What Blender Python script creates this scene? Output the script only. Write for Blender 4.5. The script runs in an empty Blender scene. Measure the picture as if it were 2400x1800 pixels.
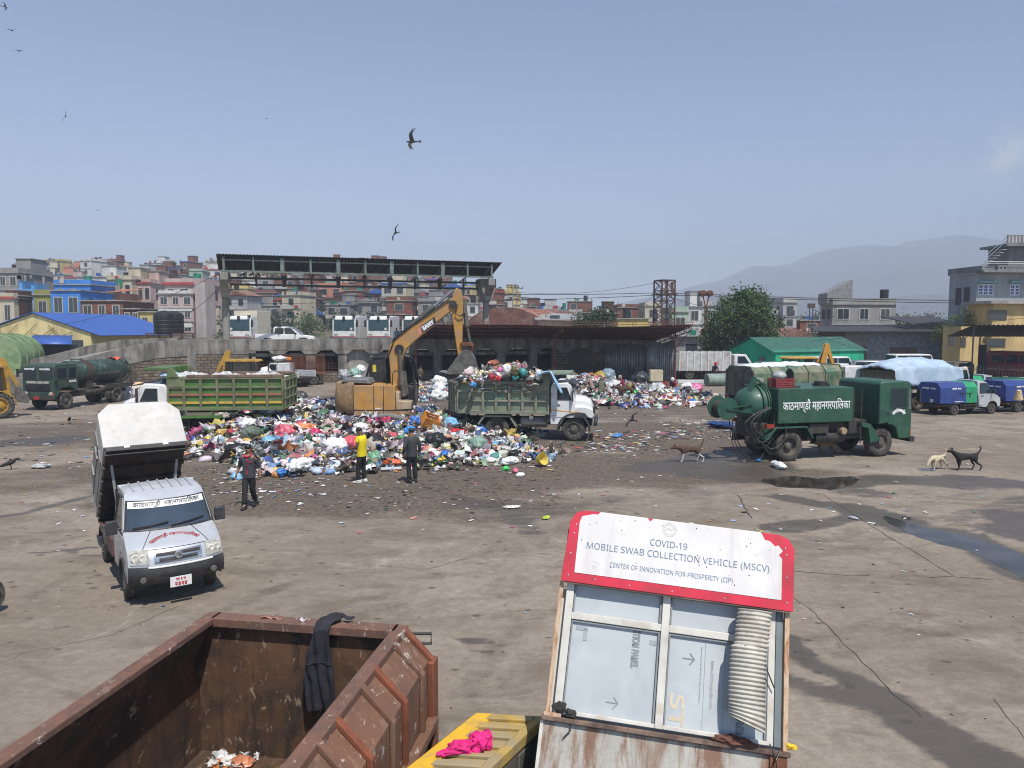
import bpy,bmesh,math,random
import numpy as np
from mathutils import Vector,Matrix,noise as mnoise
rnd=random.Random(7)
PI=math.pi
HAZE=0.00058
S=bpy.context.scene
COL=S.collection
# camera
H=4.7
F=1733.0
PITCH=math.atan(130/F)
cam_d=bpy.data.cameras.new('camera')
cam=bpy.data.objects.new('camera',cam_d)
COL.objects.link(cam)
cam_d.sensor_width=36
cam_d.lens=36*F/2400
cam_d.clip_start=0.1
cam_d.clip_end=20000
cam.location=(0,0,H)
cam.rotation_euler=(PI/2-PITCH,0,0)
S.camera=cam
# sky and sun
SUN_EL,SUN_AZ=math.radians(62),math.radians(155)
w=bpy.data.worlds.new('World')
S.world=w
w.use_nodes=True
nt=w.node_tree
bg=nt.nodes['Background']
sky=nt.nodes.new('ShaderNodeTexSky')
sky.sky_type='NISHITA'
sky.sun_disc=False
sky.sun_elevation=SUN_EL
sky.sun_rotation=SUN_AZ
sky.air_density=1.0
sky.dust_density=0.6
sky.ozone_density=1.4
sky.altitude=1300
# thin clouds high over the right-hand hills: part of the sky itself
tc=nt.nodes.new('ShaderNodeTexCoord')
nz=nt.nodes.new('ShaderNodeTexNoise')
nz.inputs['Scale'].default_value=16
nz.inputs['Detail'].default_value=6
nz.inputs['Roughness'].default_value=0.55
nt.links.new(tc.outputs['Generated'],nz.inputs['Vector'])
mixc=nt.nodes.new('ShaderNodeMixRGB')
mixc.inputs[2].default_value=(5.2,5.4,5.8,1)
prev=None
def wmath(op,a,b=None):
 n=nt.nodes.new('ShaderNodeMath');n.operation=op
 for i,x in enumerate((a,b)):
  if x is None:continue
  if isinstance(x,(int,float)):n.inputs[i].default_value=x
  else:nt.links.new(x,n.inputs[i])
 return n.outputs[0]
def skydir(px,py):
 v=Vector(((px-1200)/F,1,0))+Vector((0,0,0))
 yv=-(py-900)/F
 d=Vector((0,math.cos(PITCH),-math.sin(PITCH)))+Vector(((px-1200)/F,0,0))+yv*Vector((0,math.sin(PITCH),math.cos(PITCH)))
 return d.normalized()
for(px,py,rad,amt)in((2350,362,.042,1.0),(2390,325,.03,.8),(2325,342,.026,.9),(2330,380,.03,.9),(2180,400,.055,.42),(1960,455,.035,.16),(2260,375,.03,.2)):
 d=skydir(px,py)
 dist=nt.nodes.new('ShaderNodeVectorMath');dist.operation='DISTANCE'
 nt.links.new(tc.outputs['Generated'],dist.inputs[0])
 dist.inputs[1].default_value=d
 k=wmath('MULTIPLY',wmath('MAXIMUM',wmath('SUBTRACT',1,wmath('DIVIDE',dist.outputs['Value'],rad)),0),amt)
 prev=k if prev is None else wmath('ADD',prev,k)
cl=wmath('MULTIPLY',prev,wmath('MAXIMUM',wmath('MULTIPLY',wmath('SUBTRACT',nz.outputs['Fac'],.36),3.2),0))
cl=wmath('MINIMUM',cl,.8)
nt.links.new(cl,mixc.inputs[0])
nt.links.new(sky.outputs[0],mixc.inputs[1])
nt.links.new(mixc.outputs[0],bg.inputs['Color'])
bg.inputs['Strength'].default_value=0.138
sun_d=bpy.data.lights.new('sun','SUN')
sun=bpy.data.objects.new('sun',sun_d)
COL.objects.link(sun)
sun_d.energy=5.0
sun_d.angle=math.radians(0.6)
sun_d.color=(1.0,0.95,0.87)
to_sun=Vector((math.sin(SUN_AZ)*math.cos(SUN_EL),math.cos(SUN_AZ)*math.cos(SUN_EL),math.sin(SUN_EL)))
sun.rotation_euler=to_sun.to_track_quat('Z','Y').to_euler()
sun.location=(20,-20,40)
S.view_settings.view_transform='Standard'
S.view_settings.look='None'
S.view_settings.gamma=1
S.view_settings.exposure=0.27
S.cycles.max_bounces=5
S.cycles.diffuse_bounces=3
S.cycles.glossy_bounces=3
S.cycles.transmission_bounces=4
S.cycles.transparent_max_bounces=8
S.cycles.volume_bounces=0
S.cycles.use_denoising=True
S.cycles.filter_width=1.1
S.cycles.caustics_reflective=False
S.cycles.caustics_refractive=False
# pixel of the photograph -> point in the yard
def ray(px,py):
 yv=-(py-900)/F
 return Vector(((px-1200)/F,math.cos(PITCH)+yv*math.sin(PITCH),-math.sin(PITCH)+yv*math.cos(PITCH)))
def G(px,py,z=0.0):
 d=ray(px,py);t=(z-H)/d.z
 return Vector((d.x*t,d.y*t,z))
def P(px,py,Y):
 d=ray(px,py);t=Y/d.y
 return Vector((d.x*t,Y,H+d.z*t))
 # colours and materials
def lin(h,k=1.0):
 if not isinstance(h,str):return tuple(h)
 h=h.lstrip('#')
 o=[]
 for i in(0,2,4):
  c=int(h[i:i+2],16)/255
  o.append((c/12.92 if c<=.04045 else((c+.055)/1.055)**2.4)*k)
 return tuple(o)
class NT:
 """small helper round a material's node tree"""
 def __init__(s,m):
  s.m=m;m.use_nodes=True;s.t=m.node_tree;s.p=s.t.nodes['Principled BSDF']
 def n(s,typ,**kw):
  nd=s.t.nodes.new('ShaderNode'+typ)
  for k,v in kw.items():
   if k.startswith('i_'):nd.inputs[k[2:].replace('_',' ')].default_value=v
   else:setattr(nd,k,v)
  return nd
 def l(s,a,b):s.t.links.new(a,b)
 def math(s,op,a,b=None,clamp=False):
  n=s.t.nodes.new('ShaderNodeMath');n.operation=op;n.use_clamp=clamp
  for i,x in enumerate((a,b)):
   if x is None:continue
   if isinstance(x,(int,float)):n.inputs[i].default_value=x
   else:s.l(x,n.inputs[i])
  return n.outputs[0]
 def mix(s,fac,a,b,mode='MIX'):
  n=s.t.nodes.new('ShaderNodeMixRGB');n.blend_type=mode
  for i,x in enumerate((fac,a,b)):
   if isinstance(x,(int,float)):n.inputs[i].default_value=x
   elif isinstance(x,tuple):n.inputs[i].default_value=(*x[:3],1)
   else:s.l(x,n.inputs[i])
  return n.outputs[0]
 def noise(s,scale,detail=4,rough=.55,vec=None,dist=0.0):
  n=s.n('TexNoise');n.inputs['Scale'].default_value=scale;n.inputs['Detail'].default_value=detail
  n.inputs['Roughness'].default_value=rough;n.inputs['Distortion'].default_value=dist
  if vec is not None:s.l(vec,n.inputs['Vector'])
  return n.outputs['Fac']
 def obj(s,sc=(1,1,1)):
  c=s.n('TexCoord').outputs['Object']
  if sc==(1,1,1):return c
  m=s.n('Mapping');m.inputs['Scale'].default_value=sc
  s.l(c,m.inputs['Vector']);return m.outputs['Vector']
 def ramp(s,fac,a,b):
  n=s.n('MapRange');n.inputs['From Min'].default_value=a;n.inputs['From Max'].default_value=b
  n.interpolation_type='SMOOTHSTEP'
  s.l(fac,n.inputs['Value']);return n.outputs['Result']
 def bump(s,hgt,strength=.3,dist=.02):
  b=s.n('Bump');b.inputs['Strength'].default_value=strength;b.inputs['Distance'].default_value=dist
  s.l(hgt,b.inputs['Height']);s.l(b.outputs['Normal'],s.p.inputs['Normal'])
MATS={}
def mat(name,col,rough=.6,metal=0.0,var=.14,scale=2.5,dirt=None,damt=.5,dscale=3.0,streak=False,bump=0.0,bscale=40.0,spec=.5,coat=0.0,thr=.5):
 """a worn surface: base colour, blotchy variation, an optional second colour of dirt or rust in patches (streak = drawn out downwards)"""
 if name in MATS:return MATS[name]
 m=bpy.data.materials.new(name);MATS[name]=m
 q=NT(m)
 c=lin(col)
 v=q.obj()
 f=q.ramp(q.noise(scale,5,.6,v),.3,.7)
 lo=tuple(x*(1-var)for x in c);hi=tuple(min(.9,x*(1+var))for x in c)
 out=q.mix(f,lo,hi)
 if dirt is not None:
  sv=q.obj((1,1,.16))if streak else v
  d=q.ramp(q.noise(dscale,8,.68,sv,.3),thr-.06,thr+.16)
  out=q.mix(q.math('MULTIPLY',d,damt),out,lin(dirt))
 q.l(out,q.p.inputs['Base Color'])
 q.p.inputs['Roughness'].default_value=rough
 q.p.inputs['Metallic'].default_value=metal
 q.p.inputs['Specular IOR Level'].default_value=spec
 if coat:q.p.inputs['Coat Weight'].default_value=coat
 if bump:q.bump(q.noise(bscale,4,.6,v),bump,.02)
 return m
def attr_mat(name,rough=.55,attr='Col',spec=.4,trans=0.0):
 if name in MATS:return MATS[name]
 m=bpy.data.materials.new(name);MATS[name]=m
 q=NT(m)
 a=q.n('Attribute');a.attribute_name=attr
 f=q.noise(9,4,.6,q.obj())
 q.l(q.mix(q.ramp(f,.35,.7),q.mix(.16,a.outputs['Color'],(0.05,.042,.035),'MIX'),a.outputs['Color']),q.p.inputs['Base Color'])
 q.p.inputs['Roughness'].default_value=rough
 q.p.inputs['Specular IOR Level'].default_value=spec
 return m
def glass_mat(name,col='#1c2a33',alpha=1.0,rough=.06):
 if name in MATS:return MATS[name]
 m=bpy.data.materials.new(name);MATS[name]=m
 q=NT(m)
 q.l(q.mix(q.noise(1.2,3,.5,q.obj()),tuple(x*.6 for x in lin(col)),tuple(x*1.3 for x in lin(col))),q.p.inputs['Base Color'])
 q.p.inputs['Roughness'].default_value=rough
 q.p.inputs['Alpha'].default_value=alpha
 return m
def brick_mat(name,c1,c2,mortar,bw=.5,bh=.22,msize=.03,var=.5,rough=.9,bump=.6,dirt=None,damt=.5,dscale=.6):
 if name in MATS:return MATS[name]
 m=bpy.data.materials.new(name);MATS[name]=m
 q=NT(m)
 o=q.obj()
 sx=q.n('SeparateXYZ');q.l(o,sx.inputs[0])
 cx=q.n('CombineXYZ')
 wob=q.noise(1.4,2,.5,o)
 q.l(q.math('ADD',q.math('ADD',sx.outputs['X'],sx.outputs['Y']),q.math('MULTIPLY',wob,bw*.6)),cx.inputs['X'])
 q.l(q.math('ADD',sx.outputs['Z'],q.math('MULTIPLY',wob,bh*.7)),cx.inputs['Y'])
 b=q.n('TexBrick')
 q.l(cx.outputs[0],b.inputs['Vector'])
 b.inputs['Color1'].default_value=(*lin(c1),1);b.inputs['Color2'].default_value=(*lin(c2),1);b.inputs['Mortar'].default_value=(*lin(mortar),1)
 b.inputs['Scale'].default_value=1;b.inputs['Brick Width'].default_value=bw;b.inputs['Row Height'].default_value=bh
 b.inputs['Mortar Size'].default_value=msize;b.inputs['Bias'].default_value=0;b.inputs['Mortar Smooth'].default_value=.3
 out=q.mix(var,b.outputs['Color'],q.mix(q.ramp(q.noise(3,6,.7,o),.3,.7),(.25,.25,.25),(1.25,1.2,1.15)),'MULTIPLY')
 if dirt:out=q.mix(q.math('MULTIPLY',q.ramp(q.noise(dscale,6,.65,o),.45,.65),damt),out,lin(dirt))
 q.l(out,q.p.inputs['Base Color'])
 q.p.inputs['Roughness'].default_value=rough
 q.bump(q.math('SUBTRACT',q.math('MULTIPLY',q.noise(8,4,.6,o),.5),b.outputs['Fac']),bump,.03)
 return m
 # mesh builder and objects
_ico={}
def ico(sub):
 if sub not in _ico:
  bm=bmesh.new();bmesh.ops.create_icosphere(bm,subdivisions=sub,radius=1)
  _ico[sub]=(np.array([v.co[:]for v in bm.verts]),[[v.index for v in f.verts]for f in bm.faces]);bm.free()
 return _ico[sub]
class MB:
 def __init__(s):s.v=[];s.f=[];s.m=[]
 def add(s,vs,fs,m=0):
  b=len(s.v);s.v+=[tuple(x)for x in vs];s.f+=[[i+b for i in f]for f in fs];s.m+=[m]*len(fs);return s
 def box(s,lo,hi,m=0,M=None):
  x0,y0,z0=lo;x1,y1,z1=hi
  vs=[(x0,y0,z0),(x1,y0,z0),(x1,y1,z0),(x0,y1,z0),(x0,y0,z1),(x1,y0,z1),(x1,y1,z1),(x0,y1,z1)]
  if M is not None:vs=[M@Vector(v)for v in vs]
  return s.add(vs,[(0,3,2,1),(4,5,6,7),(0,1,5,4),(1,2,6,5),(2,3,7,6),(3,0,4,7)],m)
 def cbox(s,c,d,m=0,rz=0,rx=0,ry=0):
  M=Matrix.Translation(c)@Matrix.Rotation(rz,4,'Z')@Matrix.Rotation(ry,4,'Y')@Matrix.Rotation(rx,4,'X')
  return s.box((-d[0]/2,-d[1]/2,-d[2]/2),(d[0]/2,d[1]/2,d[2]/2),m,M)
 def beam(s,a,b,wd,ht=None,m=0):
  """a square bar from a to b"""
  a=Vector(a);b=Vector(b);d=b-a;L=d.length
  if L<1e-6:return s
  ht=ht or wd
  q=d.to_track_quat('X','Z').to_matrix().to_4x4()
  return s.box((0,-wd/2,-ht/2),(L,wd/2,ht/2),m,Matrix.Translation(a)@q)
 def cyl(s,a,b,r,r2=None,n=12,m=0,caps=True):
  a=Vector(a);b=Vector(b);r2=r if r2 is None else r2
  q=(b-a).to_track_quat('Z','Y').to_matrix()
  vs=[]
  for c,rr in((a,r),(b,r2)):
   for i in range(n):
    t=2*PI*i/n
    vs.append(c+q@Vector((math.cos(t)*rr,math.sin(t)*rr,0)))
  fs=[(i,(i+1)%n,n+(i+1)%n,n+i)for i in range(n)]
  if caps:fs+=[tuple(range(n))[::-1],tuple(range(n,2*n))]
  return s.add(vs,fs,m)
 def tube(s,pts,r,n=6,m=0):
  pts=[Vector(p)for p in pts]
  vs=[];k=len(pts)
  for i,p in enumerate(pts):
   d=(pts[min(i+1,k-1)]-pts[max(i-1,0)])
   q=d.to_track_quat('Z','Y').to_matrix()
   rr=r[i]if isinstance(r,(list,tuple))else r
   for j in range(n):
    t=2*PI*j/n
    vs.append(p+q@Vector((math.cos(t)*rr,math.sin(t)*rr,0)))
  fs=[]
  for i in range(k-1):
   for j in range(n):
    fs.append((i*n+j,i*n+(j+1)%n,(i+1)*n+(j+1)%n,(i+1)*n+j))
  fs+=[tuple(range(n))[::-1],tuple(range((k-1)*n,k*n))]
  return s.add(vs,fs,m)
 def prism(s,poly,lo,hi,axis='y',m=0,M=None,lo_poly=None):
  """polygon given in the plane across axis, drawn out from lo to hi; lo_poly lets the two ends differ"""
  n=len(poly)
  def mk(p,t):
   if axis=='y':return(p[0],t,p[1])
   if axis=='x':return(t,p[0],p[1])
   return(p[0],p[1],t)
  vs=[mk(p,lo)for p in(lo_poly or poly)]+[mk(p,hi)for p in poly]
  if M is not None:vs=[M@Vector(v)for v in vs]
  fs=[tuple(range(n)),tuple(range(n,2*n))[::-1]]+[(i,n+i,n+(i+1)%n,(i+1)%n)for i in range(n)]
  return s.add(vs,fs,m)
 def lathe(s,prof,n=24,axis='y',c=(0,0,0),m=0,rj=None):
  """prof: (offset along the axis, radius), revolved"""
  vs=[];k=len(prof)
  for i,(o,r)in enumerate(prof):
   for j in range(n):
    t=2*PI*j/n
    rr=r*(rj(i,j)if rj else 1)
    a,b=math.cos(t)*rr,math.sin(t)*rr
    p=(a,o,b)if axis=='y' else(o,a,b)if axis=='x' else(a,b,o)
    vs.append((p[0]+c[0],p[1]+c[1],p[2]+c[2]))
  fs=[]
  for i in range(k-1):
   for j in range(n):
    fs.append((i*n+j,i*n+(j+1)%n,(i+1)*n+(j+1)%n,(i+1)*n+j))
  return s.add(vs,fs,m)
 def blob(s,c,r,seed=0,amp=.25,sub=2,m=0,freq=1.6,flat=None,rz=0):
  V,Fc=ico(sub)
  off=Vector((seed*3.1,seed*1.7,seed*.9))
  vs=[]
  cz,sz=math.cos(rz),math.sin(rz)
  for p in V:
   k=1+amp*mnoise.fractal(Vector(p)*freq+off,1.0,2.0,3)
   x,y,z=p[0]*r[0]*k,p[1]*r[1]*k,p[2]*r[2]*k
   if flat is not None and z<flat:z=flat+(z-flat)*.15
   vs.append((c[0]+x*cz-y*sz,c[1]+x*sz+y*cz,c[2]+z))
  return s.add(vs,Fc,m)
 def sheet(s,fn,nu,nv,m=0,thick=0.0):
  """grid of fn(u, v), u and v from 0 to 1"""
  vs=[fn(i/nu,j/nv)for j in range(nv+1)for i in range(nu+1)]
  fs=[(j*(nu+1)+i,j*(nu+1)+i+1,(j+1)*(nu+1)+i+1,(j+1)*(nu+1)+i)for j in range(nv)for i in range(nu)]
  return s.add(vs,fs,m)
 def mesh(s,name,mats,smooth=35,weld=False,fixn=True):
  me=bpy.data.meshes.new(name)
  me.from_pydata([tuple(v)for v in s.v],[],s.f)
  mats=mats if isinstance(mats,(list,tuple))else[mats]
  for x in mats:me.materials.append(x)
  if len(mats)>1:me.polygons.foreach_set('material_index',s.m)
  if fixn:
   bm=bmesh.new();bm.from_mesh(me)
   if weld:bmesh.ops.remove_doubles(bm,verts=bm.verts,dist=1e-4)
   bmesh.ops.recalc_face_normals(bm,faces=bm.faces)
   bm.to_mesh(me);bm.free()
  if smooth:
   me.shade_smooth();me.set_sharp_from_angle(angle=math.radians(smooth))
  me.update()
  return me
 def build(s,name,mats,parent=None,bevel=0,smooth=35,weld=False,solid=0,seg=2,label=None):
  o=bpy.data.objects.new(name,s.mesh(name,mats,smooth,weld))
  COL.objects.link(o)
  if parent is not None:o.parent=parent
  if solid:
   md=o.modifiers.new('thickness','SOLIDIFY');md.thickness=solid;md.offset=0
  if bevel:
   md=o.modifiers.new('bevel','BEVEL');md.width=bevel;md.segments=seg;md.limit_method='ANGLE';md.angle_limit=math.radians(40)
  if label:o['label']=label
  return o
def tag(o,label,cat,group=None):
 o['label']=label;o['category']=cat
 if group:o['group']=group
 return o
def thing(name,label,cat,loc=(0,0,0),rz=0.0,group=None):
 o=bpy.data.objects.new(name,None);COL.objects.link(o)
 o.empty_display_size=.2
 o.location=loc;o.rotation_euler=(0,0,rz)
 return tag(o,label,cat,group)
def kind(o,k):o['kind']=k;return o
def dup(root,label=None,loc=None,rz=None):
 def cp(o,par):
  c=o.copy();COL.objects.link(c)
  if par is not None:c.parent=par
  for ch in list(o.children):cp(ch,c)
  return c
 r=cp(root,None)
 if label:r['label']=label
 if loc is not None:r.location=loc
 if rz is not None:r.rotation_euler=(0,0,rz)
 return r
def sans(t):
# plain sans-serif letter forms of the built-in font
 o=''
 for c in t:
  if 'A'<=c<='Z':o+=chr(0x1D5A0+ord(c)-65)
  elif 'a'<=c<='z':o+=chr(0x1D5BA+ord(c)-97)
  elif '0'<=c<='9':o+=chr(0x1D7E2+ord(c)-48)
  else:o+=c
 return o
def text_mesh(txt,size=1.0,bold=0.0,depth=0.004):
 """lettering as a mesh centred on the origin in its own x, y plane; size is the height of a capital in metres (about)"""
 cu=bpy.data.curves.new('lettering','FONT');cu.body=txt;cu.align_x='CENTER';cu.align_y='CENTER'
 cu.size=size*1.4
 if txt.isascii():cu.body=sans(txt)
 cu.offset=bold;cu.extrude=depth/2;cu.resolution_u=3
 o=bpy.data.objects.new('lettering',cu);COL.objects.link(o)
 bpy.context.view_layer.update()
 me=bpy.data.meshes.new_from_object(o.evaluated_get(bpy.context.evaluated_depsgraph_get()))
 bpy.data.objects.remove(o);bpy.data.curves.remove(cu)
 return me
def text_on(txt,size,m,parent,M,bold=0.0,fit=None,warp=None,name='lettering',depth=.004):
 """fit = width in metres; warp(x, y, z) -> point for bent lines; M places the x, y plane of the writing"""
 me=text_mesh(txt,size,bold,depth)
 xs=[v.co.x for v in me.vertices]
 if not xs:return None
 w0=max(xs)-min(xs);cx=(max(xs)+min(xs))/2
 ys=[v.co.y for v in me.vertices];cy=(max(ys)+min(ys))/2
 k=fit/w0 if fit else 1.0
 for v in me.vertices:
  x,y,z=(v.co.x-cx)*k,(v.co.y-cy)*(1 if fit else 1),v.co.z
  v.co=Vector(warp(x,y,z))if warp else M@Vector((x,y,z))
 me.materials.clear();me.materials.append(m)
 o=bpy.data.objects.new(name,me);COL.objects.link(o);o.parent=parent
 return o
KM='काठमाण्डौ'
MN='महानगरपा\u093fलका'
def facing(origin,xdir,up=(0,0,1)):
 """matrix whose x runs along xdir and y along up"""
 x=Vector(xdir).normalized();y=Vector(up).normalized();z=x.cross(y)
 y=z.cross(x)
 M=Matrix((x,y,z)).transposed().to_4x4()
 return Matrix.Translation(origin)@M
 # materials used all over
RUBBER=mat('tyre rubber',(.045,.041,.037),.9,var=.25,dirt=(.17,.145,.115),damt=.55,dscale=5,bump=.4,bscale=60)
BLACK=mat('black paint',(.018,.018,.02),.45,dirt=(.09,.08,.065),damt=.4,dscale=4)
CHAS=mat('chassis steel',(.03,.028,.026),.7,var=.3,dirt=(.10,.08,.06),damt=.6,dscale=4)
RIMM=mat('dusty wheel steel',(.13,.115,.10),.65,.3,var=.3,dirt=(.06,.05,.04),damt=.6)
CHROME=mat('bright metal',(.55,.55,.55),.25,.9)
LAMP=mat('lamp lens',(.40,.39,.34),.15,var=.3,scale=14,coat=.6);REFL=mat('lamp reflector',(.72,.70,.62),.3,var=.1)
AMBER=mat('amber lens',(.6,.17,.03),.2)
REDL=mat('red lens',(.35,.02,.02),.25)
DGLASS=glass_mat('dark vehicle glass','#27343c')
WHITEP=mat('white vehicle paint',(.70,.70,.69),.4,var=.06,dirt=(.36,.31,.25),damt=.45,dscale=2.2,coat=.3,thr=.54)
PLATE=mat('red number plate',(.45,.02,.02),.5)
WLET=mat('white lettering',(.78,.79,.78),.6,var=.05)
DARKHOLE=mat('dark interior',(.012,.012,.012),.9)
CONC=mat('weathered concrete',(.23,.215,.19),.92,var=.3,scale=.8,dirt=(.05,.046,.04),damt=.75,dscale=1.6,streak=True,bump=.25,bscale=6,thr=.48)
RUSTM=mat('rusty steel',(.13,.045,.022),.85,var=.4,scale=4,dirt=(.26,.12,.06),damt=.5,dscale=5,bump=.3)
MAROON=mat('maroon oxide paint',(.17,.055,.045),.7,var=.25,dirt=(.10,.05,.04),damt=.5)
WH={}
def wheel(parent,x,y,r,wd,side,rim=None,dual=False,rot=0.0,lug=48,deep=.965):
 """tyre with cut tread and a dished rim; side +1 = left of the vehicle, -1 = right"""
 rim=rim or RIMM
 key=(round(r,3),round(wd,3),side,lug,dual,rim.name)
 if key not in WH:
  h=wd/2
  pf=[(-h*.9,.58*r),(-h,.70*r),(-h,.86*r),(-h*.9,.95*r),(-h*.72,r),(-h*.08,r),(0,r*.975),(h*.08,r),(h*.72,r),(h*.9,.95*r),(h,.86*r),(h,.70*r),(h*.9,.58*r)]
  def rj(i,j):
   if i in(3,4,5):return deep if(j%2)else 1
   if i in(7,8,9):return deep if((j+1)%2)else 1
   return 1
  t=MB().lathe(pf,lug*2 if lug<40 else lug,'y',rj=rj).mesh('wheel',RUBBER,30)
  d=side
  if dual:rp=[(h*.9,.60),(h*.82,.56),(h*.1,.50),(-h*.1,.46),(-h*.15,.30),(h*.25,.26),(h*.6,.22),(h*.75,.14),(h*.75,0.001)]
  else:rp=[(h*.9,.60),(h*.95,.56),(h*.45,.50),(h*.35,.42),(h*.75,.30),(h*.75,.2),(h*1.05,.18),(h*1.1,.1),(h*1.1,.001)]
  mb=MB().lathe([(o*d,q*r)for o,q in rp],24,'y')
  for k in range(8):
   a=k*PI/4;q=.36*r if not dual else .38*r;o=(h*.55 if not dual else-h*.1)
   mb.cyl((math.cos(a)*q,o*d,math.sin(a)*q),(math.cos(a)*q,(o+.05)*d,math.sin(a)*q),r*.035,n=6)
  rm=mb.mesh('rim',rim,30)
  WH[key]=(t,rm)
 t,rm=WH[key]
 o=bpy.data.objects.new('wheel',t);COL.objects.link(o);o.parent=parent;o.location=(x,y,r)
 o.rotation_euler=(0,0,rot)
 q=bpy.data.objects.new('rim',rm);COL.objects.link(q);q.parent=o
 if dual:
  i=bpy.data.objects.new('wheel',t);COL.objects.link(i);i.parent=parent;i.location=(x,y-side*wd*1.12,r)
 return o
def place(root,rear_px,front_px,side,half,L=None):
 """set a vehicle by where the tyres of its near side touch the yard; returns its wheelbase"""
 R=G(*rear_px);Fp=G(*front_px)
 d=(Fp-R);L0=d.length;d.normalize()
 left=Vector((-d.y,d.x,0))
 root.location=R-left*side*half
 root.rotation_euler=(0,0,math.atan2(d.y,d.x))
 return L0
 # the yard (one sheet out to the horizon)
def polydist(X,Y,pts):
 d=np.full(X.shape,1e9)
 for(ax,ay),(bx,by)in zip(pts[:-1],pts[1:]):
  vx,vy=bx-ax,by-ay
  t=np.clip(((X-ax)*vx+(Y-ay)*vy)/(vx*vx+vy*vy+1e-9),0,1)
  d=np.minimum(d,np.hypot(X-ax-t*vx,Y-ay-t*vy))
 return d
def gp(*pxs):return[tuple(G(a,b)[:2])for a,b in pxs]
rows=[-60,-30,-12,-4,0,3,4.5]
y_=5.5
while y_<125:rows.append(y_);y_*=1.0125
rows+=[150,200,300,600,1500,4000,9000]
us=[-9,-4,-2]+list(np.linspace(-1.05,1.05,231))+[2,4,9]
RY=np.array(rows);U=np.array(us)
GX=U[None,:]*(np.abs(RY)[:,None]*.95+6);GY=np.repeat(RY[:,None],len(us),1)
def smooth(x):x=np.clip(x,0,1);return x*x*(3-2*x)
jit=np.array([[mnoise.noise(Vector((GX[i,j]*.7,GY[i,j]*.7,3)))for j in range(len(us))]for i in range(len(rows))])
jit2=np.array([[mnoise.fractal(Vector((GX[i,j]*.22,GY[i,j]*.22,9)),1,2,3)for j in range(len(us))]for i in range(len(rows))])
wet=np.zeros_like(GX)
WETS=[(gp((1640,1085),(1760,1105),(1900,1142),(2080,1128),(2250,1122),(2420,1140)),.8,.9),(gp((1120,1185),(1250,1200),(1400,1178),(1650,1150),(1850,1165)),1.2,.55),(gp((1560,1090),(1700,1075),(1800,1085)),1.4,.75),(gp((1680,1120),(1850,1130),(2000,1150)),1.1,.75),(gp((1830,1165),(2000,1190),(2130,1240),(2290,1272),(2440,1350)),.75,1.0),(gp((1840,1500),(1900,1560),(2010,1600),(2100,1650),(2220,1740),(2400,1850)),.42,.95),(gp((1840,1590),(1950,1620),(2050,1640)),.35,.85),(gp((1850,1420),(1930,1470),(2010,1560)),.10,.6),(gp((1850,1745),(1980,1760)),.18,.4),(gp((1820,1240),(1990,1215)),.4,.8),(gp((2060,1200),(2210,1175),(2330,1160)),.35,.5),(gp((2240,1215),(2330,1195),(2420,1170)),.4,.6),(gp((1900,1262),(1930,1270)),.3,.5),(gp((0,1212),(60,1202),(200,1165),(260,1150)),.22,.8),(gp((60,1298),(140,1291),(240,1281)),.10,.9),(gp((140,1291),(190,1300),(240,1303)),.08,.7),(gp((-20,1040),(70,1035),(150,1030)),1.1,.95),(gp((1370,905),(1450,930),(1560,935),(1680,925)),1.5,.55),(gp((760,1150),(900,1160),(1080,1120)),1.4,.5),(gp((1000,1140),(1180,1195),(1250,1245)),.5,.7),(gp((1080,1500),(1140,1505)),.12,.8),(gp((1110,1525),(1150,1528)),.1,.7),(gp((1720,1050),(1900,1060),(2080,1068)),1.0,.45),(gp((2130,1010),(2300,1000)),.3,.35),(gp((560,1125),(300,1190),(120,1230)),.2,.45),(gp((100,1480),(180,1440),(300,1390)),.08,.5),(gp((0,1600),(120,1560)),.06,.3),(gp((2380,1215),(2440,1260)),.9,1.0)]
for pts,r,a in WETS:
 d=polydist(GX,GY,pts)+jit*r*.55+jit2*r*.8
 wet=np.maximum(wet,a*(1-smooth((d-r*.55)/(r*.75+.02))))
dirt=np.zeros_like(GX)
for(px,py),rx,ry,a in(((820,1120),12,6.5,1.0),((1250,1090),9,5,.85),((500,1010),11,6,.8),((1500,960),12,9,.65),((150,1010),9,7,.6),((1650,1110),7,3.5,.5),((700,960),14,12,.9),((1250,900),16,9,.4),((250,1120),9,4,.6),((1450,1020),11,7,.95),((1500,1110),9,4,.8),((300,1010),9,6,.7),((1050,1180),9,3,.6),((1000,880),26,14,.5),((1900,1000),9,6,.35)):
 c=G(px,py)
 q=np.hypot((GX-c.x)/rx,(GY-c.y)/ry)
 dirt=np.maximum(dirt,a*(1-smooth((q+jit2*.35-.45)/.6)))
TRK=[((300,1520),(700,1360),(1050,1320),(1300,1330)),((330,1560),(720,1385),(1060,1345),(1300,1352)),((1860,1290),(2100,1225),(2400,1190)),((1860,1318),(2120,1250),(2400,1212)),((480,1300),(700,1230),(1000,1200),(1250,1260)),((0,1440),(200,1330),(420,1240)),((1950,1480),(2150,1440),(2400,1425)),((1960,1530),(2160,1480),(2400,1462)),((700,1500),(900,1420),(1200,1400)),((1700,1180),(1950,1250),(2300,1420)),((1100,1620),(1180,1500),(1320,1420))]
for t_ in TRK:
 d=polydist(GX,GY,gp(*t_))+jit*.12
 dirt=np.maximum(dirt,.42*(1-smooth((d-.10)/.22)))
gm=bpy.data.meshes.new('ground')
nu=len(us)
gm.from_pydata([(GX[i,j],GY[i,j],0.0)for i in range(len(rows))for j in range(nu)],[],[(i*nu+j,i*nu+j+1,(i+1)*nu+j+1,(i+1)*nu+j)for i in range(len(rows)-1)for j in range(nu-1)])
for nm,arr in(('wet',wet),('dirt',dirt)):
 at=gm.attributes.new(nm,'FLOAT','POINT');at.data.foreach_set('value',arr.ravel().astype(np.float32))
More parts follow.
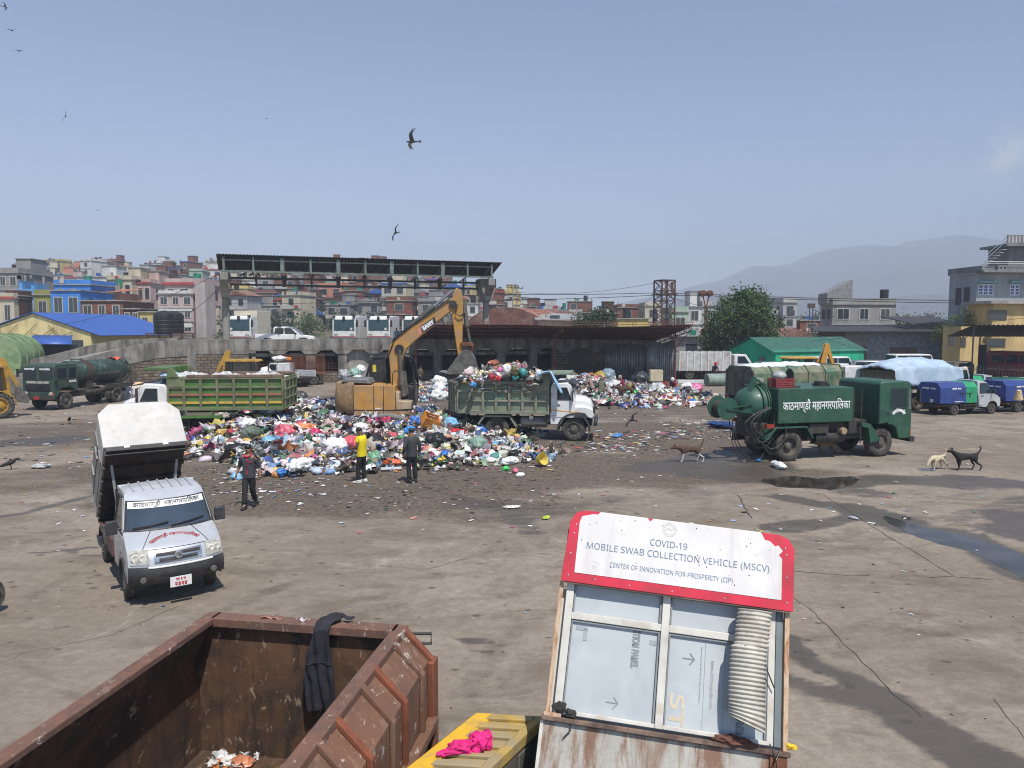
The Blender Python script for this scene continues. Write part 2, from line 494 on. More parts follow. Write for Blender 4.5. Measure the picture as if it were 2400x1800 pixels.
ground=bpy.data.objects.new('ground',gm);COL.objects.link(ground);kind(ground,'structure')
m=bpy.data.materials.new('yard concrete and dirt');q=NT(m)
o=q.obj()
big=q.ramp(q.noise(.13,5,.6,o),.32,.68)
base=q.mix(big,(.232,.187,.145),(.335,.284,.229))
strk=q.noise(1.0,8,.72,q.obj((.75,1.7,1)),.9)
base=q.mix(q.math('MULTIPLY',q.ramp(strk,.50,.70),.55),base,(.37,.32,.265))
fine=q.noise(5.5,9,.78,o)
base=q.mix(q.math('MULTIPLY',q.ramp(fine,.36,.66),.8),q.mix(.42,base,(.09,.072,.056)),base)
med=q.noise(.62,8,.74,q.obj((.8,1.3,1)),.5)
base=q.mix(q.math('MULTIPLY',q.ramp(med,.46,.66),.68),base,(.125,.098,.074))
med2=q.noise(.45,8,.76,q.obj((1.1,.9,1.7)),1.0)
base=q.mix(q.math('MULTIPLY',q.ramp(med2,.54,.72),.6),base,(.40,.35,.295))
grit=q.noise(42,4,.8,o)
base=q.mix(q.math('MULTIPLY',q.ramp(grit,.58,.78),.42),base,(.09,.075,.062))
base=q.mix(q.math('MULTIPLY',q.math('SUBTRACT',1,q.ramp(grit,.25,.42)),.45),base,(.46,.42,.37))
vor=q.n('TexVoronoi');vor.inputs['Scale'].default_value=1.5;vor.inputs['Randomness'].default_value=1
q.l(q.obj((1,1.6,1)),vor.inputs['Vector'])
spot=q.math('SUBTRACT',q.math('ADD',vor.outputs['Distance'],q.math('MULTIPLY',q.noise(6,4,.6,o),.22)),0.0)
base=q.mix(q.math('MULTIPLY',q.math('SUBTRACT',1,q.ramp(spot,.17,.26)),.8),base,(.075,.062,.052))
da=q.n('Attribute');da.attribute_name='dirt'
wa=q.n('Attribute');wa.attribute_name='wet'
dn=q.math('ADD',da.outputs['Fac'],q.math('MULTIPLY',q.math('SUBTRACT',q.noise(.9,8,.7,q.obj((.5,1.3,1)),.5),.5),1.5))
dm=q.ramp(dn,.22,.80)
base=q.mix(q.math('MULTIPLY',dm,.86),base,q.mix(q.ramp(q.noise(7,6,.7,o),.35,.65),(.050,.039,.030),(.145,.112,.083)))
wn=q.math('ADD',wa.outputs['Fac'],q.math('MULTIPLY',q.math('SUBTRACT',q.noise(1.6,9,.72,q.obj((.55,1.5,1)),.8),.5),1.3))
wm=q.ramp(wn,.38,.84)
base=q.mix(q.math('MULTIPLY',wm,.80),base,(.068,.058,.050))
q.l(base,q.p.inputs['Base Color'])
rr=q.n('MapRange');rr.inputs['To Min'].default_value=.93;rr.inputs['To Max'].default_value=.42;q.l(wm,rr.inputs['Value'])
q.l(rr.outputs['Result'],q.p.inputs['Roughness'])
q.p.inputs['Specular IOR Level'].default_value=.35
q.bump(q.math('ADD',q.noise(14,8,.7,o),q.math('MULTIPLY',q.noise(60,3,.6,o),.3)),.7,.035)
gm.materials.append(m)
# puddles: thin sheets of standing water
wm_=bpy.data.materials.new('muddy water');q=NT(wm_)
q.l(q.mix(q.ramp(q.noise(1.5,5,.6,q.obj()),.4,.65),(.028,.024,.02),(.055,.05,.045)),q.p.inputs['Base Color'])
q.p.inputs['Roughness'].default_value=.09;q.p.inputs['Specular IOR Level'].default_value=.36
q.bump(q.noise(5,3,.5,q.obj()),.04,.02)
def puddle(pxs,sub=5,amp=.10):
 pts=[G(*p)for p in pxs];out=[]
 n=len(pts)
 for i in range(n):
  a,b,c,d=pts[i-1],pts[i],pts[(i+1)%n],pts[(i+2)%n]
  for k in range(sub):
   t=k/sub
   p=.5*((2*b)+(c-a)*t+(2*a-5*b+4*c-d)*t*t+(3*b-a-3*c+d)*t**3)
   e=amp*mnoise.fractal(Vector((p.x*1.3,p.y*1.3,0)),1,2,3)
   out.append((p.x+e,p.y+e*1.2,.004))
 mb=MB();mb.add(out,[tuple(range(len(out)))])
 ob=mb.build('puddle',wm_,smooth=0)
 kind(ob,'structure');return ob
puddle([(1790,1122),(1880,1118),(1985,1120),(2005,1133),(1950,1146),(1870,1143),(1800,1138)],amp=.38)
puddle([(2075,1208),(2130,1222),(2200,1243),(2270,1258),(2340,1280),(2420,1310),(2430,1365),(2350,1330),(2270,1290),(2170,1265),(2090,1232)])
puddle([(2150,1098),(2185,1099),(2195,1104),(2160,1103)],amp=.03)
# joints between the concrete bays
JM=mat('joint dirt',(.05,.042,.036),.95,var=.4,scale=6)
def joint(pxs,wd=.035):
 wd*=.42
 mb=MB();pts=[G(*p)for p in pxs]
 dense=[]
 for a,b in zip(pts[:-1],pts[1:]):
  k=max(2,int((b-a).length/.15))
  dense+=[a.lerp(b,i/k)for i in range(k)]
 dense.append(pts[-1])
 vs=[]
 for i,p in enumerate(dense):
  d=(dense[min(i+1,len(dense)-1)]-dense[max(i-1,0)]).normalized()
  nrm=Vector((-d.y,d.x,0));w_=wd*(.5+.9*abs(mnoise.noise(p*2.2)));s_=.05*mnoise.noise(p*3.1)
  vs+=[p+nrm*(w_+s_)+Vector((0,0,.006)),p-nrm*(w_-s_)+Vector((0,0,.006))]
 mb.add(vs,[(2*i,2*i+1,2*i+3,2*i+2)for i in range(len(dense)-1)])
 kind(mb.build('pavement_joint',JM,smooth=0),'structure')
joint([(1930,1160),(2050,1238),(2235,1350)],.028)
joint([(1850,1338),(1940,1346),(2040,1350)],.03);joint([(2180,1354),(2235,1352),(2330,1360)],.035)
joint([(1855,1395),(1900,1430),(1990,1520),(2090,1622),(2160,1680)],.022)
joint([(2330,1640),(2400,1725),(2470,1810)],.012);joint([(980,1340),(1160,1290),(1300,1300)],.012)
joint([(700,1180),(850,1160),(960,1150)],.02);joint([(0,1555),(60,1530),(260,1490),(420,1420)],.012)
joint([(2140,985),(2400,1045)],.03);joint([(1730,1160),(1760,1215)],.05)
# far mountains and the hill the town climbs
def ridge(name,pts,Y,depth,base,m_):
 vs=[];nx=90;ny=14
 xs=np.linspace(pts[0][0],pts[-1][0],nx+1)
 hs=np.interp(xs,[p[0]for p in pts],[p[1]for p in pts])
 mb=MB()
 for j in range(ny+1):
  t=j/ny
  for i in range(nx+1):
   p=P(float(xs[i]),float(hs[i]),Y)
   z=p.z*(math.sin(t*PI*.5)**1.1)if t<1 else p.z
   x=p.x;yy=Y-depth*(1-t)
   n_=mnoise.fractal(Vector((x*.004,yy*.004,1)),1,2,5)
   vs.append((x*(1-.12*(1-t)),yy+n_*depth*.12,max(-5,z*(1+.06*n_+.012*mnoise.noise(Vector((x*.03,0,0)))))))
 mb.add(vs,[(j*(nx+1)+i,j*(nx+1)+i+1,(j+1)*(nx+1)+i+1,(j+1)*(nx+1)+i)for j in range(ny)for i in range(nx)])
 ob=mb.build(name,m_,smooth=180);kind(ob,'structure');return ob
FOREST=mat('forested slope',(.030,.046,.026),.95,var=.5,scale=.02)
ridge('mountains',[(1380,735),(1480,705),(1560,690),(1640,668),(1690,650),(1760,628),(1800,634),(1860,618),(1930,590),(1990,580),(2050,583),(2110,580),(2150,570),(2200,558),(2240,570),(2300,582),(2400,612),(2550,650),(2700,690)],4100,1700,0,FOREST)
ridge('mountains',[(1180,760),(1350,728),(1480,715),(1600,700),(1760,690),(1950,705),(2150,690),(2350,700),(2600,720)],2200,700,0,FOREST)
def hz(x,y):
 t=min(1,max(0,(y-105)/230));t=t*t*(3-2*t)
 a=x/max(y,1)
 k=min(1,max(0,(.09-a)/.30));k=k*k*(3-2*k)
 return(22.5*t)*(.10+.90*k)+.6*mnoise.noise(Vector((x*.02,y*.02,0)))*t
vs=[];xs=np.linspace(-420,260,96);ys=np.linspace(100,700,70)
for yy in ys:
 for xx in xs:
  z=hz(xx,yy)-.35
  if yy>360:z-=(yy-360)*.05
  vs.append((xx,yy,z))
mb=MB();n_=len(xs)
mb.add(vs,[(j*n_+i,j*n_+i+1,(j+1)*n_+i+1,(j+1)*n_+i)for j in range(len(ys)-1)for i in range(n_-1)])
kind(mb.build('hill',mat('hill scrub',(.075,.078,.05),.95,var=.45,scale=.15,dirt=(.16,.12,.08),damt=.7,dscale=.08),smooth=180),'structure')
# stone ramp and the raised parking deck
STONE=brick_mat('stone masonry','#8d7f6d','#6d6154','#4a4138',.55,.24,.035,dirt=(.05,.042,.035),damt=.55,dscale=.35)
A=Vector((-26.1,61,0));B=Vector((16.3,72,0))
DECKROT=math.atan2(B.y-A.y,B.x-A.x);DL=(B-A).length
DZ,DPAR=3.05,3.80
def deck_t(px):
 k=(px-1200)/F;d=B-A
 return(k*A.y-A.x)/(d.x-k*d.y)*DL
deck=thing('raised_deck','long grey concrete parking deck on pillars behind the waste heaps','deck',A,DECKROT)
c0=deck_t(583)
mb=MB()
mb.box((0,0,2.55),(c0,.32,DPAR));mb.box((c0,0,2.86),(DL-1,.32,DPAR))
for k in range(12):
 t0=deck_t(640+k*75);t1=t0+.9
 if t1<DL-2:mb.prism([(t0-.45,2.86),(t1+.45,2.86),(t1,2.5),(t0,2.5)],.02,.9)
mb.build('parapet',CONC,deck,bevel=.02)
MB().box((0,.34,2.87),(DL-1,34,DZ)).build('slab',mat('deck slab concrete',(.21,.195,.17),.9,var=.25,scale=.5),deck)
MB().box((0,.03,0),(c0,3,2.54)).build('stone_wall',STONE,deck);MB().box((-1.1,.03,0),(-.002,1.2,DPAR)).build('end_pier',CONC,deck)
cols=[]
for k in range(12):
 t0=deck_t(642+k*75)
 if t0+1<DL-2:
  MB().box((t0,.1,0),(t0+.75,.8,2.85)).build('pillar',CONC,deck,bevel=.015)
  cols.append(t0)
cols2=[c0-.75]+cols
for i,(a,b)in enumerate(zip(cols2[:-1],cols2[1:])):
 if i==3:MB().box((a+.75,.5,0),(b,.8,2.84)).build('infill_wall',mat('pale plaster',(.30,.28,.25),.9,var=.2,scale=.7,dirt=(.10,.09,.08),damt=.7,streak=True,dscale=1.2),deck)
 else:
  MB().box((a+.75,.45,0),(b,.75,.95)).build('plinth_wall',STONE,deck)
  g=MB();L_=b-a-.75
  for k in range(int(L_/.28)):g.beam((a+.75+k*.28,.55,.95),(a+.75+k*.28+.02,.55,2.0),.02)
  for k in range(5):g.beam((a+.75,.56,1.0+k*.22),(b,.56,1.0+k*.22),.02)
  g.build('grille',RUSTM,deck)
  MB().box((a+.75,.6,2.3),(b,.8,2.6)).build('lintel',CONC,deck)
MB().box((c0,7,0),(DL-2,7.3,2.6)).build('back_wall',mat('painted shade wall',(.035,.033,.03),.95,var=.4),deck)  # near-black colour paints in the shade beneath the deck
MB().box((DL-13,.05,0),(DL-1.5,.42,2.85)).build('stone_wall',STONE,deck)
ramp=thing('entry_ramp','concrete ramp with two parapets climbing to the raised deck on the left','ramp',(0,0,0))
d_=Vector((-.707,-.707,0));nrm=Vector((-.707,.707,0));s0=A.copy()+Vector((-.4,.05,0));W_=9.2
prof=[(0,3.05),(2.5,2.95),(5,2.5),(8,1.72),(11,1.0),(14,.3),(17,-.4)]
def rz_(s):return float(np.interp(s,[p[0]for p in prof],[p[1]for p in prof]))
def band(off,lo,hi,th,nm,m_,ss=None):
 mb=MB();ss=ss or[0,1.5,2.5,3.5,5,6.5,8,9.5,11,12.5,14,16]
 vs=[]
 for s in ss:
  for o_ in(off,off+th):
   p=s0+d_*s+nrm*o_
   zl=max(-.2,rz_(s)+lo)if lo>-50 else-.2
   vs+=[(p.x,p.y,zl),(p.x,p.y,max(-.1,rz_(s)+hi))]
 fs=[]
 for i in range(len(ss)-1):
  a=4*i;b=4*(i+1)
  fs+=[(a,a+1,b+1,b),(a+2,b+2,b+3,a+3),(a+1,a+3,b+3,b+1),(a,b,b+2,a+2)]
 fs+=[(0,2,3,1),(len(vs)-4,len(vs)-3,len(vs)-1,len(vs)-2)]
 mb.add(vs,fs);return mb.build(nm,m_,ramp,smooth=20)
band(0,-.6,.74,.3,'parapet',CONC)
band(W_,-.6,.74,.3,'parapet',CONC)
band(.04,-99,-.6,.25,'stone_wall',STONE)
band(.3,-.25,0,W_-.3,'roadway',mat('ramp concrete',(.25,.235,.205),.9,var=.2,scale=.8))
# the corner piece between the ramp top and the deck
p0=s0+nrm*(W_+.3);mb=MB()
mb.prism([(s0.x,s0.y+.3),(A.x+.2,A.y+.3),(A.x+1,A.y+12),(p0.x-6,p0.y+9),(p0.x,p0.y)],2.6,3.04,'z')
mb.build('landing',MATS['ramp concrete'],ramp)
p1=p0;p2=Vector((p0.x+5.0,p0.y+6,0))
MB().beam((p1.x,p1.y,3.1),(p2.x,p2.y,3.1),.3,1.45).build('parapet',CONC,ramp)
# right-hand ramp coming down from the deck
ramp2=thing('exit_ramp','sloping concrete and stone ramp wall beside the corrugated panel','ramp',(0,0,0))
pts=[(P(1500,824,71),0),(P(1588,845,70),0),(P(1680,866,68.5),0),(P(1790,893,66.5),0)]
mb=MB();ms=MB();vs=[];v2=[]
for p,_ in pts:
 zb=max(.05,p.z-1.05)
 vs+=[(p.x,p.y,zb),(p.x,p.y,p.z),(p.x,p.y+.35,p.z),(p.x,p.y+.35,zb)]
 v2+=[(p.x,p.y+.05,-.1),(p.x,p.y+.05,zb),(p.x,p.y+.3,zb),(p.x,p.y+.3,-.1)]
def strip(n):
 fs=[]
 for i in range(n-1):
  a=4*i;b=a+4
  fs+=[(a+k,a+(k+1)%4,b+(k+1)%4,b+k)for k in range(4)]
 return fs+[(0,1,2,3),(4*n-4,4*n-1,4*n-2,4*n-3)]
mb.add(vs,strip(len(pts)));mb.build('parapet',CONC,ramp2);ms.add(v2,strip(len(pts)));ms.build('stone_wall',STONE,ramp2)
vs=[]
for p,_ in pts:vs+=[(p.x,p.y+.35,-.1),(p.x,p.y+.35,max(.02,p.z-.75)),(p.x,p.y+5,max(.02,p.z-.75)),(p.x,p.y+5,-.1)]
MB().add(vs,strip(len(pts))).build('roadway',MATS['ramp concrete'],ramp2)
# long roof over the deck
cr=thing('deck_canopy','long dark sheet-metal canopy on two concrete posts above the parked trucks','canopy',(0,0,0))
CL=P(531,795,63);CR=P(1139,770,70.5)
cd=Vector((CR.x-CL.x,CR.y-CL.y,0));CLn=cd.length;cd.normalize();cn=Vector((-cd.y,cd.x,0))
cr.location=(CL.x,CL.y,0);cr.rotation_euler=(0,0,math.atan2(cd.y,cd.x))
ZT=10.75
POSTC=mat('post concrete',(.27,.25,.22),.9,var=.2,scale=1,dirt=(.13,.12,.10),damt=.6,streak=True,dscale=2)
for x in(0,CLn):
 mb=MB().cyl((x,0,2.9),(x,0,7.3),.30,n=16)
 mb.prism([(x-.3,7.3),(x+.3,7.3),(x+(.75 if x else .42),8.6),(x+(.75 if x else .42),9.35),(x-(.75 if x else .42),9.35),(x-(.75 if x else .42),8.6)],-.9,.9,'y')
 mb.prism([(-.35,7.2),(.35,7.2),(1.9,8.7),(1.9,9.3),(-1.9,9.3),(-1.9,8.7)],x-.3,x+.3,'x')
 mb.build('post',POSTC,cr,bevel=.03)
ROOFD=mat('dark roof sheet',(.034,.038,.036),.7,.2,var=.3,scale=1.5,dirt=(.08,.06,.045),damt=.4)
def corr(fn,nu,nv,amp,per,L):
 """corrugated sheet: fn(u, v) gives the flat point, ribs run along v"""
 def g(u,v):
  p=Vector(fn(u,v));p.z+=amp*math.cos(u*L/per*2*PI);return p
 return MB().sheet(g,nu,nv)
OH=.55
corr(lambda u,v:(-OH+u*(CLn+2*OH+.4),-2.1+v*3.4,ZT+.03-v*1.05),600,1,.035,.25,CLn).build('front_roof',ROOFD,cr,smooth=40)
corr(lambda u,v:(-OH+u*(CLn+2*OH+.4),1.32+v*3.2,ZT-1.03-v*.1+v*v*.6),600,1,.035,.25,CLn).build('rear_roof',ROOFD,cr,smooth=40)
STEELG=mat('flaking green steel',(.13,.18,.165),.7,.2,var=.35,scale=4,dirt=(.25,.22,.17),damt=.6,dscale=5)
DSTEEL=mat('dark girder steel',(.045,.05,.048),.7,.2,var=.3)
mb=MB();md_=MB();pl=MB()
for y in(-1.75,):mb.beam((-.2,y,9.42),(CLn+.2,y,9.42),.12,.14)
mb.beam((-.2,-1.8,10.35),(CLn+.2,-1.8,10.35),.10,.10)
for y,z in((.3,9.0),(.3,8.45),(1.6,9.1)):md_.beam((.3,y,z),(CLn-.3,y,z),.14,.16)
nP=10
for k in range(nP+1):
 x=CLn*k/nP
 wd=.32 if k%2==0 and 0<k<nP else .16
 pl=MB().box((x-wd/2,-1.9,9.35),(x+wd/2,-1.72,10.62))
 pl.beam((x,-1.75,10.55),(x,1.2,9.6),.1,.12);pl.beam((x,1.2,9.6),(x,4.4,10.1),.1,.12);pl.beam((x,-1.7,9.45),(x,1.3,9.1),.08)
 pl.beam((x,-.3,10.1),(x+.5,.3,8.9),.07)
 pl.build('bracket',STEELG,cr)
 md_.box((x-wd/2+.2,.22,8.3),(x+wd/2+.2,.4,9.3))
mb.build('edge_beam',STEELG,cr);md_.build('girder',DSTEEL,cr)
# maroon open shed against the deck
sh=thing('open_shed','open maroon steel shed with a sagging sheet roof over the sorted waste','shed',(0,0,0))
Sa=G(976,900);Sb=G(1582,896)
sdir=(Sb-Sa);SL=sdir.length;sdir.normalize()
sh.location=Sa;sh.rotation_euler=(0,0,math.atan2(sdir.y,sdir.x))
tpost=[0,(1295-976)/(1582-976)*SL,SL]
for i,t in enumerate(tpost):
 MB().cyl((t,0,0),(t,0,4.2),.085,n=10).beam((t,0,3.0),(t+.5 if i else t,-2.2,4.45),.05).build('post',MAROON,sh)
 mb=MB()
 a0,a1,b0,b1=Vector((t,9.3,3.2)),Vector((t,-4.1,4.85)),Vector((t,9.3,2.85)),Vector((t,-4.1,4.5))
 mb.beam(a0,a1,.07);mb.beam(b0,b1,.07)
 for k in range(23):
  mb.beam(a0.lerp(a1,k/22),b0.lerp(b1,k/22),.04)
  if k<22 and k%2:mb.beam(a0.lerp(a1,k/22),b0.lerp(b1,(k+1)/22),.03)
 mb.build('rafter',MAROON,sh)
for px in(1238,1527):
 t=(px-976)/606*SL*1.13;MB().cyl((t,8.8,0),(t,8.8,3.1),.07,n=8).build('post',MAROON,sh)
ROOFM=mat('maroon roof sheet',(.085,.034,.030),.7,.2,var=.3,scale=1.2,dirt=(.05,.03,.028),damt=.6)
corr(lambda u,v:(-.5+u*(SL+.6),-4.2+v*13.8,4.95-v*1.62+.12*math.sin(u*7)*(1-v)-.10*math.sin(v*PI)),420,8,.03,.26,SL+2.3).build('roof',ROOFM,sh,smooth=40)
mb=MB()
for k in range(6):mb.beam((-.5,-4+k*2.6,4.82-k*.31),(SL,-4+k*2.6,4.82-k*.31),.07)
mb.build('purlin',MAROON,sh)
mb=MB()
mb.beam((-.5,-4.3,5.22),(SL+.1,-4.3,5.22),.05);mb.beam((-.5,-4.3,5.02),(SL+.1,-4.3,5.02),.045)
for k in range(15):mb.beam((-.5+k*(SL+.5)/14,-4.3,4.9),(-.5+k*(SL+.5)/14,-4.3,5.22),.04)
mb.build('edge_rail',MAROON,sh)
GALV=mat('galvanised sheet',(.36,.38,.40),.45,.55,var=.25,scale=1.5,dirt=(.17,.17,.16),damt=.7,dscale=3,streak=True)
tA=SL*(1514-976)/606
MB().sheet(lambda u,v:(tA+u*(SL-tA+.05),.12+.06*math.cos(u*28*PI)+(.0),v*(3.55+.12*math.sin(u*9))),168,1).build('side_panel',GALV,sh,smooth=60,solid=.01)
MB().sheet(lambda u,v:(tA+.05-u*2.6,1.2+u*4.5+.06*math.cos(u*30*PI),v*3.3),90,1).build('side_panel',GALV,sh,smooth=60,solid=.01)
rb=tag(MB().box((0,-.03,0),(7.2,.03,1.15)).box((.6,-.05,.1),(3.0,-.03,1.05),1).build('red_board',[mat('red board',(.30,.03,.04),.6,dirt=(.12,.04,.03)),mat('brown board',(.27,.11,.075),.7)],bevel=.005),'long low red and brown board standing inside the shed','board')
rb.location=G(1346,884);rb.rotation_euler=(0,0,.08)
# bonneted tipper lorries
def side_panels(name,poly_by_y,mats,parent,bevel=.03):
 pass
def bonnet_cab(root,L,hw=1.08,paint=WHITEP,stripe=None,sx=1.0,marks=None,mark_side=-1):
 """old long-nosed lorry cab; front axle at x = L"""
 def X(v):return L+v*sx
 mb=MB()
 poly=[(X(-.98),1.0),(X(-.98),2.28),(X(-.90),2.42),(X(-.25),2.46),(X(-.13),2.40),(X(.04),1.84),(X(.06),1.0)]
 mb.prism(poly,-hw,hw)
 cabo=mb.build('cab',paint,root,bevel=.06,seg=3)
 mb=MB()
 cs=[(X(.05),.86,1.84,.95),(X(.42),.72,1.80,.95),(X(.66),.62,1.68,.95),(X(.78),.56,1.42,.95),(X(.80),.54,.98,.95)]
 vs=[]
 for x,h,zt,zb in cs:vs+=[(x,-h,zb),(x,-h,zt-.14),(x,-h*.62,zt),(x,h*.62,zt),(x,h,zt-.14),(x,h,zb)]
 fs=[]
 for i in range(4):
  for k in range(5):fs.append((6*i+k,6*i+k+1,6*i+k+7,6*i+k+6))
 fs.append(tuple(range(24,30)))
 MB().add(vs,fs).build('bonnet',paint,root,bevel=.02)
 # grille, bumper and lamps
 mb=MB().box((X(.80),-.46,1.0),(X(.83),.46,1.42))
 for k in range(6):mb.box((X(.83),-.44,1.03+k*.065),(X(.85),.44,1.06+k*.065))
 mb.build('grille',BLACK,root)
 MB().prism([(X(.82),.66),(X(.97),.68),(X(.97),.86),(X(.82),.86)],-hw-.05,hw+.05).build('bumper',BLACK,root,bevel=.02)
 for s in(1,-1):
  MB().lathe([(0,.001),(.03,.08),(.0,.11),(-.05,.12)],16,'x',c=(X(.81),s*.72,1.05)).build('headlight',LAMP,root)
  MB().box((X(.97),s*(hw-.12)-.16,.68),(X(.99),s*(hw-.12)+.16,.84)).build('bumper_trim',CHROME,root,bevel=.01)
  # mudguard over the front wheel: a black lip round a painted arch
  n=14;vs=[];vs2=[]
  for i in range(n+1):
   a=PI*(1.02-1.05*i/n);cxx,czz=math.cos(a),math.sin(a)
   for rr,yy in((.60,.72),(.66,.72),(.70,1.10),(.62,1.12)):
    vs.append((L+cxx*rr,s*yy,.50+czz*rr))
  fs=[(4*i+k,4*i+(k+1)%4,4*i+4+(k+1)%4,4*i+4+k)for i in range(n)for k in range(4)]
  MB().add(vs,fs).build('mudguard',BLACK,root)
  mb=MB().prism([(X(-.98),.70),(X(-.55),.70),(X(-.42),.95),(L-.66,1.0),(L-.70,1.12),(X(-.98),1.12)],s*(hw-.3),s*hw)
  mb.prism([(L-.66,1.0),(L-.5,1.16),(L,1.24),(L+.45,1.16),(L+.60,1.0),(X(.78),.95),(X(.78),1.35),(X(.5),1.45),(X(.05),1.45),(L-.66,1.3)],s*.5,s*(hw-.08))
  mb.build('wing',paint,root,bevel=.03)
  # door with its window
  d=MB().prism([(X(-.74),1.0),(X(-.74),2.30),(X(-.26),2.32),(X(-.03),1.72),(X(-.03),1.0)],s*(hw-.005),s*(hw+.015)).build('door',paint,root,bevel=.01)
  MB().prism([(X(-.67),1.76),(X(-.67),2.22),(X(-.31),2.23),(X(-.13),1.76)],s*(hw+.012),s*(hw+.022)).build('window',DGLASS,d)
  fr=[(X(-.68),1.74),(X(-.68),2.235),(X(-.30),2.245),(X(-.11),1.74)]
  mb=MB()
  for a,b in zip(fr,fr[1:]+fr[:1]):mb.beam((a[0],s*(hw+.02),a[1]),(b[0],s*(hw+.02),b[1]),.02,.03)
  mb.beam((X(-.66),s*(hw+.02),2.02),(X(-.25),s*(hw+.02),2.02),.015,.02)
  mb.build('window_frame',BLACK,d)
  MB().box((X(-.70),s*(hw+.02),1.52),(X(-.56),s*(hw+.05),1.55)).build('handle',BLACK,d)
  mb=MB().beam((X(-.10),s*hw,2.30),(X(-.02),s*(hw+.22),2.25),.03).box((X(-.06),s*(hw+.15)-.09,1.68),(X(-.02),s*(hw+.15)+.09,2.26))
  mb.build('mirror',BLACK,root,bevel=.01)
  if stripe:MB().prism([(X(-.97),1.30),(X(-.97),1.345),(X(.04),1.24),(X(.30),1.22),(X(.04),1.20)],s*(hw+.016),s*(hw+.02)).build('stripe',stripe,root)
  if marks and s==mark_side:
   text_on(marks,.14,mat('red lettering',(.5,.03,.04),.6),d,facing((X(-.36),s*(hw+.02),1.16),(-s if False else(1 if s<0 else-1),0,0)))
   # windscreen in two panes, visor over it
 MB().add([(X(-.115),-.94,2.34),(X(-.115),.94,2.34),(X(.03),.98,1.88),(X(.03),-.98,1.88)],[(0,1,2,3)]).build('windscreen',DGLASS,root)
 for v in root.children:
  if v.name.startswith('windscreen'):v.location=(.025,0,.012)
 MB().prism([(X(-.22),2.43),(X(.10),2.36),(X(.12),2.40),(X(-.22),2.49)],-hw,hw).build('sun_visor',BLACK,root)
 return cabo
def tipper_bed(root,x0,x1,z0,z1,hw,panel,rib,cols,bands=None,tail_open=False,rim=None,canopy_len=.9,canopy_z=.28):
 """ribbed steel tipping body: floor, two sides, headboard with cab shield, tailgate"""
 n=cols;rows=[z0+(z1-z0)*k for k in(.0,.28,.52,.72,1.0)]if False else None
 for s in(1,-1):
  sd=MB().box((x0,s*(hw-.05)-.02,z0+.10),(x1,s*(hw-.05)+.02,z1))
  o=sd.build('side_wall',panel,root)
  mb=MB()
  mb.box((x0,s*hw-.06,z0),(x1,s*hw+.05,z0+.13));mb.box((x0,s*hw-.06,z1-.10),(x1,s*hw+.05,z1+.02))
  zm=z0+(z1-z0)*.66
  mb.box((x0,s*hw-.06,zm),(x1,s*hw+.03,zm+.075))
  zm2=z0+(z1-z0)*.38
  if not bands:mb.box((x0,s*hw-.06,zm2),(x1,s*hw+.015,zm2+.06))
  for k in range(n+1):
   x=x0+(x1-x0)*k/n
   wd=.055 if 0<k<n else .07
   mb.box((max(x0,x-wd),s*hw-.06,z0+.13),(min(x1,x+wd),s*hw+.045,z1-.10))
  mb.prism([(x1-.75,zm+.07),(x1-.02,zm+.07),(x1-.02,z1+.38),(x1-.22,z1+.38)],s*hw-.05,s*hw+.05)
  mb.build('side_ribs',rib,root,bevel=.008,seg=1)
  if bands:
   for f_,m_ in bands:
    zz=z0+(z1-z0)*f_;b=MB()
    for k in range(n):
     xa=x0+(x1-x0)*k/n+.058;xb=x0+(x1-x0)*(k+1)/n-.058
     b.box((xa,s*hw-.05,zz),(xb,s*hw+.02,zz+.09))
    b.build('painted_plank',m_,root)
 MB().box((x0,-hw,z0),(x1,hw,z0+.08)).build('bed_floor',rib,root)
 mb=MB().box((x1-.06,-hw,z0),(x1,hw,z1+.38));mb.box((x1-.05,-hw,z1+.30),(x1+canopy_len,hw,z1+.38))
 mb.build('headboard',panel,root,bevel=.01)
 if not tail_open:
  mb=MB().box((x0-.04,-hw+.02,z0+.04),(x0,hw-.02,z1-.02))
  for k in range(4):mb.box((x0-.10,-hw+.05+k*(2*hw-.2)/3,z0+.04),(x0-.03,-hw+.15+k*(2*hw-.2)/3,z1-.02))
  for k in range(4):mb.box((x0-.10,-hw+.02,z0+.05+k*.38),(x0-.03,hw-.02,z0+.12+k*.38))
  mb.build('tailgate',rib,root,bevel=.01,seg=1)
 else:
  for s,ang in((-1,math.radians(28)),(1,math.radians(25))):
   mb=MB();wdt=hw*.98
   mb.box((-.03,0,0),(.0,wdt,z1-z0))
   for k in range(4):mb.box((-.08,k*(wdt-.1)/3,0),(-.02,k*(wdt-.1)/3+.1,z1-z0))
   for k in range(4):mb.box((-.08,0,k*.40),(-.02,wdt,k*.40+.08))
   o=mb.build('tailgate',rib,root,bevel=.008,seg=1)
   o.location=(x0,s*hw,z0+.02)
   o.rotation_euler=(0,0,(PI/2+ang-PI/2+(0 if s<0 else PI))if s<0 else PI-ang+0)
   if s>0:o.scale=(-1,1,1)if False else(1,1,1)
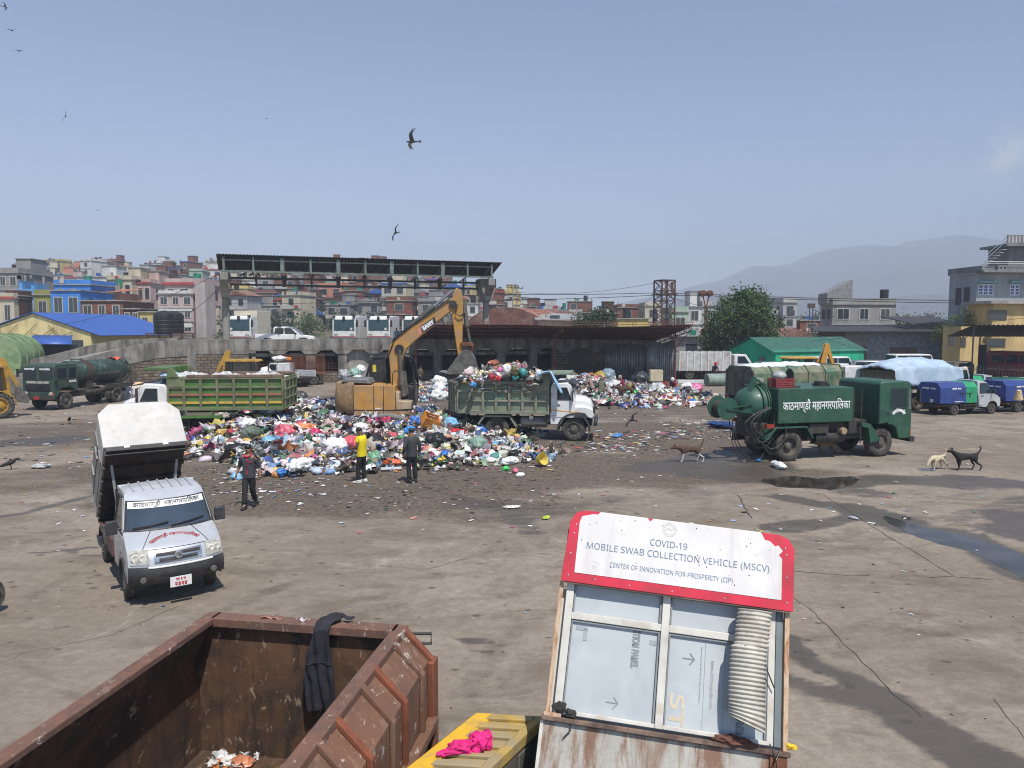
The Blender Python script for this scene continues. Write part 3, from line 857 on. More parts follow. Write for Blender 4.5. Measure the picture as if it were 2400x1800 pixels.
def lorry_base(root,L,x0,r=.5,wd=.27,hw=1.0,tank=True,z=.62):
 mb=MB()
 for s in(1,-1):mb.box((x0+.1,s*.42-.05,z),(L+.75,s*.42+.05,z+.24))
 for x in(-.9,.9,L*.45,L*.75):mb.box((x-.05,-.42,z+.02),(x+.05,.42,z+.2))
 mb.cyl((0,-hw+.2,r),(0,hw-.2,r),.09).cyl((L,-hw+.2,r),(L,hw-.2,r),.07).cyl((.2,0,r+.05),(L-.6,0,z+.1),.05)
 mb.blob((0,0,r),(.25,.22,.24),3,.05,2)
 for s in(1,-1):
  mb.beam((-.65,s*.5,z),(.65,s*.5,z),.09,.12);mb.beam((L-.6,s*.5,z-.02),(L+.6,s*.5,z-.02),.08,.1)
 mb.build('chassis',CHAS,root)
 for s in(1,-1):
  wheel(root,0,s*(hw-wd/2+.02),r,wd,s,dual=True)
  wheel(root,L,s*(hw-wd/2),r,wd,s)
def cylx(mb,x0,x1,y,z,r,n=18):return mb.lathe([(x0,.001),(x0,r*.92),(x0+.04,r),(x1-.04,r),(x1,r*.92),(x1,.001)],n,'x',c=(0,y,z))
# the loaded lorry in the middle of the yard
GREENW=mat('worn dark green',(.075,.20,.125),.6,var=.3,dirt=(.26,.22,.16),damt=.8,dscale=1.4,thr=.42)
MUDRIB=mat('muddy green ribs',(.23,.215,.16),.8,var=.3,scale=3,dirt=(.09,.17,.11),damt=.6,dscale=1.3)
lt=thing('tipper_lorry','white bonneted tipper lorry with green bed heaped with rubbish bags','lorry')
L=place(lt,(1165,1031),(1344.6,1034.5),-1,1.03)
lorry_base(lt,L,-1.6)
bonnet_cab(lt,L,stripe=mat('orange stripe',(.7,.30,.04),.5))
tipper_bed(lt,-1.70,L-1.02,1.12,2.48,1.12,GREENW,MUDRIB,7,tail_open=True)
for s in(1,-1):
 mb=MB();pts=[(-.78,.62),(-.52,.98),(.52,.98),(.80,.55)]
 for a,b in zip(pts[:-1],pts[1:]):mb.prism([a,b,(b[0]*1.07,b[1]+.07),(a[0]*1.07,a[1]+.07)],s*.62,s*1.1)
 mb.build('rear_mudguard',MUDRIB,lt,bevel=.005)
cylx(MB(),1.0,2.1,-.78,.78,.24).build('fuel_tank',mat('grey tank',(.16,.155,.145),.6,.3,var=.3,dirt=(.28,.25,.2),damt=.5),lt)
MB().lathe([(-1.06,.001),(-1.06,.09),(-.78,.1)],14,'y',c=(1.45,0,.98)).build('air_filter',CHROME,lt)
MB().lathe([(-1.02,.001),(-1.02,.17),(-.7,.18)],18,'y',c=(L-1.1,0,.92)).build('exhaust_drum',BLACK,lt)
MB().cyl((-1.72,-.5,.8),(-1.72,.5,.8),.03).box((-1.75,-.9,.7),(-1.70,.9,.84)).build('rear_bar',CHAS,lt)
# green-bedded lorry on the left, nose to the left
GREENB=mat('bright green paint',(.062,.155,.032),.6,var=.25,dirt=(.15,.13,.08),damt=.6,dscale=1.6)
OLIVER=mat('dusty olive ribs',(.15,.15,.09),.8,var=.3,scale=2,dirt=(.085,.16,.045),damt=.6,dscale=.9)
lg=thing('tipper_lorry','white bonneted lorry with bright green ribbed bed and red and yellow planks','lorry')
R_=G(556,1034);Fp_=G(300,1037)
place(lg,(556,1036),(308,1039),1,1.03);Lg=3.92
lorry_base(lg,Lg,-1.8)
bonnet_cab(lg,Lg,sx=1.18,marks='का.म.पा',mark_side=1)
tipper_bed(lg,-1.95,2.70,1.34,2.72,1.14,GREENB,OLIVER,7,bands=[(.44,mat('dull red plank',(.32,.10,.055),.7,dirt=(.2,.17,.1))),(.20,mat('yellow plank',(.55,.36,.05),.7,dirt=(.25,.2,.1)))])
MB().box((-1.97,-1.20,2.70),(1.9,-1.04,2.81)).build('rusty_rail',mat('rust brown rail',(.15,.085,.06),.85,var=.35,dirt=(.24,.17,.12),damt=.6),lg,bevel=.01)
MB().box((-1.97,1.04,2.70),(1.9,1.20,2.81)).build('rusty_rail',MATS['rust brown rail'],lg,bevel=.01)
for s in(1,-1):
 mb=MB().box((.55,s*1.1-.05,1.02),(2.7,s*1.1+.05,1.13))
 for x in(.9,2.2):mb.box((x,s*1.1-.05,1.1),(x+.09,s*1.1+.05,1.35))
 mb.build('side_rail',GREENB,lg)
 mb=MB();n=10;ar=[]
 for i in range(n+1):
  a=PI*(1-i/n);ar.append((math.cos(a)*.72,s*1.05,.5+math.sin(a)*.68))
 mb.tube(ar,.03).build('mudguard_hoop',MUDRIB,lg)
mb=MB()
for k in range(5):mb.box((1.9,.8,.55+k*.1),(2.4,1.0,.58+k*.1))
mb.box((1.9,.8,.5),(1.94,1.0,1.0)).box((2.36,.8,.5),(2.4,1.0,1.0)).build('battery_rack',CHAS,lg)
sp=tag(MB().lathe([(-.12,.28),(-.13,.36),(-.12,.45),(-.09,.48),(.09,.48),(.12,.45),(.13,.36),(.12,.28)],44,'z',rj=lambda i,j:.965 if i in(3,4)and j%2 else 1).build('spare_tyre',RUBBER),'dusty spare tyre lying flat on the ground beside the green lorry','tyre')
sp.location=G(481,1012)+Vector((0,0,.16))
# lorry under a pale blue tarpaulin on the right
tl=thing('tipper_lorry','olive tipper lorry under a pale blue tarpaulin behind the blue waste trucks','lorry')
place(tl,(2152,963),(2298,953),-1,1.03);Lt=4.3
lorry_base(tl,Lt,-1.8)
bonnet_cab(tl,Lt,paint=mat('cream paint',(.58,.56,.50),.5,dirt=(.3,.26,.2)))
OLIVED=mat('olive drab',(.115,.105,.07),.75,var=.3,dirt=(.2,.17,.12),damt=.6)
tipper_bed(tl,-2.0,Lt-1.1,1.25,2.35,1.12,OLIVED,OLIVED,7)
TARP=mat('pale blue tarpaulin',(.36,.46,.57),.42,var=.14,scale=1.2,dirt=(.62,.68,.74),damt=.4,dscale=1.5)
def tarp_fn(u,v):
 x=-2.35+u*(Lt+1.45);t=(v-.5)*2
 e=abs(t)
 prof_=3.0-.75*e**2.2 if e<.78 else 3.0-.75*.78**2.2-(e-.78)*5.0
 k=math.sin(min(1,max(0,u))*PI)**.45
 z=2.15+(prof_-2.15)*(.42+.58*k)
 y=t*1.42 if e<.6 else math.copysign(.852+(e-.6)*2.2,t)if e<.78 else math.copysign(1.25+(e-.78)*.35,t)
 n_=mnoise.fractal(Vector((x*1.1,t*2.2,5)),1,2,4)
 fold=abs(mnoise.noise(Vector((x*2.3+t*1.2,t*1.5,8))))
 return(x+.1*n_,y+.05*n_+.08*fold*(t if e>.5 else 0),z+.10*n_-.10*fold*(e>.35))
tarp=tag(MB().sheet(tarp_fn,90,60).build('tarpaulin',TARP,smooth=50,solid=.012),'pale blue tarpaulin draped in folds over the olive lorry load','tarpaulin')
tarp.location=tl.location;tarp.rotation_euler=tl.rotation_euler
# flat-nosed municipal tankers
MGREEN=mat('municipal green',(.016,.072,.044),.5,var=.2,scale=1.5,dirt=(.05,.105,.07),damt=.6,dscale=2.5,coat=.15)
DGREEN=mat('old dark green',(.028,.062,.045),.6,var=.3,dirt=(.08,.075,.055),damt=.6,dscale=1.6)
def flat_cab(root,x0,x1,hw,z0,z1,paint,axle,r,km_front=False):
 zb=z0+(z1-z0)*.52
 a0,a1=axle-r*1.28,axle+r*1.28
 poly=[(x0,z0+.28),(x0,z1-.08),(x0+.1,z1),(x1-.16,z1),(x1-.03,z1-.12),(x1+.02,zb),(x1+.02,z0),(a1+.02,z0),(a1-.12,z0+.42),(axle+.2,z0+.60),(axle-.2,z0+.60),(a0+.12,z0+.42),(a0,z0+.28)]
 if a0<x0:poly=[(x0,z0+.55),(x0,z1-.08),(x0+.1,z1),(x1-.16,z1),(x1-.03,z1-.12),(x1+.02,zb),(x1+.02,z0),(a1+.02,z0),(a1-.12,z0+.42),(axle+.2,z0+.60)]
 MB().prism(poly,-hw,hw).build('cab',paint,root,bevel=.05,seg=3)
 for s in(1,-1):
  xd0,xd1=x1-1.02,x1-.20
  d=MB().box((xd0,s*(hw-.004)-.012,z0+.55),(xd1,s*(hw-.004)+.016,z1-.16)).build('door',paint,root,bevel=.01)
  MB().box((xd0+.10,s*(hw+.012)-.008,zb+.06),(xd1-.06,s*(hw+.012)+.008,z1-.26)).build('window',DGLASS,d)
  mb=MB()
  ya=s*(hw+.02)
  for a,b in(((xd0+.09,zb+.05),(xd1-.05,zb+.05)),((xd0+.09,z1-.25),(xd1-.05,z1-.25)),((xd0+.09,zb+.05),(xd0+.09,z1-.25)),((xd1-.05,zb+.05),(xd1-.05,z1-.25))):mb.beam((a[0],ya,a[1]),(b[0],ya,b[1]),.02)
  mb.build('window_frame',paint,d)
  MB().box((x1-.15,s*(hw+.004)-.006,zb-.02),(x1-.05,s*(hw+.004)+.006,z1-.28)).build('quarter_glass',mat('dusty quarter glass',(.12,.15,.15),.2),root)
  MB().box((xd0-.05,s*hw-.02,z0+.95),(xd0+.06,s*(hw+.05),z0+.99)).build('handle',BLACK,d)
  MB().box((x1-.02,s*.55-.42,zb+.04),(x1+.03,s*.55+.42,z1-.20)).build('windscreen',DGLASS,root,bevel=.01)
  MB().lathe([(.06,.001),(.06,.10),(0,.13)],14,'x',c=(x1+.01,s*(hw-.22),z0+.22)).build('headlight',LAMP,root)
  MB().box((x1-.02,s*(hw-.06)-.04,z0+.13),(x1+.05,s*(hw-.06)+.04,z0+.27)).build('indicator',AMBER,root)
  mb=MB().beam((x1-.02,s*hw,z1-.3),(x1+.1,s*(hw+.22),z1-.3),.025).box((x1+.06,s*(hw+.22)-.08,z1-.75),(x1+.10,s*(hw+.22)+.08,z1-.28))
  mb.build('mirror',BLACK,root)
 mb=MB().box((x1+.02,-hw*.78,z0+.42),(x1+.05,hw*.78,z0+.80))
 for k in range(7):mb.box((x1+.05,-hw*.76,z0+.44+k*.05),(x1+.07,hw*.76,z0+.465+k*.05))
 mb.build('grille',BLACK,root)
 MB().box((x1-.05,-hw-.03,z0-.12),(x1+.16,hw+.03,z0+.07)).build('bumper',CHAS,root,bevel=.015)
 pl=MB().box((x1+.16,-.17,z0-.10),(x1+.175,.17,z0+.06)).build('number_plate',PLATE,root)
 return zb
tk=thing('tanker_lorry','dark green flat-nosed sewer tanker with hose reel and white lettering on its tank','tanker')
L=place(tk,(1850,1082),(2064,1071),-1,1.02)
mb=MB()
lorry_base(tk,L,-1.5,r=.54,wd=.33);MB().box((.9,-.75,.7),(3.4,.75,1.36)).box((-1.2,-.6,.8),(.9,.6,1.36)).build('underframe',CHAS,tk,bevel=.02)
zb=flat_cab(tk,3.62,5.02,1.12,.66,2.78,MGREEN,L,.51)
MB().box((3.60,-.98,1.86),(3.612,-.42,2.32)).build('rear_window',mat('grimy glass',(.05,.045,.05),.25),tk)
MB().box((3.59,-1.00,1.84),(3.60,-.40,2.34)).build('rear_window_frame',MGREEN,tk)
bx=MB().prism([(-.56,1.37),(-.56,2.60),(2.52,2.60),(2.52,1.37)],-1.10,1.10).build('tank_box',MGREEN,tk,bevel=.02)
cy=MB().lathe([(-1.52,.001),(-1.50,.2),(-1.42,.42),(-1.25,.60),(-1.0,.70),(-.8,.74),(-.5,.75)],36,'x',c=(0,0,1.92)).build('tank',MGREEN,tk,smooth=60)
for x in(-.72,-.62,-.9):MB().lathe([(x,.72),(x,.80),(x+.04,.80),(x+.04,.72)],36,'x',c=(0,0,1.92)).build('tank_ring',MGREEN,tk)
M=facing((1.0,-1.107,1.98),(1,0,0))
text_on(KM+' '+MN,.30,WLET,tk,M,bold=.004,fit=2.75,name='tank_lettering')
def archw(cx,cz,R,y,span,half):
 def f(x,yy,z):
  a=PI/2-x/half*span
  return(cx+math.cos(a)*(R+yy),y-z,cz+math.sin(a)*(R+yy))
 return f
text_on(KM+' '+MN,.10,WLET,tk,None,bold=.012,fit=.62,warp=archw(4.45,1.42,.30,-1.142,1.02,.31),name='door_lettering')
# reel, hoses, fittings
for y in(-.62,.05):rl=MB().lathe([(y-.02,.001),(y-.02,.40),(y+.02,.40),(y+.02,.001)],30,'y',c=(-2.25,0,1.90)).build('reel_disc',MGREEN,tk)
MB().lathe([(-.6,.24),(-.5,.27),(-.4,.25),(-.3,.27),(-.2,.25),(-.1,.27),(.02,.25)],24,'y',c=(-2.25,0,1.90)).build('wound_cable',mat('brown rubber hose',(.06,.05,.042),.7),rl)
mb=MB()
for z in(1.72,2.06):mb.beam((-2.3,-.68,1.9),(-1.25,-.66,z),.04);mb.beam((-2.3,.12,1.9),(-1.25,.2,z),.04)
mb.prism([(-1.75,1.70),(-1.3,1.62),(-1.3,2.15)],-.62,-.58);mb.beam((-1.2,-.3,2.3),(-1.0,-.25,2.95),.12);mb.beam((-1.45,-.2,2.0),(-1.0,-.2,2.9),.09);mb.beam((-1.0,-.2,2.95),(-.5,-.2,2.65),.08)
mb.build('reel_frame',MGREEN,tk)
HOSE=mat('black hose',(.025,.024,.022),.6,dirt=(.1,.085,.07))
for k in range(7):
 o_=rnd.uniform(-.1,.1);pts=[]
 for i in range(19):
  t=i/18;x=-.86-.40*math.sin(t*PI)*rnd.uniform(.8,1)-.12*k*t*(1-t)*3;
  pts.append((x+o_*t-.4*t*(k%3)*.5,-.86-.05*k-.12*math.sin(t*3),1.95+.12*math.sin(t*PI)-t*(1.0+.22*(k%4))))
 pts+=[(pts[-1][0]+.5*math.sin(j/6*PI)*.6+.1*j,pts[-1][1]+.02*j,pts[-1][2]+j*j*.035)for j in range(1,6)]
 MB().tube(pts,.022,6).build('hose',HOSE,tk)
for k in range(3):
 pts=[(-2.1+.12*k,-.5,1.5),(-2.05+.1*k,-.52,.9),(-1.9+.15*k,-.6,.35),(-1.5+.1*k,-.75,.06),(-1.1,-.85,.03),(-.9,-.8,.3)]
 MB().tube(pts,.018,6).build('hose',HOSE,tk)
for s in(1,-1):
 mb=MB();pts=[(-1.0,.78),(-.60,1.20),(.60,1.20),(.86,.80)]
 for a,b in zip(pts[:-1],pts[1:]):mb.prism([a,b,(b[0]*1.04,b[1]+.06),(a[0]*1.04,a[1]+.06)],s*.6,s*1.12)
 mb.build('rear_mudguard',MGREEN,tk,bevel=.006)
 MB().box((-1.0,s*1.05-.06,1.22),(-.7,s*1.05+.06,1.36)).build('tail_light',mat('dirty red lens',(.25,.03,.02),.35),tk)
 MB().prism([(3.3,.55),(3.75,.62),(3.3,1.25),(2.9,1.3),(2.95,1.15),(3.2,1.1)],s*.75,s*1.1).build('step_guard',MGREEN,tk,bevel=.01)
cylx(MB(),1.15,2.35,-.72,.78,.22).build('air_tank',BLACK,tk)
MB().lathe([(-1.08,.001),(-1.08,.12),(-.8,.13)],14,'y',c=(2.2,0,1.02)).build('fuel_cap_drum',mat('rusty cream',(.32,.24,.15),.6,dirt=(.15,.07,.03)),tk)
MB().box((.8,-1.0,.95),(1.6,-.5,1.3)).build('tool_box',CHAS,tk,bevel=.02)
mb=MB();mb.box((2.5,-.9,.9),(3.0,-.3,1.35));mb.cyl((2.9,-1.05,.55),(2.9,-1.05,2.55),.02);mb.cyl((2.55,-1.08,1.35),(2.55,-1.08,2.55),.02)
for k in range(4):mb.cyl((2.6,-.6+.1*k,1.3),(3.5,-.5+.1*k,1.0+.1*k),.03)
mb.build('pump_gear',CHAS,tk)
mb=MB().lathe([(0,.30),(.08,.30),(.08,.24),(.16,.24),(.16,.001)],20,'z',c=(1.9,-.1,2.60)).build('tank_hatch',BLACK,tk)
mb=MB().lathe([(0,.001),(0,.30),(.03,.30),(.03,.001)],20,'z',c=(.45,-.4,2.61));mb.lathe([(-.02,.001),(-.02,.24),(.02,.24),(.02,.001)],22,'x',c=(.85,.3,2.98));mb.cyl((.85,.3,2.6),(.85,.3,2.8),.03)
mb.build('open_hatch',CHAS,tk)
T0=tk.matrix_basis.copy()if False else Matrix.Translation(tk.location)@Matrix.Rotation(tk.rotation_euler.z,4,'Z')
def crate(label,col,loc,rz,d=(.72,.45,.34)):
 mb=MB();x,y,z=d[0]/2,d[1]/2,d[2]
 for k in range(4):
  z0=k*z/4;z1=z0+z/4-.025
  for s in(1,-1):
   mb.box((-x,s*y-.012,z0),(x,s*y+.012,z1));mb.box((s*x-.012,-y+.012,z0),(s*x+.012,y-.012,z1))
 for s in(1,-1):
  for t in(1,-1):mb.box((s*x-.03,t*y-.03,0),(s*x+.03,t*y+.03,z))
 mb.box((-x,-y,-.0),(x,y,.02))
 o=tag(mb.build('plastic_crate',mat('crate '+label[:12],col,.5,dirt=(.15,.1,.08),damt=.3),bevel=.004,seg=1),label,'crate');o.location=loc;o.rotation_euler=(0,0,rz);return o
crate('maroon plastic crate on the rear top of the green tanker',(.24,.03,.035),T0@Vector((-.10,-.55,2.61)),tk.rotation_euler.z+.05)
bk=tag(MB().lathe([(0,.001),(0,.15),(.26,.18),(.27,.19),(.27,.001)],20,'z').build('bucket',mat('pale plastic',(.5,.48,.4),.5)),'pale tub standing behind the crate on the green tanker','tub');bk.location=T0@Vector((-.42,.35,2.61))
bk=tag(MB().blob((0,0,.16),(.25,.22,.17),4,.1,3).build('sack',mat('grey plastic lump',(.33,.35,.35),.4)),'grey rounded bag lying in the maroon crate','bag',None);bk.location=T0@Vector((-.10,-.45,2.85))
ot=thing('tanker_lorry','old dark green water tanker with peeling cylindrical tank parked by the ramp','tanker')
L=place(ot,(276,942.7),(162,958),1,.98);L=4.1
lorry_base(ot,L,-1.5)
flat_cab(ot,3.25,5.05,1.06,.74,2.66,DGREEN,L,.5)
for s in(1,-1):
 MB().box((3.42,s*1.06-.015,1.82),(3.92,s*1.06+.015,2.42)).build('crew_window',DGLASS,ot,bevel=.02)
MB().lathe([(-1.75,.001),(-1.73,.25),(-1.62,.5),(-1.45,.66),(-1.2,.74),(3.0,.74),(3.12,.7),(3.15,.001)],32,'x',c=(0,0,2.02)).build('tank',mat('peeling tank paint',(.030,.055,.045),.55,var=.3,dirt=(.22,.25,.23),damt=.55,dscale=2.6,thr=.57),ot,smooth=50)
MB().lathe([(1.6,.741),(1.6,.748),(2.0,.748),(2.0,.741)],32,'x',c=(0,0,2.02)).build('tank_band',mat('brown band',(.07,.045,.03),.6,var=.4),ot)
MB().lathe([(-1.5,.74),(-1.5,.79),(-1.44,.79),(-1.44,.74)],32,'x',c=(0,0,2.02)).build('tank_ring',DGREEN,ot)
MB().lathe([(2.72,.32),(2.84,.32),(2.88,.36),(2.92,.36),(2.92,.001)],20,'z',c=(2.2,0,0)).build('tank_hatch',mat('pale hatch',(.3,.3,.26),.6),ot)
mb=MB().box((1.9,-.9,1.05),(2.1,.9,1.5)).box((-.6,-.9,1.05),(-.4,.9,1.5));cylx(mb,.9,2.5,.8,.85,.16);mb.box((-1.4,.55,.95),(.5,1.0,1.2))
for k in range(5):mb.box((.6,.95,.35+k*.14),(1.0,1.05,.39+k*.14))
mb.tube([(.9,.9,1.0),(1.3,1.0,.9),(1.45,1.02,.5),(1.2,1.02,.35),(1.0,1.0,.6)],.03)
mb.tube([(-1.5,.4,2.55),(-1.95,.4,2.2),(-2.0,.4,1.3),(-2.0,.4,.8)],.035);mb.box((-2.2,-.1,1.75),(-1.7,.3,2.0))
mb.build('underbody_gear',CHAS,ot)
LEYL=mat('cream letters',(.5,.5,.42),.6)
for s,tx in((1,MN),(-1,KM)):text_on(tx,.10,WLET,ot,facing((5.085,s*.52,2.38),(0,1,0)),bold=.008,fit=.72,name='windscreen_lettering')
text_on('ASHOK LEYLAND',.11,LEYL,ot,facing((5.09,0,1.62),(0,1,0)),bold=.012,fit=1.55,name='badge_lettering')
text_on('का.म.पा.',.13,WLET,ot,facing((3.7,1.08,1.62),(-1,0,0)),bold=.01)
text_on(KM+' '+MN,.17,mat('faded letters',(.28,.26,.2),.7),ot,None,bold=.01,fit=1.9,warp=lambda x,y,z:(.4-x,math.cos(-.15+y/.75)*.752,2.02+math.sin(-.15+y/.75)*.752),name='tank_lettering')
T1=Matrix.Translation(ot.location)@Matrix.Rotation(ot.rotation_euler.z,4,'Z')
rc=tag(MB().sheet(lambda u,v:((u-.5)*.75+.05*math.sin(v*9),(v-.5)*.6,.05+.08*math.sin(u*8)*v-abs(v-.5)*.2),12,10).build('red_cloth',mat('orange red cloth',(.65,.10,.06),.8),solid=.012),'orange red cloth lying on top of the old tanker','cloth');rc.location=T1@Vector((-.9,.1,2.78));rc.rotation_euler=(0,0,ot.rotation_euler.z)
# small waste trucks
SILVER=mat('silver paint',(.50,.52,.55),.32,.25,var=.06,dirt=(.33,.30,.26),damt=.35,dscale=2.4,coat=.3,thr=.55)
DKPLAS=mat('dark bumper plastic',(.028,.03,.034),.55,dirt=(.10,.09,.08),damt=.4)
MPROF=[(3.30,.40),(3.37,.52),(3.38,.66),(3.35,.78),(3.28,.93),(3.14,1.02),(2.86,1.15),(2.80,1.18),(2.51,1.66),(2.42,1.72),(2.26,1.79),(1.95,1.83),(1.62,1.84)]
def mini_cab(root,detail=True,glass=DGLASS):
 """silver forward cab of a small truck; front axle at x = 2.6"""
 pr=MPROF;n=len(pr)
 cum=[0]
 for a,b in zip(pr[:-1],pr[1:]):cum.append(cum[-1]+math.hypot(b[0]-a[0],b[1]-a[1]))
 tot=cum[-1]
 def prof_at(u):
  s=u*tot
  for i in range(n-1):
   if s<=cum[i+1]or i==n-2:
    t=(s-cum[i])/(cum[i+1]-cum[i])
    return pr[i][0]+(pr[i+1][0]-pr[i][0])*t,pr[i][1]+(pr[i+1][1]-pr[i][1])*t
 def hwz(z):return .755 if z<1.05 else .755-.115*min(1,(z-1.05)/.75)**1.2
 def surf(u,j,off=0.0):
  x,z=prof_at(u)
  e=1e-3;x2,z2=prof_at(min(1,u+e));x1_,z1_=prof_at(max(0,u-e))
  tx,tz=x2-x1_,z2-z1_;l_=math.hypot(tx,tz)or 1
  nx,nz_=tz/l_,-tx/l_
  k=max(0,min(1,(z-1.70)/.14))
  bow=(.20*abs(j)**2.6)*(1-k)if z<1.72 else(.20*abs(j)**2.6)*max(0,(1.80-z)/.1)
  drop=.05*abs(j)**4*k
  yy=j*hwz(z)
  return Vector((x-bow+nx*off,yy+(.3*off*j),z-drop+nz_*off))
 def uz(z):
  for i in range(n-1):
   if pr[i][1]<=z<=pr[i+1][1]:return(cum[i]+(z-pr[i][1])/(pr[i+1][1]-pr[i][1])*(cum[i+1]-cum[i]))/tot
  return 1
 us_=[c/tot for c in cum]
 js=[-1,-.97,-.9,-.8,-.6,-.4,-.2,0,.2,.4,.6,.8,.9,.97,1]
 wu0,wu1=uz(1.185),uz(1.655)
 hole=glass is not DGLASS
 vs=[tuple(surf(u,j))for u in us_ for j in js];fs=[]
 for i in range(n-1):
  for k in range(len(js)-1):
   if hole and 7<=i<8 and 1<=k<=len(js)-3:continue
   fs.append((i*len(js)+k,i*len(js)+k+1,(i+1)*len(js)+k+1,(i+1)*len(js)+k))
   # sides with a door window opening; back wall
 b=len(vs)
 for s,jc in((-1,0),(1,len(js)-1)):
  ring=[i*len(js)+jc for i in range(n)]
  base=len(vs)
  vs+=[(1.58,s*.66,1.82),(1.55,s*.755,.95),(1.55,s*.755,.42),(2.22,s*.755,.42),(2.30,s*.755,.62),(2.45,s*.755,.72),(2.62,s*.755,.74),(2.80,s*.755,.70),(2.92,s*.755,.58),(2.98,s*.755,.40)]
  loop=ring+[base+k for k in range(10)]
  fs.append(tuple(loop))
 vs+=[(1.58,-.66,1.82),(1.58,.66,1.82),(1.55,.755,.42),(1.55,-.755,.42)]
 q=len(vs)-4
 fs.append((q,q+1,q+2,q+3));fs.append(((n-1)*len(js),(n-1)*len(js)+len(js)-1,q+1,q))
 MB().add(vs,fs).build('cab',SILVER,root,smooth=38,weld=True)
 def patch(name,u0,u1,jl,jr,off,m_,nu=8,nj=14,solid=0,parent=root,smooth=40):
  L_=jl if callable(jl)else(lambda t:jl);R__=jr if callable(jr)else(lambda t:jr)
  def fn(a,c):
   u=u0+(u1-u0)*c;j=L_(c)+(R__(c)-L_(c))*a
   return surf(u,j,off)
  return MB().sheet(fn,nj,nu).build(name,m_,parent,smooth=smooth,solid=solid)
 def shell(name,u0,u1,jl,jr,off,th,m_,nu=6,nj=16,parent=root):
  """a raised pad with edges, following the nose"""
  vs=[];fs=[]
  for jj in range(nu+1):
   for ii in range(nj+1):
    vs.append(tuple(surf(u0+(u1-u0)*jj/nu,jl+(jr-jl)*ii/nj,off+(th if 0<jj<nu else th*.6))))
  for jj in(0,nu):
   for ii in range(nj+1):vs.append(tuple(surf(u0+(u1-u0)*jj/nu,jl+(jr-jl)*ii/nj,off-.02)))
  w1=nj+1
  fs=[(a*w1+i,a*w1+i+1,(a+1)*w1+i+1,(a+1)*w1+i)for a in range(nu)for i in range(nj)]
  b0=(nu+1)*w1;b1=b0+w1
  fs+=[(i,i+1,b0+i+1,b0+i)for i in range(nj)]+[(nu*w1+i,nu*w1+i+1,b1+i+1,b1+i)for i in range(nj)]
  return MB().add(vs,fs).build(name,m_,parent,smooth=40)
  # windscreen with black surround
 if hole:
  patch('windscreen',us_[7],us_[8],-.962,.962,.004,glass,6,18)
  for nm_,a_,b_,l_,r_ in(('a',us_[7],us_[7]+.012,-.97,.97),('b',us_[8]-.010,us_[8],-.97,.97),('c',us_[7],us_[8],-.972,-.935),('d',us_[7],us_[8],.935,.972)):
   patch('windscreen_seal',a_,b_,l_,r_,.010,BLACK,4,12)
 else:
  patch('windscreen',wu0,wu1,-.95,.95,.006,glass,6,18)
 shell('bumper',0.0,uz(.70),-1.0,1.0,.0,.055,DKPLAS,5,22)
 for s in(1,-1):
  hl=shell('headlight',uz(.735),uz(.955),s*.60 if s>0 else-.965,.965 if s>0 else-.60,.0,.02,LAMP,4,6)
  for jx,rr in((.72,.055),(.86,.06)):
   c=surf(uz(.84),s*jx,.022)
   MB().lathe([(0,.001),(.012,rr*.6),(.016,rr),(.0,rr*1.15)],14,'x',c=c).build('lamp',REFL,hl)
 shell('grille',uz(.745),uz(.925),-.50,.50,.0,.02,CHROME,4,10)
 shell('grille_slot',uz(.765),uz(.82),-.40,.40,.018,.008,BLACK,2,8);shell('grille_slot',uz(.845),uz(.90),-.46,.46,.018,.008,BLACK,2,8)
 bc=surf(uz(.835),0,.05)
 MB().lathe([(0,.001),(.008,.05),(0,.065),(-.02,.065)],20,'x',c=bc).lathe([(.006,.022),(.02,.028),(.006,.034)],3,'x',c=bc).build('emblem',CHROME,root)
 for s in(1,-1):
 # door seams, window, handle, mirror, side lamp
  d=MB().prism([(1.66,.50),(1.66,1.12),(1.70,1.12),(2.74,1.12),(2.70,.85),(2.40,.80),(2.24,.66),(2.18,.50)],s*.75,s*.762).build('door',SILVER,root,bevel=.004,seg=1)
  wp=[(1.74,1.17),(1.78,1.70),(2.22,1.70),(2.62,1.17)]
  def yw(z,o_=0.006):return s*(hwz(z)+o_)
  v_=[(x,yw(z),z)for x,z in wp]+[(x,yw(z,-.02),z)for x,z in wp]
  MB().add(v_,[(0,1,2,3),(4,7,6,5)]+[(i,(i+1)%4,4+(i+1)%4,4+i)for i in range(4)]).build('side_window',DGLASS,d)
  mbf=MB()
  for a,b_ in zip(wp,wp[1:]+wp[:1]):mbf.beam((a[0],yw(a[1],.008),a[1]),(b_[0],yw(b_[1],.008),b_[1]),.02,.03)
  mbf.build('window_seal',BLACK,d)
  MB().box((1.78,s*.76,1.0),(1.94,s*.785,1.04)).build('handle',BLACK,d,bevel=.005)
  MB().beam((2.52,s*.73,1.22),(2.50,s*.84,1.24),.03).box((2.46,s*.90-.09,1.14),(2.54,s*.90+.09,1.38)).build('mirror',DKPLAS,root,bevel=.025)
  ar=[]
  for i in range(13):
   a=PI*(1-i/12);ar.append((2.6+math.cos(a)*.37,s*.765,.30+math.sin(a)*.42))
  MB().tube(ar,.022,6).build('wheel_arch',DKPLAS,root)
 for k in range(7):
  j=-.75+k*.25
  vs=[tuple(surf(u,j,.012))for u in np.linspace(us_[10]+.01,1,6)]
  MB().tube(vs,.018,6).build('roof_rib',SILVER,root)
 pz=surf(uz(.52),0,.08)
 pl=MB().box((pz.x,-.17,.33),(pz.x+.02,.17,.50)).build('number_plate',mat('white plate',(.7,.7,.68),.5,var=.05),root)
 return surf,uz,us_,patch,shell,pl
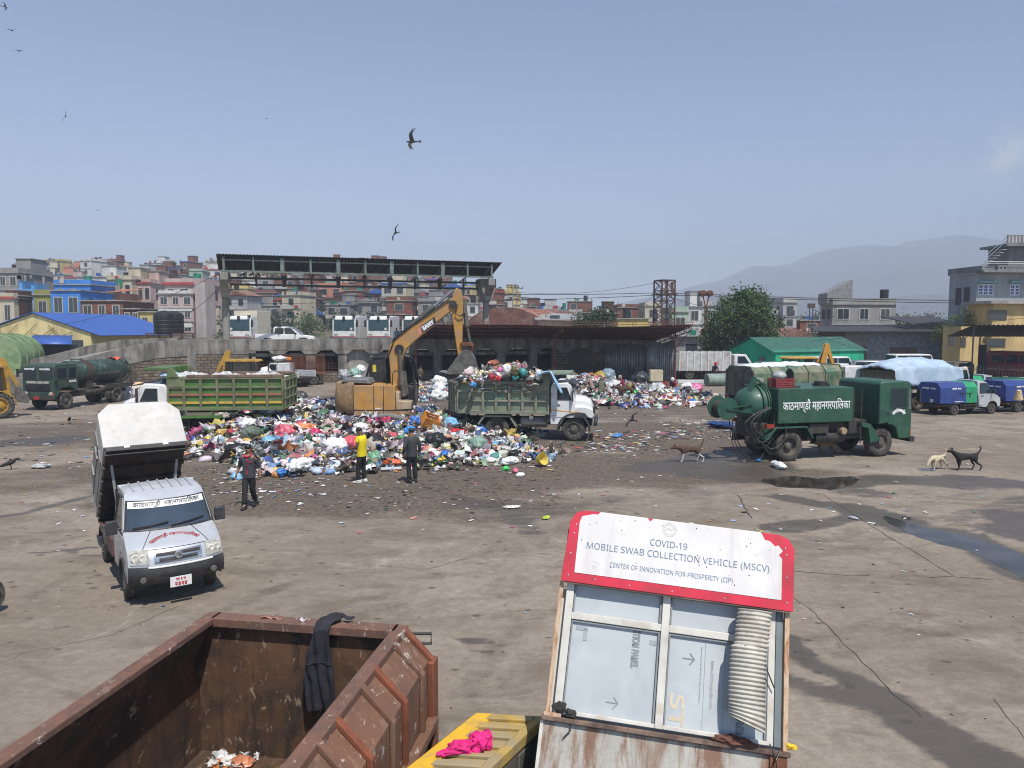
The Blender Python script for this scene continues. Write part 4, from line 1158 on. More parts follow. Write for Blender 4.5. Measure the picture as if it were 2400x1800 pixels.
def mini_base(root,steer=0.0):
 mb=MB()
 for s in(1,-1):mb.box((-1.0,s*.36-.04,.42),(2.9,s*.36+.04,.56))
 for x in(-.9,-.3,.5,1.2,2.0):mb.box((x,-.36,.44),(x+.06,.36,.54))
 mb.cyl((0,-.6,.29),(0,.6,.29),.05).blob((0,0,.29),(.12,.12,.12),1,0,2).cyl((0,0,.3),(2,0,.45),.03).cyl((2.6,-.6,.29),(2.6,.6,.29),.04)
 mb.box((-.9,-.7,.52),(1.55,.7,.60));mb.box((.5,-.62,.3),(1.1,-.3,.5))
 mb.build('chassis',CHAS,root)
 for s in(1,-1):
  wheel(root,0,s*.66,.29,.19,s,lug=32,deep=.985);wheel(root,2.6,s*.66,.29,.19,s,lug=32,rot=steer,deep=.985)
  pts=[(-.42,.42),(-.30,.62),(.30,.62),(.42,.42)];mb=MB()
  for a,b in zip(pts[:-1],pts[1:]):mb.prism([a,b,(b[0],b[1]+.03),(a[0],a[1]+.03)],s*.5,s*.78)
  mb.build('rear_mudguard',CHAS,root)
BXP=[(-.76,0),(-.76,.86),(-.54,1.12),(.54,1.12),(.76,.86),(.76,0)]
def waste_box(root,x0,x1,z,m_,m2=None,split=None):
 """covered bin body with sloping shoulders; returns its empty for tilting"""
 sp_=split or x1
 b=MB().prism([(p[0],p[1]+z)for p in BXP],x0,sp_,'x').build('bin_body',m_,root,bevel=.008,seg=1)
 if split:
  MB().prism([(p[0],p[1]+z)for p in BXP],sp_,x1,'x').build('front_bin',m2,root,bevel=.008,seg=1)
 return b
TRK=[]
DBLUE=mat('bin blue',(.018,.045,.21),.5,var=.15,dirt=(.05,.07,.17),damt=.5,coat=.1)
BGREEN=mat('bin green',(.015,.28,.12),.5,var=.15,dirt=(.05,.22,.10),damt=.5,coat=.1)
def blue_truck(label,rear,front,back_only=False):
 t=thing('waste_truck',label,'waste truck',group='small blue and green waste trucks')
 place(t,rear,front,-1,.755)
 mini_base(t);mini_cab(t)
 waste_box(t,-1.05,1.50,.66,DBLUE,BGREEN,.72)
 for s in(1,-1):
  M=facing((.05,s*.768,1.45),(-s if s>0 else 1,0,0))
  text_on('काठमाण्डौ   महानगर',.075,WLET,t,M,bold=.008,fit=.62)
  text_on('सरसफाइ ९८५१',.05,WLET,t,facing((.25,s*.768,.74),(-s if s>0 else 1,0,0)),bold=.004,fit=.62)
  mb=MB().box((.1,s*.762,1.18),(1.2,s*.775,1.2));mb.box((.42,s*.765,1.08),(.48,s*.80,1.24));mb.box((.94,s*.765,1.0),(1.0,s*.79,1.22))
  mb.build('latch_bar',CHAS,t)
  mb=MB()
  for z in(.36,.52):mb.box((.62,s*.70,z),(1.45,s*.74,z+.04))
  for x in(.66,1.0,1.4):mb.box((x,s*.70,.34),(x+.03,s*.74,.66))
  mb.build('side_guard',CHAS,t)
 text_on('काठमाण्डौ   महानगर',.075,WLET,t,facing((-1.062,0,1.45),(0,-1,0)),bold=.006,fit=.9)
 MB().box((-1.07,-.32,.70),(-1.055,-.12,.88)).build('rear_plate',mat('pale plate',(.55,.55,.5),.5),t)
 for s in(1,-1):MB().box((-1.03,s*.62-.07,.50),(-1.0,s*.62+.07,.60)).build('tail_light',mat('dirty red lens',(.25,.03,.02),.35),t)
 return t
blue_truck('blue and green waste truck with silver cab, nearest of the three and fully visible',(2237.7,973.8),(2326,970))
blue_truck('silver waste truck half hidden behind the nearest blue and green one',(2262,951),(2353,946.6))
blue_truck('dark blue waste truck cut off by the right edge of the photo',(2387,966.8),(2478,962))
bs=tag(MB().lathe([(0,.001),(0,.24),(.5,.11),(.5,.001)],20,'z').build('straw_basket',mat('straw',(.55,.40,.22),.8,var=.3,scale=8)),'pale straw basket hanging on the back of the rightmost blue truck','basket')
_q=G(2383,966.8);bs.location=P(2386,935,40.2);bs.rotation_euler=(.25,-.1,0)
# the near truck with its bin tipped up
nt_=thing('waste_truck','silver small truck facing the viewer with its white bin tipped up behind the cab','waste truck')
place(nt_,(243,1315),(296,1412),-1,.755)
mini_base(nt_,steer=-.16)
CLEARG=glass_mat('windscreen glass','#566577',alpha=.55,rough=.05);CLEARG.node_tree.nodes['Principled BSDF'].inputs['Specular IOR Level'].default_value=.3  # pale blue-grey base colour stands in for reflection on the pane
surf,uz,us_,patch,shell,pl=mini_cab(nt_,glass=CLEARG)
# plate, windscreen band, bonnet arc
REDLET=mat('red painted letters',(.42,.02,.03),.6)
M=facing((pl.data.vertices[1].co.x+.001,0,.52),(0,1,0))
px_=max(v.co.x for v in pl.data.vertices)+.002
text_on('बा १ ग',.042,REDLET,pl,facing((px_,0,.455),(0,1,0)),bold=.003)
text_on('२३२४',.065,REDLET,pl,facing((px_,0,.375),(0,1,0)),bold=.004)
patch('windscreen_band',us_[7]+(us_[8]-us_[7])*.74,us_[8]-.008,-.92,.92,.012,mat('white film',(.72,.73,.72),.5,var=.04),3,18)
def wband(x,y,z):
 u=us_[7]+(us_[8]-us_[7])*.855+y/3.1
 return surf(u,x/.70,.018+z)
text_on(KM+'  '+MN,.10,mat('black letters',(.02,.02,.02),.5),nt_,None,bold=.0,fit=1.12,warp=wband,name='windscreen_lettering')
def hood(x,y,z):
 a=x/.44;R_=.44
 yy=math.sin(a)*(R_+y);d=math.cos(a)*(R_+y)
 # along the bonnet, from nose upwards
 u=uz(1.085)+(d-.36)/3.05
 return surf(u,yy/.75,.006+z)
text_on(KM+' '+MN,.085,REDLET,nt_,None,bold=.0,fit=.92,warp=hood,name='bonnet_lettering')
shell('bumper_stripe',uz(.672),uz(.70),-.62,.72,.045,.014,mat('white stripe',(.75,.75,.73),.5,var=.05),2,14)
shell('bumper_slot',uz(.50),uz(.60),-.42,.42,.045,.012,BLACK,2,10)
for s in(1,-1):
 shell('lamp_recess',uz(.46),uz(.58),.52 if s>0 else-.86,.86 if s>0 else-.52,.045,.012,BLACK,2,6)
 c=surf(uz(.52),s*.72,.075)
 MB().lathe([(0.02,.001),(.02,.04),(0,.055)],14,'x',c=c).build('fog_lamp',mat('dull lamp glass',(.11,.11,.10),.2),nt_)
for j0,j1 in((-.80,-.05),(.0,.78)):
 pts=[surf(us_[7]+.018+.028*t,j0+(j1-j0)*t,.03)for t in np.linspace(0,1,8)]
 MB().tube(pts,.012,5).build('wiper',BLACK,nt_)
for j in(-.70,.70):
 pts=[surf(u,j*(1-.05*k),.002)for k,u in enumerate(np.linspace(uz(.96),us_[7]-.004,8))]
 MB().tube(pts,.006,5).build('bonnet_seam',BLACK,nt_)
pts=[surf(uz(.955),j,.002)for j in np.linspace(-.72,.72,15)]
MB().tube(pts,.006,5).build('bonnet_seam',BLACK,nt_)
# cab interior
mb=MB().box((2.55,-.66,.78),(2.78,.66,1.10));mb.box((1.62,-.62,.62),(2.15,-.08,.85));mb.box((1.62,.08,.62),(2.15,.62,.85));mb.box((1.60,-.62,.85),(1.74,-.08,1.42));mb.box((1.60,.08,.85),(1.74,.62,1.42))
mb.box((1.585,-.70,.5),(1.60,.70,1.76)).build('interior',DARKHOLE,nt_,bevel=.02)
MB().lathe([(0,.19),(.02,.205),(.04,.19),(.02,.175),(0,.19)],22,'x',c=(0,0,0)).build('steering_wheel',BLACK,nt_).location=(2.48,.36,1.14)
# tipped bin
piv=bpy.data.objects.new('tipped_bin',MB().prism(BXP,.02,2.36,'x').mesh('tipped_bin',mat('grubby white steel',(.50,.485,.46),.5,var=.10,scale=2,dirt=(.34,.28,.22),damt=.35,dscale=3,coat=.1)));COL.objects.link(piv);piv.parent=nt_
piv.location=(-.95,0,.68);piv.rotation_euler=(0,-math.radians(47),0)
md=piv.modifiers.new('b','BEVEL');md.width=.01;md.segments=2;md.limit_method='ANGLE'
mb=MB().box((0,-.72,-.10),(2.36,.72,-.01))
for k in range(6):mb.box((.1+k*.42,-.74,-.14),(.18+k*.42,.74,-.02))
mb.build('bin_floor',BLACK,piv)
for s in(1,-1):
 mb=MB().box((.35,s*.762,.05),(1.85,s*.775,.85));mb.box((.8,s*.775,.5),(.86,s*.80,.78));mb.box((1.6,s*.775,.3),(1.65,s*.80,.62));mb.box((.3,s*.775,.40),(1.95,s*.79,.43))
 mb.build('side_flap',mat('grey steel flap',(.22,.215,.21),.5,.2,var=.2),piv)
 MB().beam((1.9,s*.60,-.06),(1.15,s*.50,-.75),.05,.07).build('bin_stay',mat('grey strut',(.3,.3,.3),.5,.4),piv)
 MB().box((2.30,s*.35-.05,-.05),(2.37,s*.35+.05,.0)).build('hinge',WHITEP,piv)
MB().cyl((.2,0,.55),(1.3,0,1.55),.05).build('lifting_ram',CHROME,nt_)
mb=MB().box((-.95,-.72,.60),(1.5,.72,.64));mb.box((.9,-.78,.48),(1.5,-.70,.80));mb.box((.9,.70,.48),(1.5,.78,.80));mb.box((1.3,-.6,.64),(1.45,.6,1.0))
mb.build('sub_frame',mat('rust red frame',(.13,.06,.05),.8,dirt=(.05,.05,.05)),nt_)
# tracked excavator
EXY=mat('excavator yellow',(.46,.23,.045),.55,var=.14,scale=2,dirt=(.30,.20,.12),damt=.7,dscale=1.8,thr=.46)
EXB=mat('dusty tan counterweight',(.33,.20,.10),.7,var=.25,dirt=(.17,.125,.085),damt=.85,dscale=1.6)
EXG=mat('worn bucket steel',(.12,.115,.105),.55,.4,var=.3,scale=4,dirt=(.22,.19,.15),damt=.5,dscale=4)
JCBY=mat('backhoe yellow',(.55,.27,.03),.5,var=.1,dirt=(.25,.16,.06),damt=.5,dscale=2.5)
CABK=mat('black cab steel',(.016,.018,.022),.4,var=.2,dirt=(.07,.065,.055),damt=.5,dscale=3)
SEAT=mat('worn seat cloth',(.03,.035,.035),.9)
CABGL=glass_mat('smoky cab glass','#1b2424',alpha=.55)
EY=33.0
def ex(px,py):
 p=P(px,py,EY);return(p.x,p.z)
ec=ex(885,960)[0]
exr=thing('excavator','yellow tracked excavator on the rubbish heap reaching its bucket over the lorry','excavator',(ec,EY,0),0.0)
def e2(px,py):a=ex(px,py);return(a[0]-ec,a[1])
mb=MB()
for s in(1,-1):
 pr=[(-1.75,.25),(-1.45,0),(1.45,0),(1.75,.25),(1.75,.5),(1.4,.78),(-1.4,.78),(-1.75,.5)]
 t=MB().prism(pr,s*1.25-.28,s*1.25+.28)
 for k in range(22):t.box((-1.45+k*.135,s*1.25-.30,.76),(-1.38+k*.135,s*1.25+.30,.82))
 t.build('track',CHAS,exr,bevel=.03,seg=1)
MB().cyl((0,0,.5),(0,0,1.0),.6,n=20).box((-.9,-1.1,.35),(.9,1.1,.62)).build('undercarriage',CHAS,exr)
# upper works: counterweight with rounded back, side boxes, deck
zt,zbm=e2(800,892)[1],e2(800,967)[1]
x_back,x_front,x_split=e2(789,0+930)[0],e2(973,930)[0],e2(843,930)[0]
cw=[(x_back+.95,-1.35),(x_split,-1.38),(x_split,1.38),(x_back+.95,1.35),(x_back+.30,1.05),(x_back+.03,.5),(x_back,0),(x_back+.03,-.5),(x_back+.30,-1.05)]
vs=[];n=len(cw)
for(zz,k)in((zbm+.0,.80),(zbm+.10,.91),(zbm+.28,.975),(zbm+.6,1.0),(zt-.10,.94),(zt,.86)):
 for(x,y)in cw:vs.append(((x-x_split)*k+x_split if x<x_split-.5 else x,y*(1 if x>x_split-.01 and k>.9 else k),zz))
fs=[(a*n+i,a*n+(i+1)%n,(a+1)*n+(i+1)%n,(a+1)*n+i)for a in range(5)for i in range(n)]+[tuple(range(n))[::-1],tuple(range(5*n,6*n))]
MB().add(vs,fs).build('counterweight',EXB,exr,smooth=60,bevel=.02)
xs_=[x_split+.015,e2(889,900)[0],e2(911,900)[0],e2(938,900)[0]]
for a,b,m_ in zip(xs_[:-1],xs_[1:],(EXY,EXY,EXY)):
 MB().box((a,-1.38,zbm+.26),(b-.015,-.45,zt-.12)).build('side_door',m_,exr,bevel=.025)
MB().box((xs_[0],-1.36,zbm),(x_front-.05,1.3,zbm+.25)).build('deck_frame',EXB,exr,bevel=.03)
MB().prism([(xs_[3],zbm+.26),(xs_[3],zt-.35),(e2(946,900)[0],zt-.42),(e2(946,900)[0],zbm+.66),(x_front,zbm+.62),(x_front,zbm+.3)],-1.36,-.55).build('front_step',mat('pale worn steel',(.40,.30,.20),.6,dirt=(.28,.16,.07)),exr,bevel=.03)
for a in xs_[:3]:MB().box((a-.02,-1.372,zbm+.05),(a+.0,-1.30,zt-.12)).build('panel_gap',CABK,exr)
MB().box((xs_[0],-1.37,zbm+.245),(x_front-.1,-1.30,zbm+.265)).build('panel_gap',CABK,exr)
MB().box((xs_[0],-.5,zbm+.26),(xs_[3],1.3,zt-.1)).build('engine_cover',EXY,exr,bevel=.03)
hb_=[e2(812,892),e2(818,884),e2(873,884),e2(880,896)]
MB().prism(hb_,-1.1,.3).build('bonnet_vent',mat('grey plastic',(.13,.14,.15),.5,dirt=(.25,.22,.18)),exr,bevel=.04)
MB().cyl((xs_[0]-.1,-.9,zt-.05),(xs_[0]-.12,-.9,zt+.22),.05).build('exhaust',EXB,exr)
# cab on the far side of the boom
cx0,cx1=e2(867,870)[0],e2(971,870)[0];cz1=e2(870,838)[1]
cabp=[(cx0,zt-.15),(cx0+.02,cz1-.15),(cx0+.15,cz1),(cx1-.35,cz1),(cx1-.12,cz1-.25),(cx1,zt-.2),(cx1-.05,zbm+.35),(cx0,zbm+.35)]
mb=MB()
for y in(.15,1.25):
 for a,b in zip(cabp,cabp[1:]+cabp[:1]):mb.beam((a[0],y,a[1]),(b[0],y,b[1]),.09)
 mb.beam((cx0+.75,y,zbm+.35),(cx0+.75,y,cz1),.09)
mb.box((cx0,.12,cz1-.07),(cx1-.35,1.28,cz1+.02));mb.box((cx0-.05,.12,zbm+.35),(cx1,1.28,zt-.25));mb.box((cx0-.02,.14,zt-.2),(cx0+.05,1.26,cz1-.2));mb.box((cx0,.12,zt-.2),(cx0+.78,.18,cz1-.1))
mb.build('cab',CABK,exr,bevel=.015)
for y in(.16,1.22):MB().prism(cabp[:6],y,y+.01).build('cab_glass',CABGL,exr)
MB().box((cx0+.4,.4,zbm+.6),(cx0+.95,1.0,zt-.1)).box((cx0+.3,.4,zt-.1),(cx0+.5,1.0,zt+.55)).build('seat',SEAT,exr,bevel=.04)
MB().box((cx0+.10,.105,zt+.38),(cx0+.26,.12,zt+.70)).build('sticker',mat('yellow sticker',(.6,.45,.05),.5),exr)
mb=MB().tube([(cx0+.02,1.2,cz1-.1),(cx0-.22,1.25,cz1-.3),(cx0-.5,1.3,zt-.2)],.05);mb.box((cx0+.1,.3,cz1+.02),(cx0+.7,.9,cz1+.05));mb.beam((cx0,.5,cz1+.08),(cx0+.3,.6,cz1+.05),.04)
mb.build('guard_rail',CABK,exr)
mb=MB()
hr=[e2(930,905),e2(931,872),e2(936,866),e2(952,866),e2(957,870)]
mb.tube([(a,-1.25,b)for a,b in hr],.025);mb.tube([(x_front+.05,-1.2,zbm+.3),(x_front+.08,-1.2,zt-.3),(x_front-.1,-1.2,zt-.15)],.025)
mb.tube([(e2(940,880)[0],-1.22,zt-.12),(x_front,-1.22,zt-.12)],.02)
mb.build('hand_rail',CABK,exr)
# boom
bo=[(921,908),(920,870),(917,838),(914,830),(920,808),(934,790),(970,763),(1010,738),(1055,706),(1064,700),(1067,707),(1066,722),(1059,730),(1030,753),(1005,775),(978,797),(958,815),(950,832),(946,850),(944,880),(943,905)]
boo=MB().prism([e2(*p)for p in bo],-.62,-.16).build('boom',EXY,exr,bevel=.03)
mb=MB()
for y in(-.64,-.14):
 mb.cyl((*[e2(941,817)[0]],y-.05,e2(941,817)[1]),(e2(941,817)[0],y+.05,e2(941,817)[1]),.20,n=18)
 mb.cyl((e2(1064,714)[0],y-.06,e2(1064,714)[1]),(e2(1064,714)[0],y+.06,e2(1064,714)[1]),.17,n=18)
mb.build('boom_pin',CABK,boo)
for y in(-.78,.0):
 a,b,c=e2(943,820),e2(946,870),e2(952,925)
 MB().cyl((b[0],y,b[1]),(c[0],y,c[1]),.12,n=14).cyl((a[0],y,a[1]),(b[0],y,b[1]),.065,n=12).build('boom_cylinder',EXG,exr)
a,b,c=e2(962,775),e2(1020,718),e2(1063,681)
MB().cyl((a[0],-.39,a[1]+.12),(b[0],-.39,b[1]),.12,n=14).cyl((b[0],-.39,b[1]),(c[0],-.39,c[1]),.055,m=1,n=12).build('arm_cylinder',[EXG,CHROME],exr)
mb=MB()
for k in range(3):
 pts=[e2(915-k,905),e2(913-k*2,840),e2(930-k*2,795-k),e2(968,764-k*2),e2(1010,736-k*2),e2(1055,705-k*2),e2(1075,715),e2(1070,735),e2(1080,742),e2(1092,735)]
 mb.tube([(p[0],-.66+k*.12,p[1])for p in pts],.03)
mb.build('hydraulic_hose',CABK,exr)
# lettering panel on the boom
pa,pb=Vector((e2(996,775)[0],0,e2(996,775)[1])),Vector((e2(1022,755)[0],0,e2(1022,755)[1]))
u_=Vector((e2(1035,740)[0]-e2(975,782)[0],0,e2(1035,740)[1]-e2(975,782)[1])).normalized()
pc=Vector((e2(1007,762)[0],-.628,e2(1007,762)[1]))
M=facing(pc,u_,(0,0,1))
lp=MB();up_=M.to_3x3()@Vector((0,1,0))
co_=[pc+u_*a+up_*b for a,b in((-.40,-.17),(.35,-.17),(.44,.17),(-.30,.17))]
lp.add([tuple(c)for c in co_]+[tuple(c+Vector((0,.006,0)))for c in co_],[(0,1,2,3),(7,6,5,4)]+[(i,(i+1)%4,4+(i+1)%4,4+i)for i in range(4)])
lb=lp.build('badge',BLACK,boo)
text_on('SANY',.20,WLET,lb,Matrix.Translation((0,-.004,0))@M,bold=.02,fit=.60)
co_=[pc+u_*a+up_*b for a,b in((-.58,-.17),(-.43,-.17),(-.33,.17),(-.48,.17))]
MB().add([tuple(c)for c in co_],[(0,1,2,3)]).build('red_flash',mat('faded red',(.55,.20,.16),.6),boo)
text_on('SANY',.06,WLET,exr,facing((e2(900,950)[0],-1.386,zbm+.33),(1,0,0)),bold=.003,fit=.30)
# arm (stick), linkage and bucket
ar=[(1071,676),(1083,682),(1087,710),(1086,760),(1085,800),(1083,832),(1076,836),(1070,800),(1062,740),(1060,718),(1064,690)]
arm=MB().prism([e2(*p)for p in ar],-.56,-.22).build('arm',EXY,exr,bevel=.025)
a,b,c=e2(1088,707),e2(1096,765),e2(1104,808)
MB().cyl((a[0],-.39,a[1]),(b[0],-.39,b[1]),.11,n=14).cyl((b[0],-.39,b[1]),(c[0],-.39,c[1]),.06,n=12).build('bucket_cylinder',EXG,exr)
mb=MB();a,b,c,d=e2(1081,806),e2(1109,806),e2(1086,828),e2(1104,826)
for y in(-.62,-.16):mb.beam((a[0],y,a[1]),(b[0],y,b[1]),.07,.16)
mb.beam((b[0],-.5,b[1]),(d[0],-.5,d[1]),.1,.12);mb.beam((b[0],-.28,b[1]),(d[0],-.28,d[1]),.1,.12)
mb.build('bucket_link',RUSTM,exr,bevel=.01)
bk=[(1083,822),(1103,822),(1112,838),(1116,856),(1114,868),(1100,873),(1082,868),(1070,872)]
pts=[e2(*p)for p in bk]
mb=MB();y0,y1=-1.05,.30
outer=[e2(1086,822),e2(1103,822),e2(1113,840),e2(1117,858),e2(1110,872),e2(1090,874),e2(1060,872)]
for i in range(len(outer)-1):
 a,b=outer[i],outer[i+1]
 mb.add([(a[0],y0,a[1]),(a[0],y1,a[1]),(b[0],y1,b[1]),(b[0],y0,b[1])],[(0,1,2,3)])
lip=e2(1052,866)
for y in(y0,y1):
 mb.add([(p[0],y,p[1])for p in outer]+[(lip[0],y,lip[1]),(e2(1072,838)[0],y,e2(1072,838)[1])],[tuple(range(9))])
bkt=mb.build('bucket',EXG,exr,solid=.045,smooth=0)
mb=MB()
for k in range(5):
 y=y0+.08+k*(y1-y0-.16)/4
 a,b=e2(1062,872),e2(1034,868)
 MB().prism([(a[0],a[1]+.05),(b[0],b[1]),(a[0],a[1]-.06)],y-.05,y+.05).build('tooth',mat('polished tooth',(.35,.33,.3),.4,.6),bkt)
 # scratch of yellow paint on the arm
mb=MB()
# backhoe loaders
def backhoe(name_lbl,loc,rz,col,boom_pts=None,front=True):
 b=thing('backhoe_loader',name_lbl,'backhoe',loc,rz,None)
 MB().box((-1.2,-.45,.55),(1.9,.45,.85)).cyl((-.9,-.8,.7),(-.9,.8,.7),.1).cyl((1.6,-.8,.45),(1.6,.8,.45),.08).build('chassis',CHAS,b)
 MB().prism([(.75,.85),(.75,1.55),(1.9,1.4),(2.15,1.2),(2.15,.75),(1.2,.75)],-.45,.45).build('bonnet',col,b,bevel=.04)
 mb=MB();z0,z1=.95,2.66
 for x,x2 in((-1.05,-.95),(.15,.15),(.80,.65)):
  for s in(1,-1):mb.beam((x,s*.74,z0),(x2,s*.70,z1),.075)
 for s in(1,-1):mb.beam((-1.05,s*.74,z0),(.8,s*.74,z0),.07);mb.box((-1.0,s*.72-.04,.8),(.75,s*.72+.04,1.1))
 mb.box((-1.0,-.72,.8),(.75,.72,.9));mb.build('cab_frame',CABK,b)
 MB().box((-.98,-.715,1.1),(.72,-.70,z1)).box((-.98,.70,1.1),(.72,.715,z1)).box((.69,-.7,1.55),(.70,.7,z1)).box((-1.0,-.7,1.3),(-.99,.7,z1)).build('cab_glass',glass_mat('clear cab glass','#39423f',alpha=.28),b)
 MB().prism([(-1.15,z1-.02),(-1.15,z1+.07),(-1.0,z1+.13),(.75,z1+.13),(.9,z1+.05),(.9,z1-.02)],-.80,.80).build('cab_roof',col,b,bevel=.04)
 MB().box((-.6,-.25,.95),(-.1,.25,1.3)).box((-.65,-.25,1.3),(-.5,.25,1.9)).build('seat',SEAT,b,bevel=.04)
 MB().lathe([(0,.16),(.02,.18),(.04,.16),(.02,.14),(0,.16)],18,'x',c=(.35,0,1.75)).cyl((.37,0,1.75),(.55,0,1.2),.03).build('steering_column',BLACK,b)
 MB().cyl((1.3,.3,1.45),(1.3,.3,2.5),.04).build('exhaust',BLACK,b)
 for s in(1,-1):
  wheel(b,-.9,s*.85,.68,.42,s,rim=col,lug=22,deep=.93);wheel(b,1.6,s*.80,.45,.30,s,rim=col,lug=22,deep=.94)
  mb=MB();ar_=[]
  for i in range(9):
   a=PI*(1.05-1.1*i/8);ar_.append((-.9+math.cos(a)*.76,.68+math.sin(a)*.76))
  for p,q2 in zip(ar_[:-1],ar_[1:]):mb.beam((p[0],s*.85,p[1]),(q2[0],s*.85,q2[1]),.42,.03)
  mb.build('mudguard',CABK if col is JCBY else col,b)
  if front:MB().prism([(.7,1.2),(.8,1.35),(2.0,.95),(2.75,.45),(2.6,.35),(1.9,.75)],s*.6-.07,s*.6+.07).build('loader_arm',col,b,bevel=.02)
 if front:
  prb=[(2.6,.12),(2.55,.55),(2.75,.95),(2.85,.95),(2.68,.55),(2.75,.2),(3.35,.08),(3.35,.04),(2.7,.04)]
  MB().prism(prb,-1.05,1.05).box((2.62,-1.07,.05),(3.3,-1.03,.7)).box((2.62,1.03,.05),(3.3,1.07,.7)).build('loader_bucket',EXG,b)
 if boom_pts:
  ap,bp,cp,dp=boom_pts
  bm_=MB()
  for y in(-.12,.12):bm_.prism([(ap[0]-.16,ap[1]),(bp[0]-.22,bp[1]-.05),(bp[0]-.05,bp[1]+.15),(bp[0]+.15,bp[1]+.05),(ap[0]+.18,ap[1])],y-.03,y+.03)
  bm_.box((ap[0]-.1,-.12,ap[1]),(ap[0]+.1,.12,ap[1]+.3))
  bm_.build('boom',col,b,bevel=.01)
  MB().prism([(bp[0]+.12,bp[1]+.1),(bp[0]-.12,bp[1]+.12),(cp[0]-.12,cp[1]),(cp[0]+.08,cp[1]-.05)],-.1,.1).build('dipper',col,b,bevel=.02)
  MB().cyl((ap[0]+.3,0,ap[1]+.6),((ap[0]+bp[0])/2+.25,0,(ap[1]+bp[1])/2+.3),.07,n=12).cyl(((ap[0]+bp[0])/2+.25,0,(ap[1]+bp[1])/2+.3),(bp[0]+.08,0,bp[1]),.04,m=1).build('boom_ram',[col,CHROME],b)
  MB().prism([(cp[0]-.1,cp[1]),(cp[0]+.15,cp[1]+.05),(dp[0]+.1,dp[1]),(dp[0]-.5,dp[1]-.1),(dp[0]-.55,dp[1]+.1)],-.35,.35).build('digging_bucket',EXG,b,bevel=.02)
 for s in(1,-1):MB().box((-1.35,s*.7-.07,.1),(-1.2,s*.7+.07,1.2)).build('stabiliser',col,b,bevel=.01)
 return b
OLDY=mat('old backhoe yellow',(.42,.24,.03),.6,var=.2,dirt=(.17,.11,.05),damt=.7,dscale=2)
p=P(577,905,46)
backhoe('old yellow backhoe with glazed cab behind the bright green lorry',(p.x,46,0),0.12,OLDY,boom_pts=((-1.35,.9),(-1.0,3.25),(-1.9,1.6),(-1.9,.8)))
p=P(1872,900,50)
backhoe('bright orange yellow backhoe with raised arm in front of the green house',(p.x,50.5,0),PI+.1,JCBY,boom_pts=((-1.5,1.0),(-2.1,3.55),(-2.85,1.5),(-2.8,.5)),front=False)
p=G(2,985);
bl=backhoe('muddy yellow backhoe cut off by the left edge of the photo',(p.x-1.75,p.y+.9,0),math.radians(215),OLDY,boom_pts=((-1.30,.9),(-1.1,3.0),(-1.75,1.6),(-1.7,.8)))
# trucks and pickup up on the deck
GLT=glass_mat('green tinted glass','#2c4650')
def compactor(label,px,Y,cream=False,group='white compactor trucks on the deck'):
 p=P(px,800,Y)
 t=thing('compactor_truck',label,'truck',(p.x,Y,DZ),-PI/2-.02,group)
 MB().box((-4.2,-1.2,.55),(-.1,1.2,3.0 if not cream else 3.5)).build('body',mat('cream body',(.55,.50,.40),.6)if cream else WHITEP,t,bevel=.04)
 MB().prism([(0,.62),(0,2.92),(1.5,2.92),(1.66,2.7),(1.72,1.35),(1.74,.62)],-1.22,1.22).build('cab',WHITEP,t,bevel=.05)
 MB().prism([(1.655,2.58),(1.70,1.42),(1.735,1.42),(1.69,2.58)],-1.08,1.08).build('windscreen',GLT,t,bevel=.01)
 MB().box((1.6,-1.23,.30),(1.82,1.23,.72)).build('bumper',mat('grey bumper',(.12,.12,.125),.6),t,bevel=.03)
 MB().box((1.76,-1.2,.75),(1.78,1.2,.85)).build('red_stripe',mat('red tape',(.35,.06,.07),.5),t)
 for s in(1,-1):
  MB().box((1.73,s*.85-.2,1.0),(1.78,s*.85+.2,1.14)).build('headlight',LAMP,t,bevel=.01)
  MB().box((1.55,s*1.05-.14,2.82),(1.80,s*1.05+.14,3.0)).build('marker_lamp',BLACK,t,bevel=.02)
  MB().beam((1.6,s*1.2,2.6),(1.8,s*1.38,2.5),.04).box((1.75,s*1.38-.1,1.8),(1.85,s*1.38+.1,2.5)).build('mirror',BLACK,t)
  wheel(t,.75,s*1.0,.5,.3,s);wheel(t,-3.2,s*1.0,.5,.3,s)
 MB().box((1.66,-.12,2.50),(1.86,.12,2.92)).build('camera_mount',BLACK,t,bevel=.02)
 for a,b in((-.75,-.2),(.2,.6)):MB().beam((1.76,a,1.42),(1.73,b,1.75),.03).build('wiper',BLACK,t)
 MB().lathe([(.0,.001),(.0,.13),(-.03,.14),(-.03,.001)],14,'x',c=(1.75,-.8 if cream else .75,1.6)).build('round_sticker',WHITEP,t)
 mb=MB().beam((1.8,-.5,.3),(1.95,.3,.12),.08);mb.beam((1.8,.6,.3),(1.95,.1,.1),.08);mb.box((1.6,-.9,.1),(1.75,.9,.32));mb.build('tow_gear',CHAS,t)
 return t
compactor('white truck with cream body, leftmost of the row beside the left canopy post',576,77,cream=True,group=None)
compactor('white truck right of the pickup, first of three alike under the canopy',816,79)
compactor('white truck in the middle of three alike, left of the excavator boom',895,80)
compactor('white truck partly hidden behind the excavator boom',975,81)
pk=thing('pickup_truck','white double cab pickup parked side-on upon the deck','pickup',(0,0,DZ))
p=P(632,800,66);pk.location=(p.x,66,DZ);pk.rotation_euler=(0,0,.12)
WCLEAN=mat('clean white paint',(.74,.74,.74),.3,var=.03,coat=.5)
bp_=[(-1.05,.55),(-1.08,.95),(-1.05,1.18),(.55,1.20),(.56,1.12),(3.05,1.10),(3.85,.98),(4.02,.75),(4.02,.45),(3.62,.40),(3.55,.62),(3.35,.80),(3.05,.84),(2.75,.80),(2.55,.62),(2.48,.38),(.52,.38),(.45,.62),(.25,.80),(0,.84),(-.28,.80),(-.45,.62),(-.52,.42)]
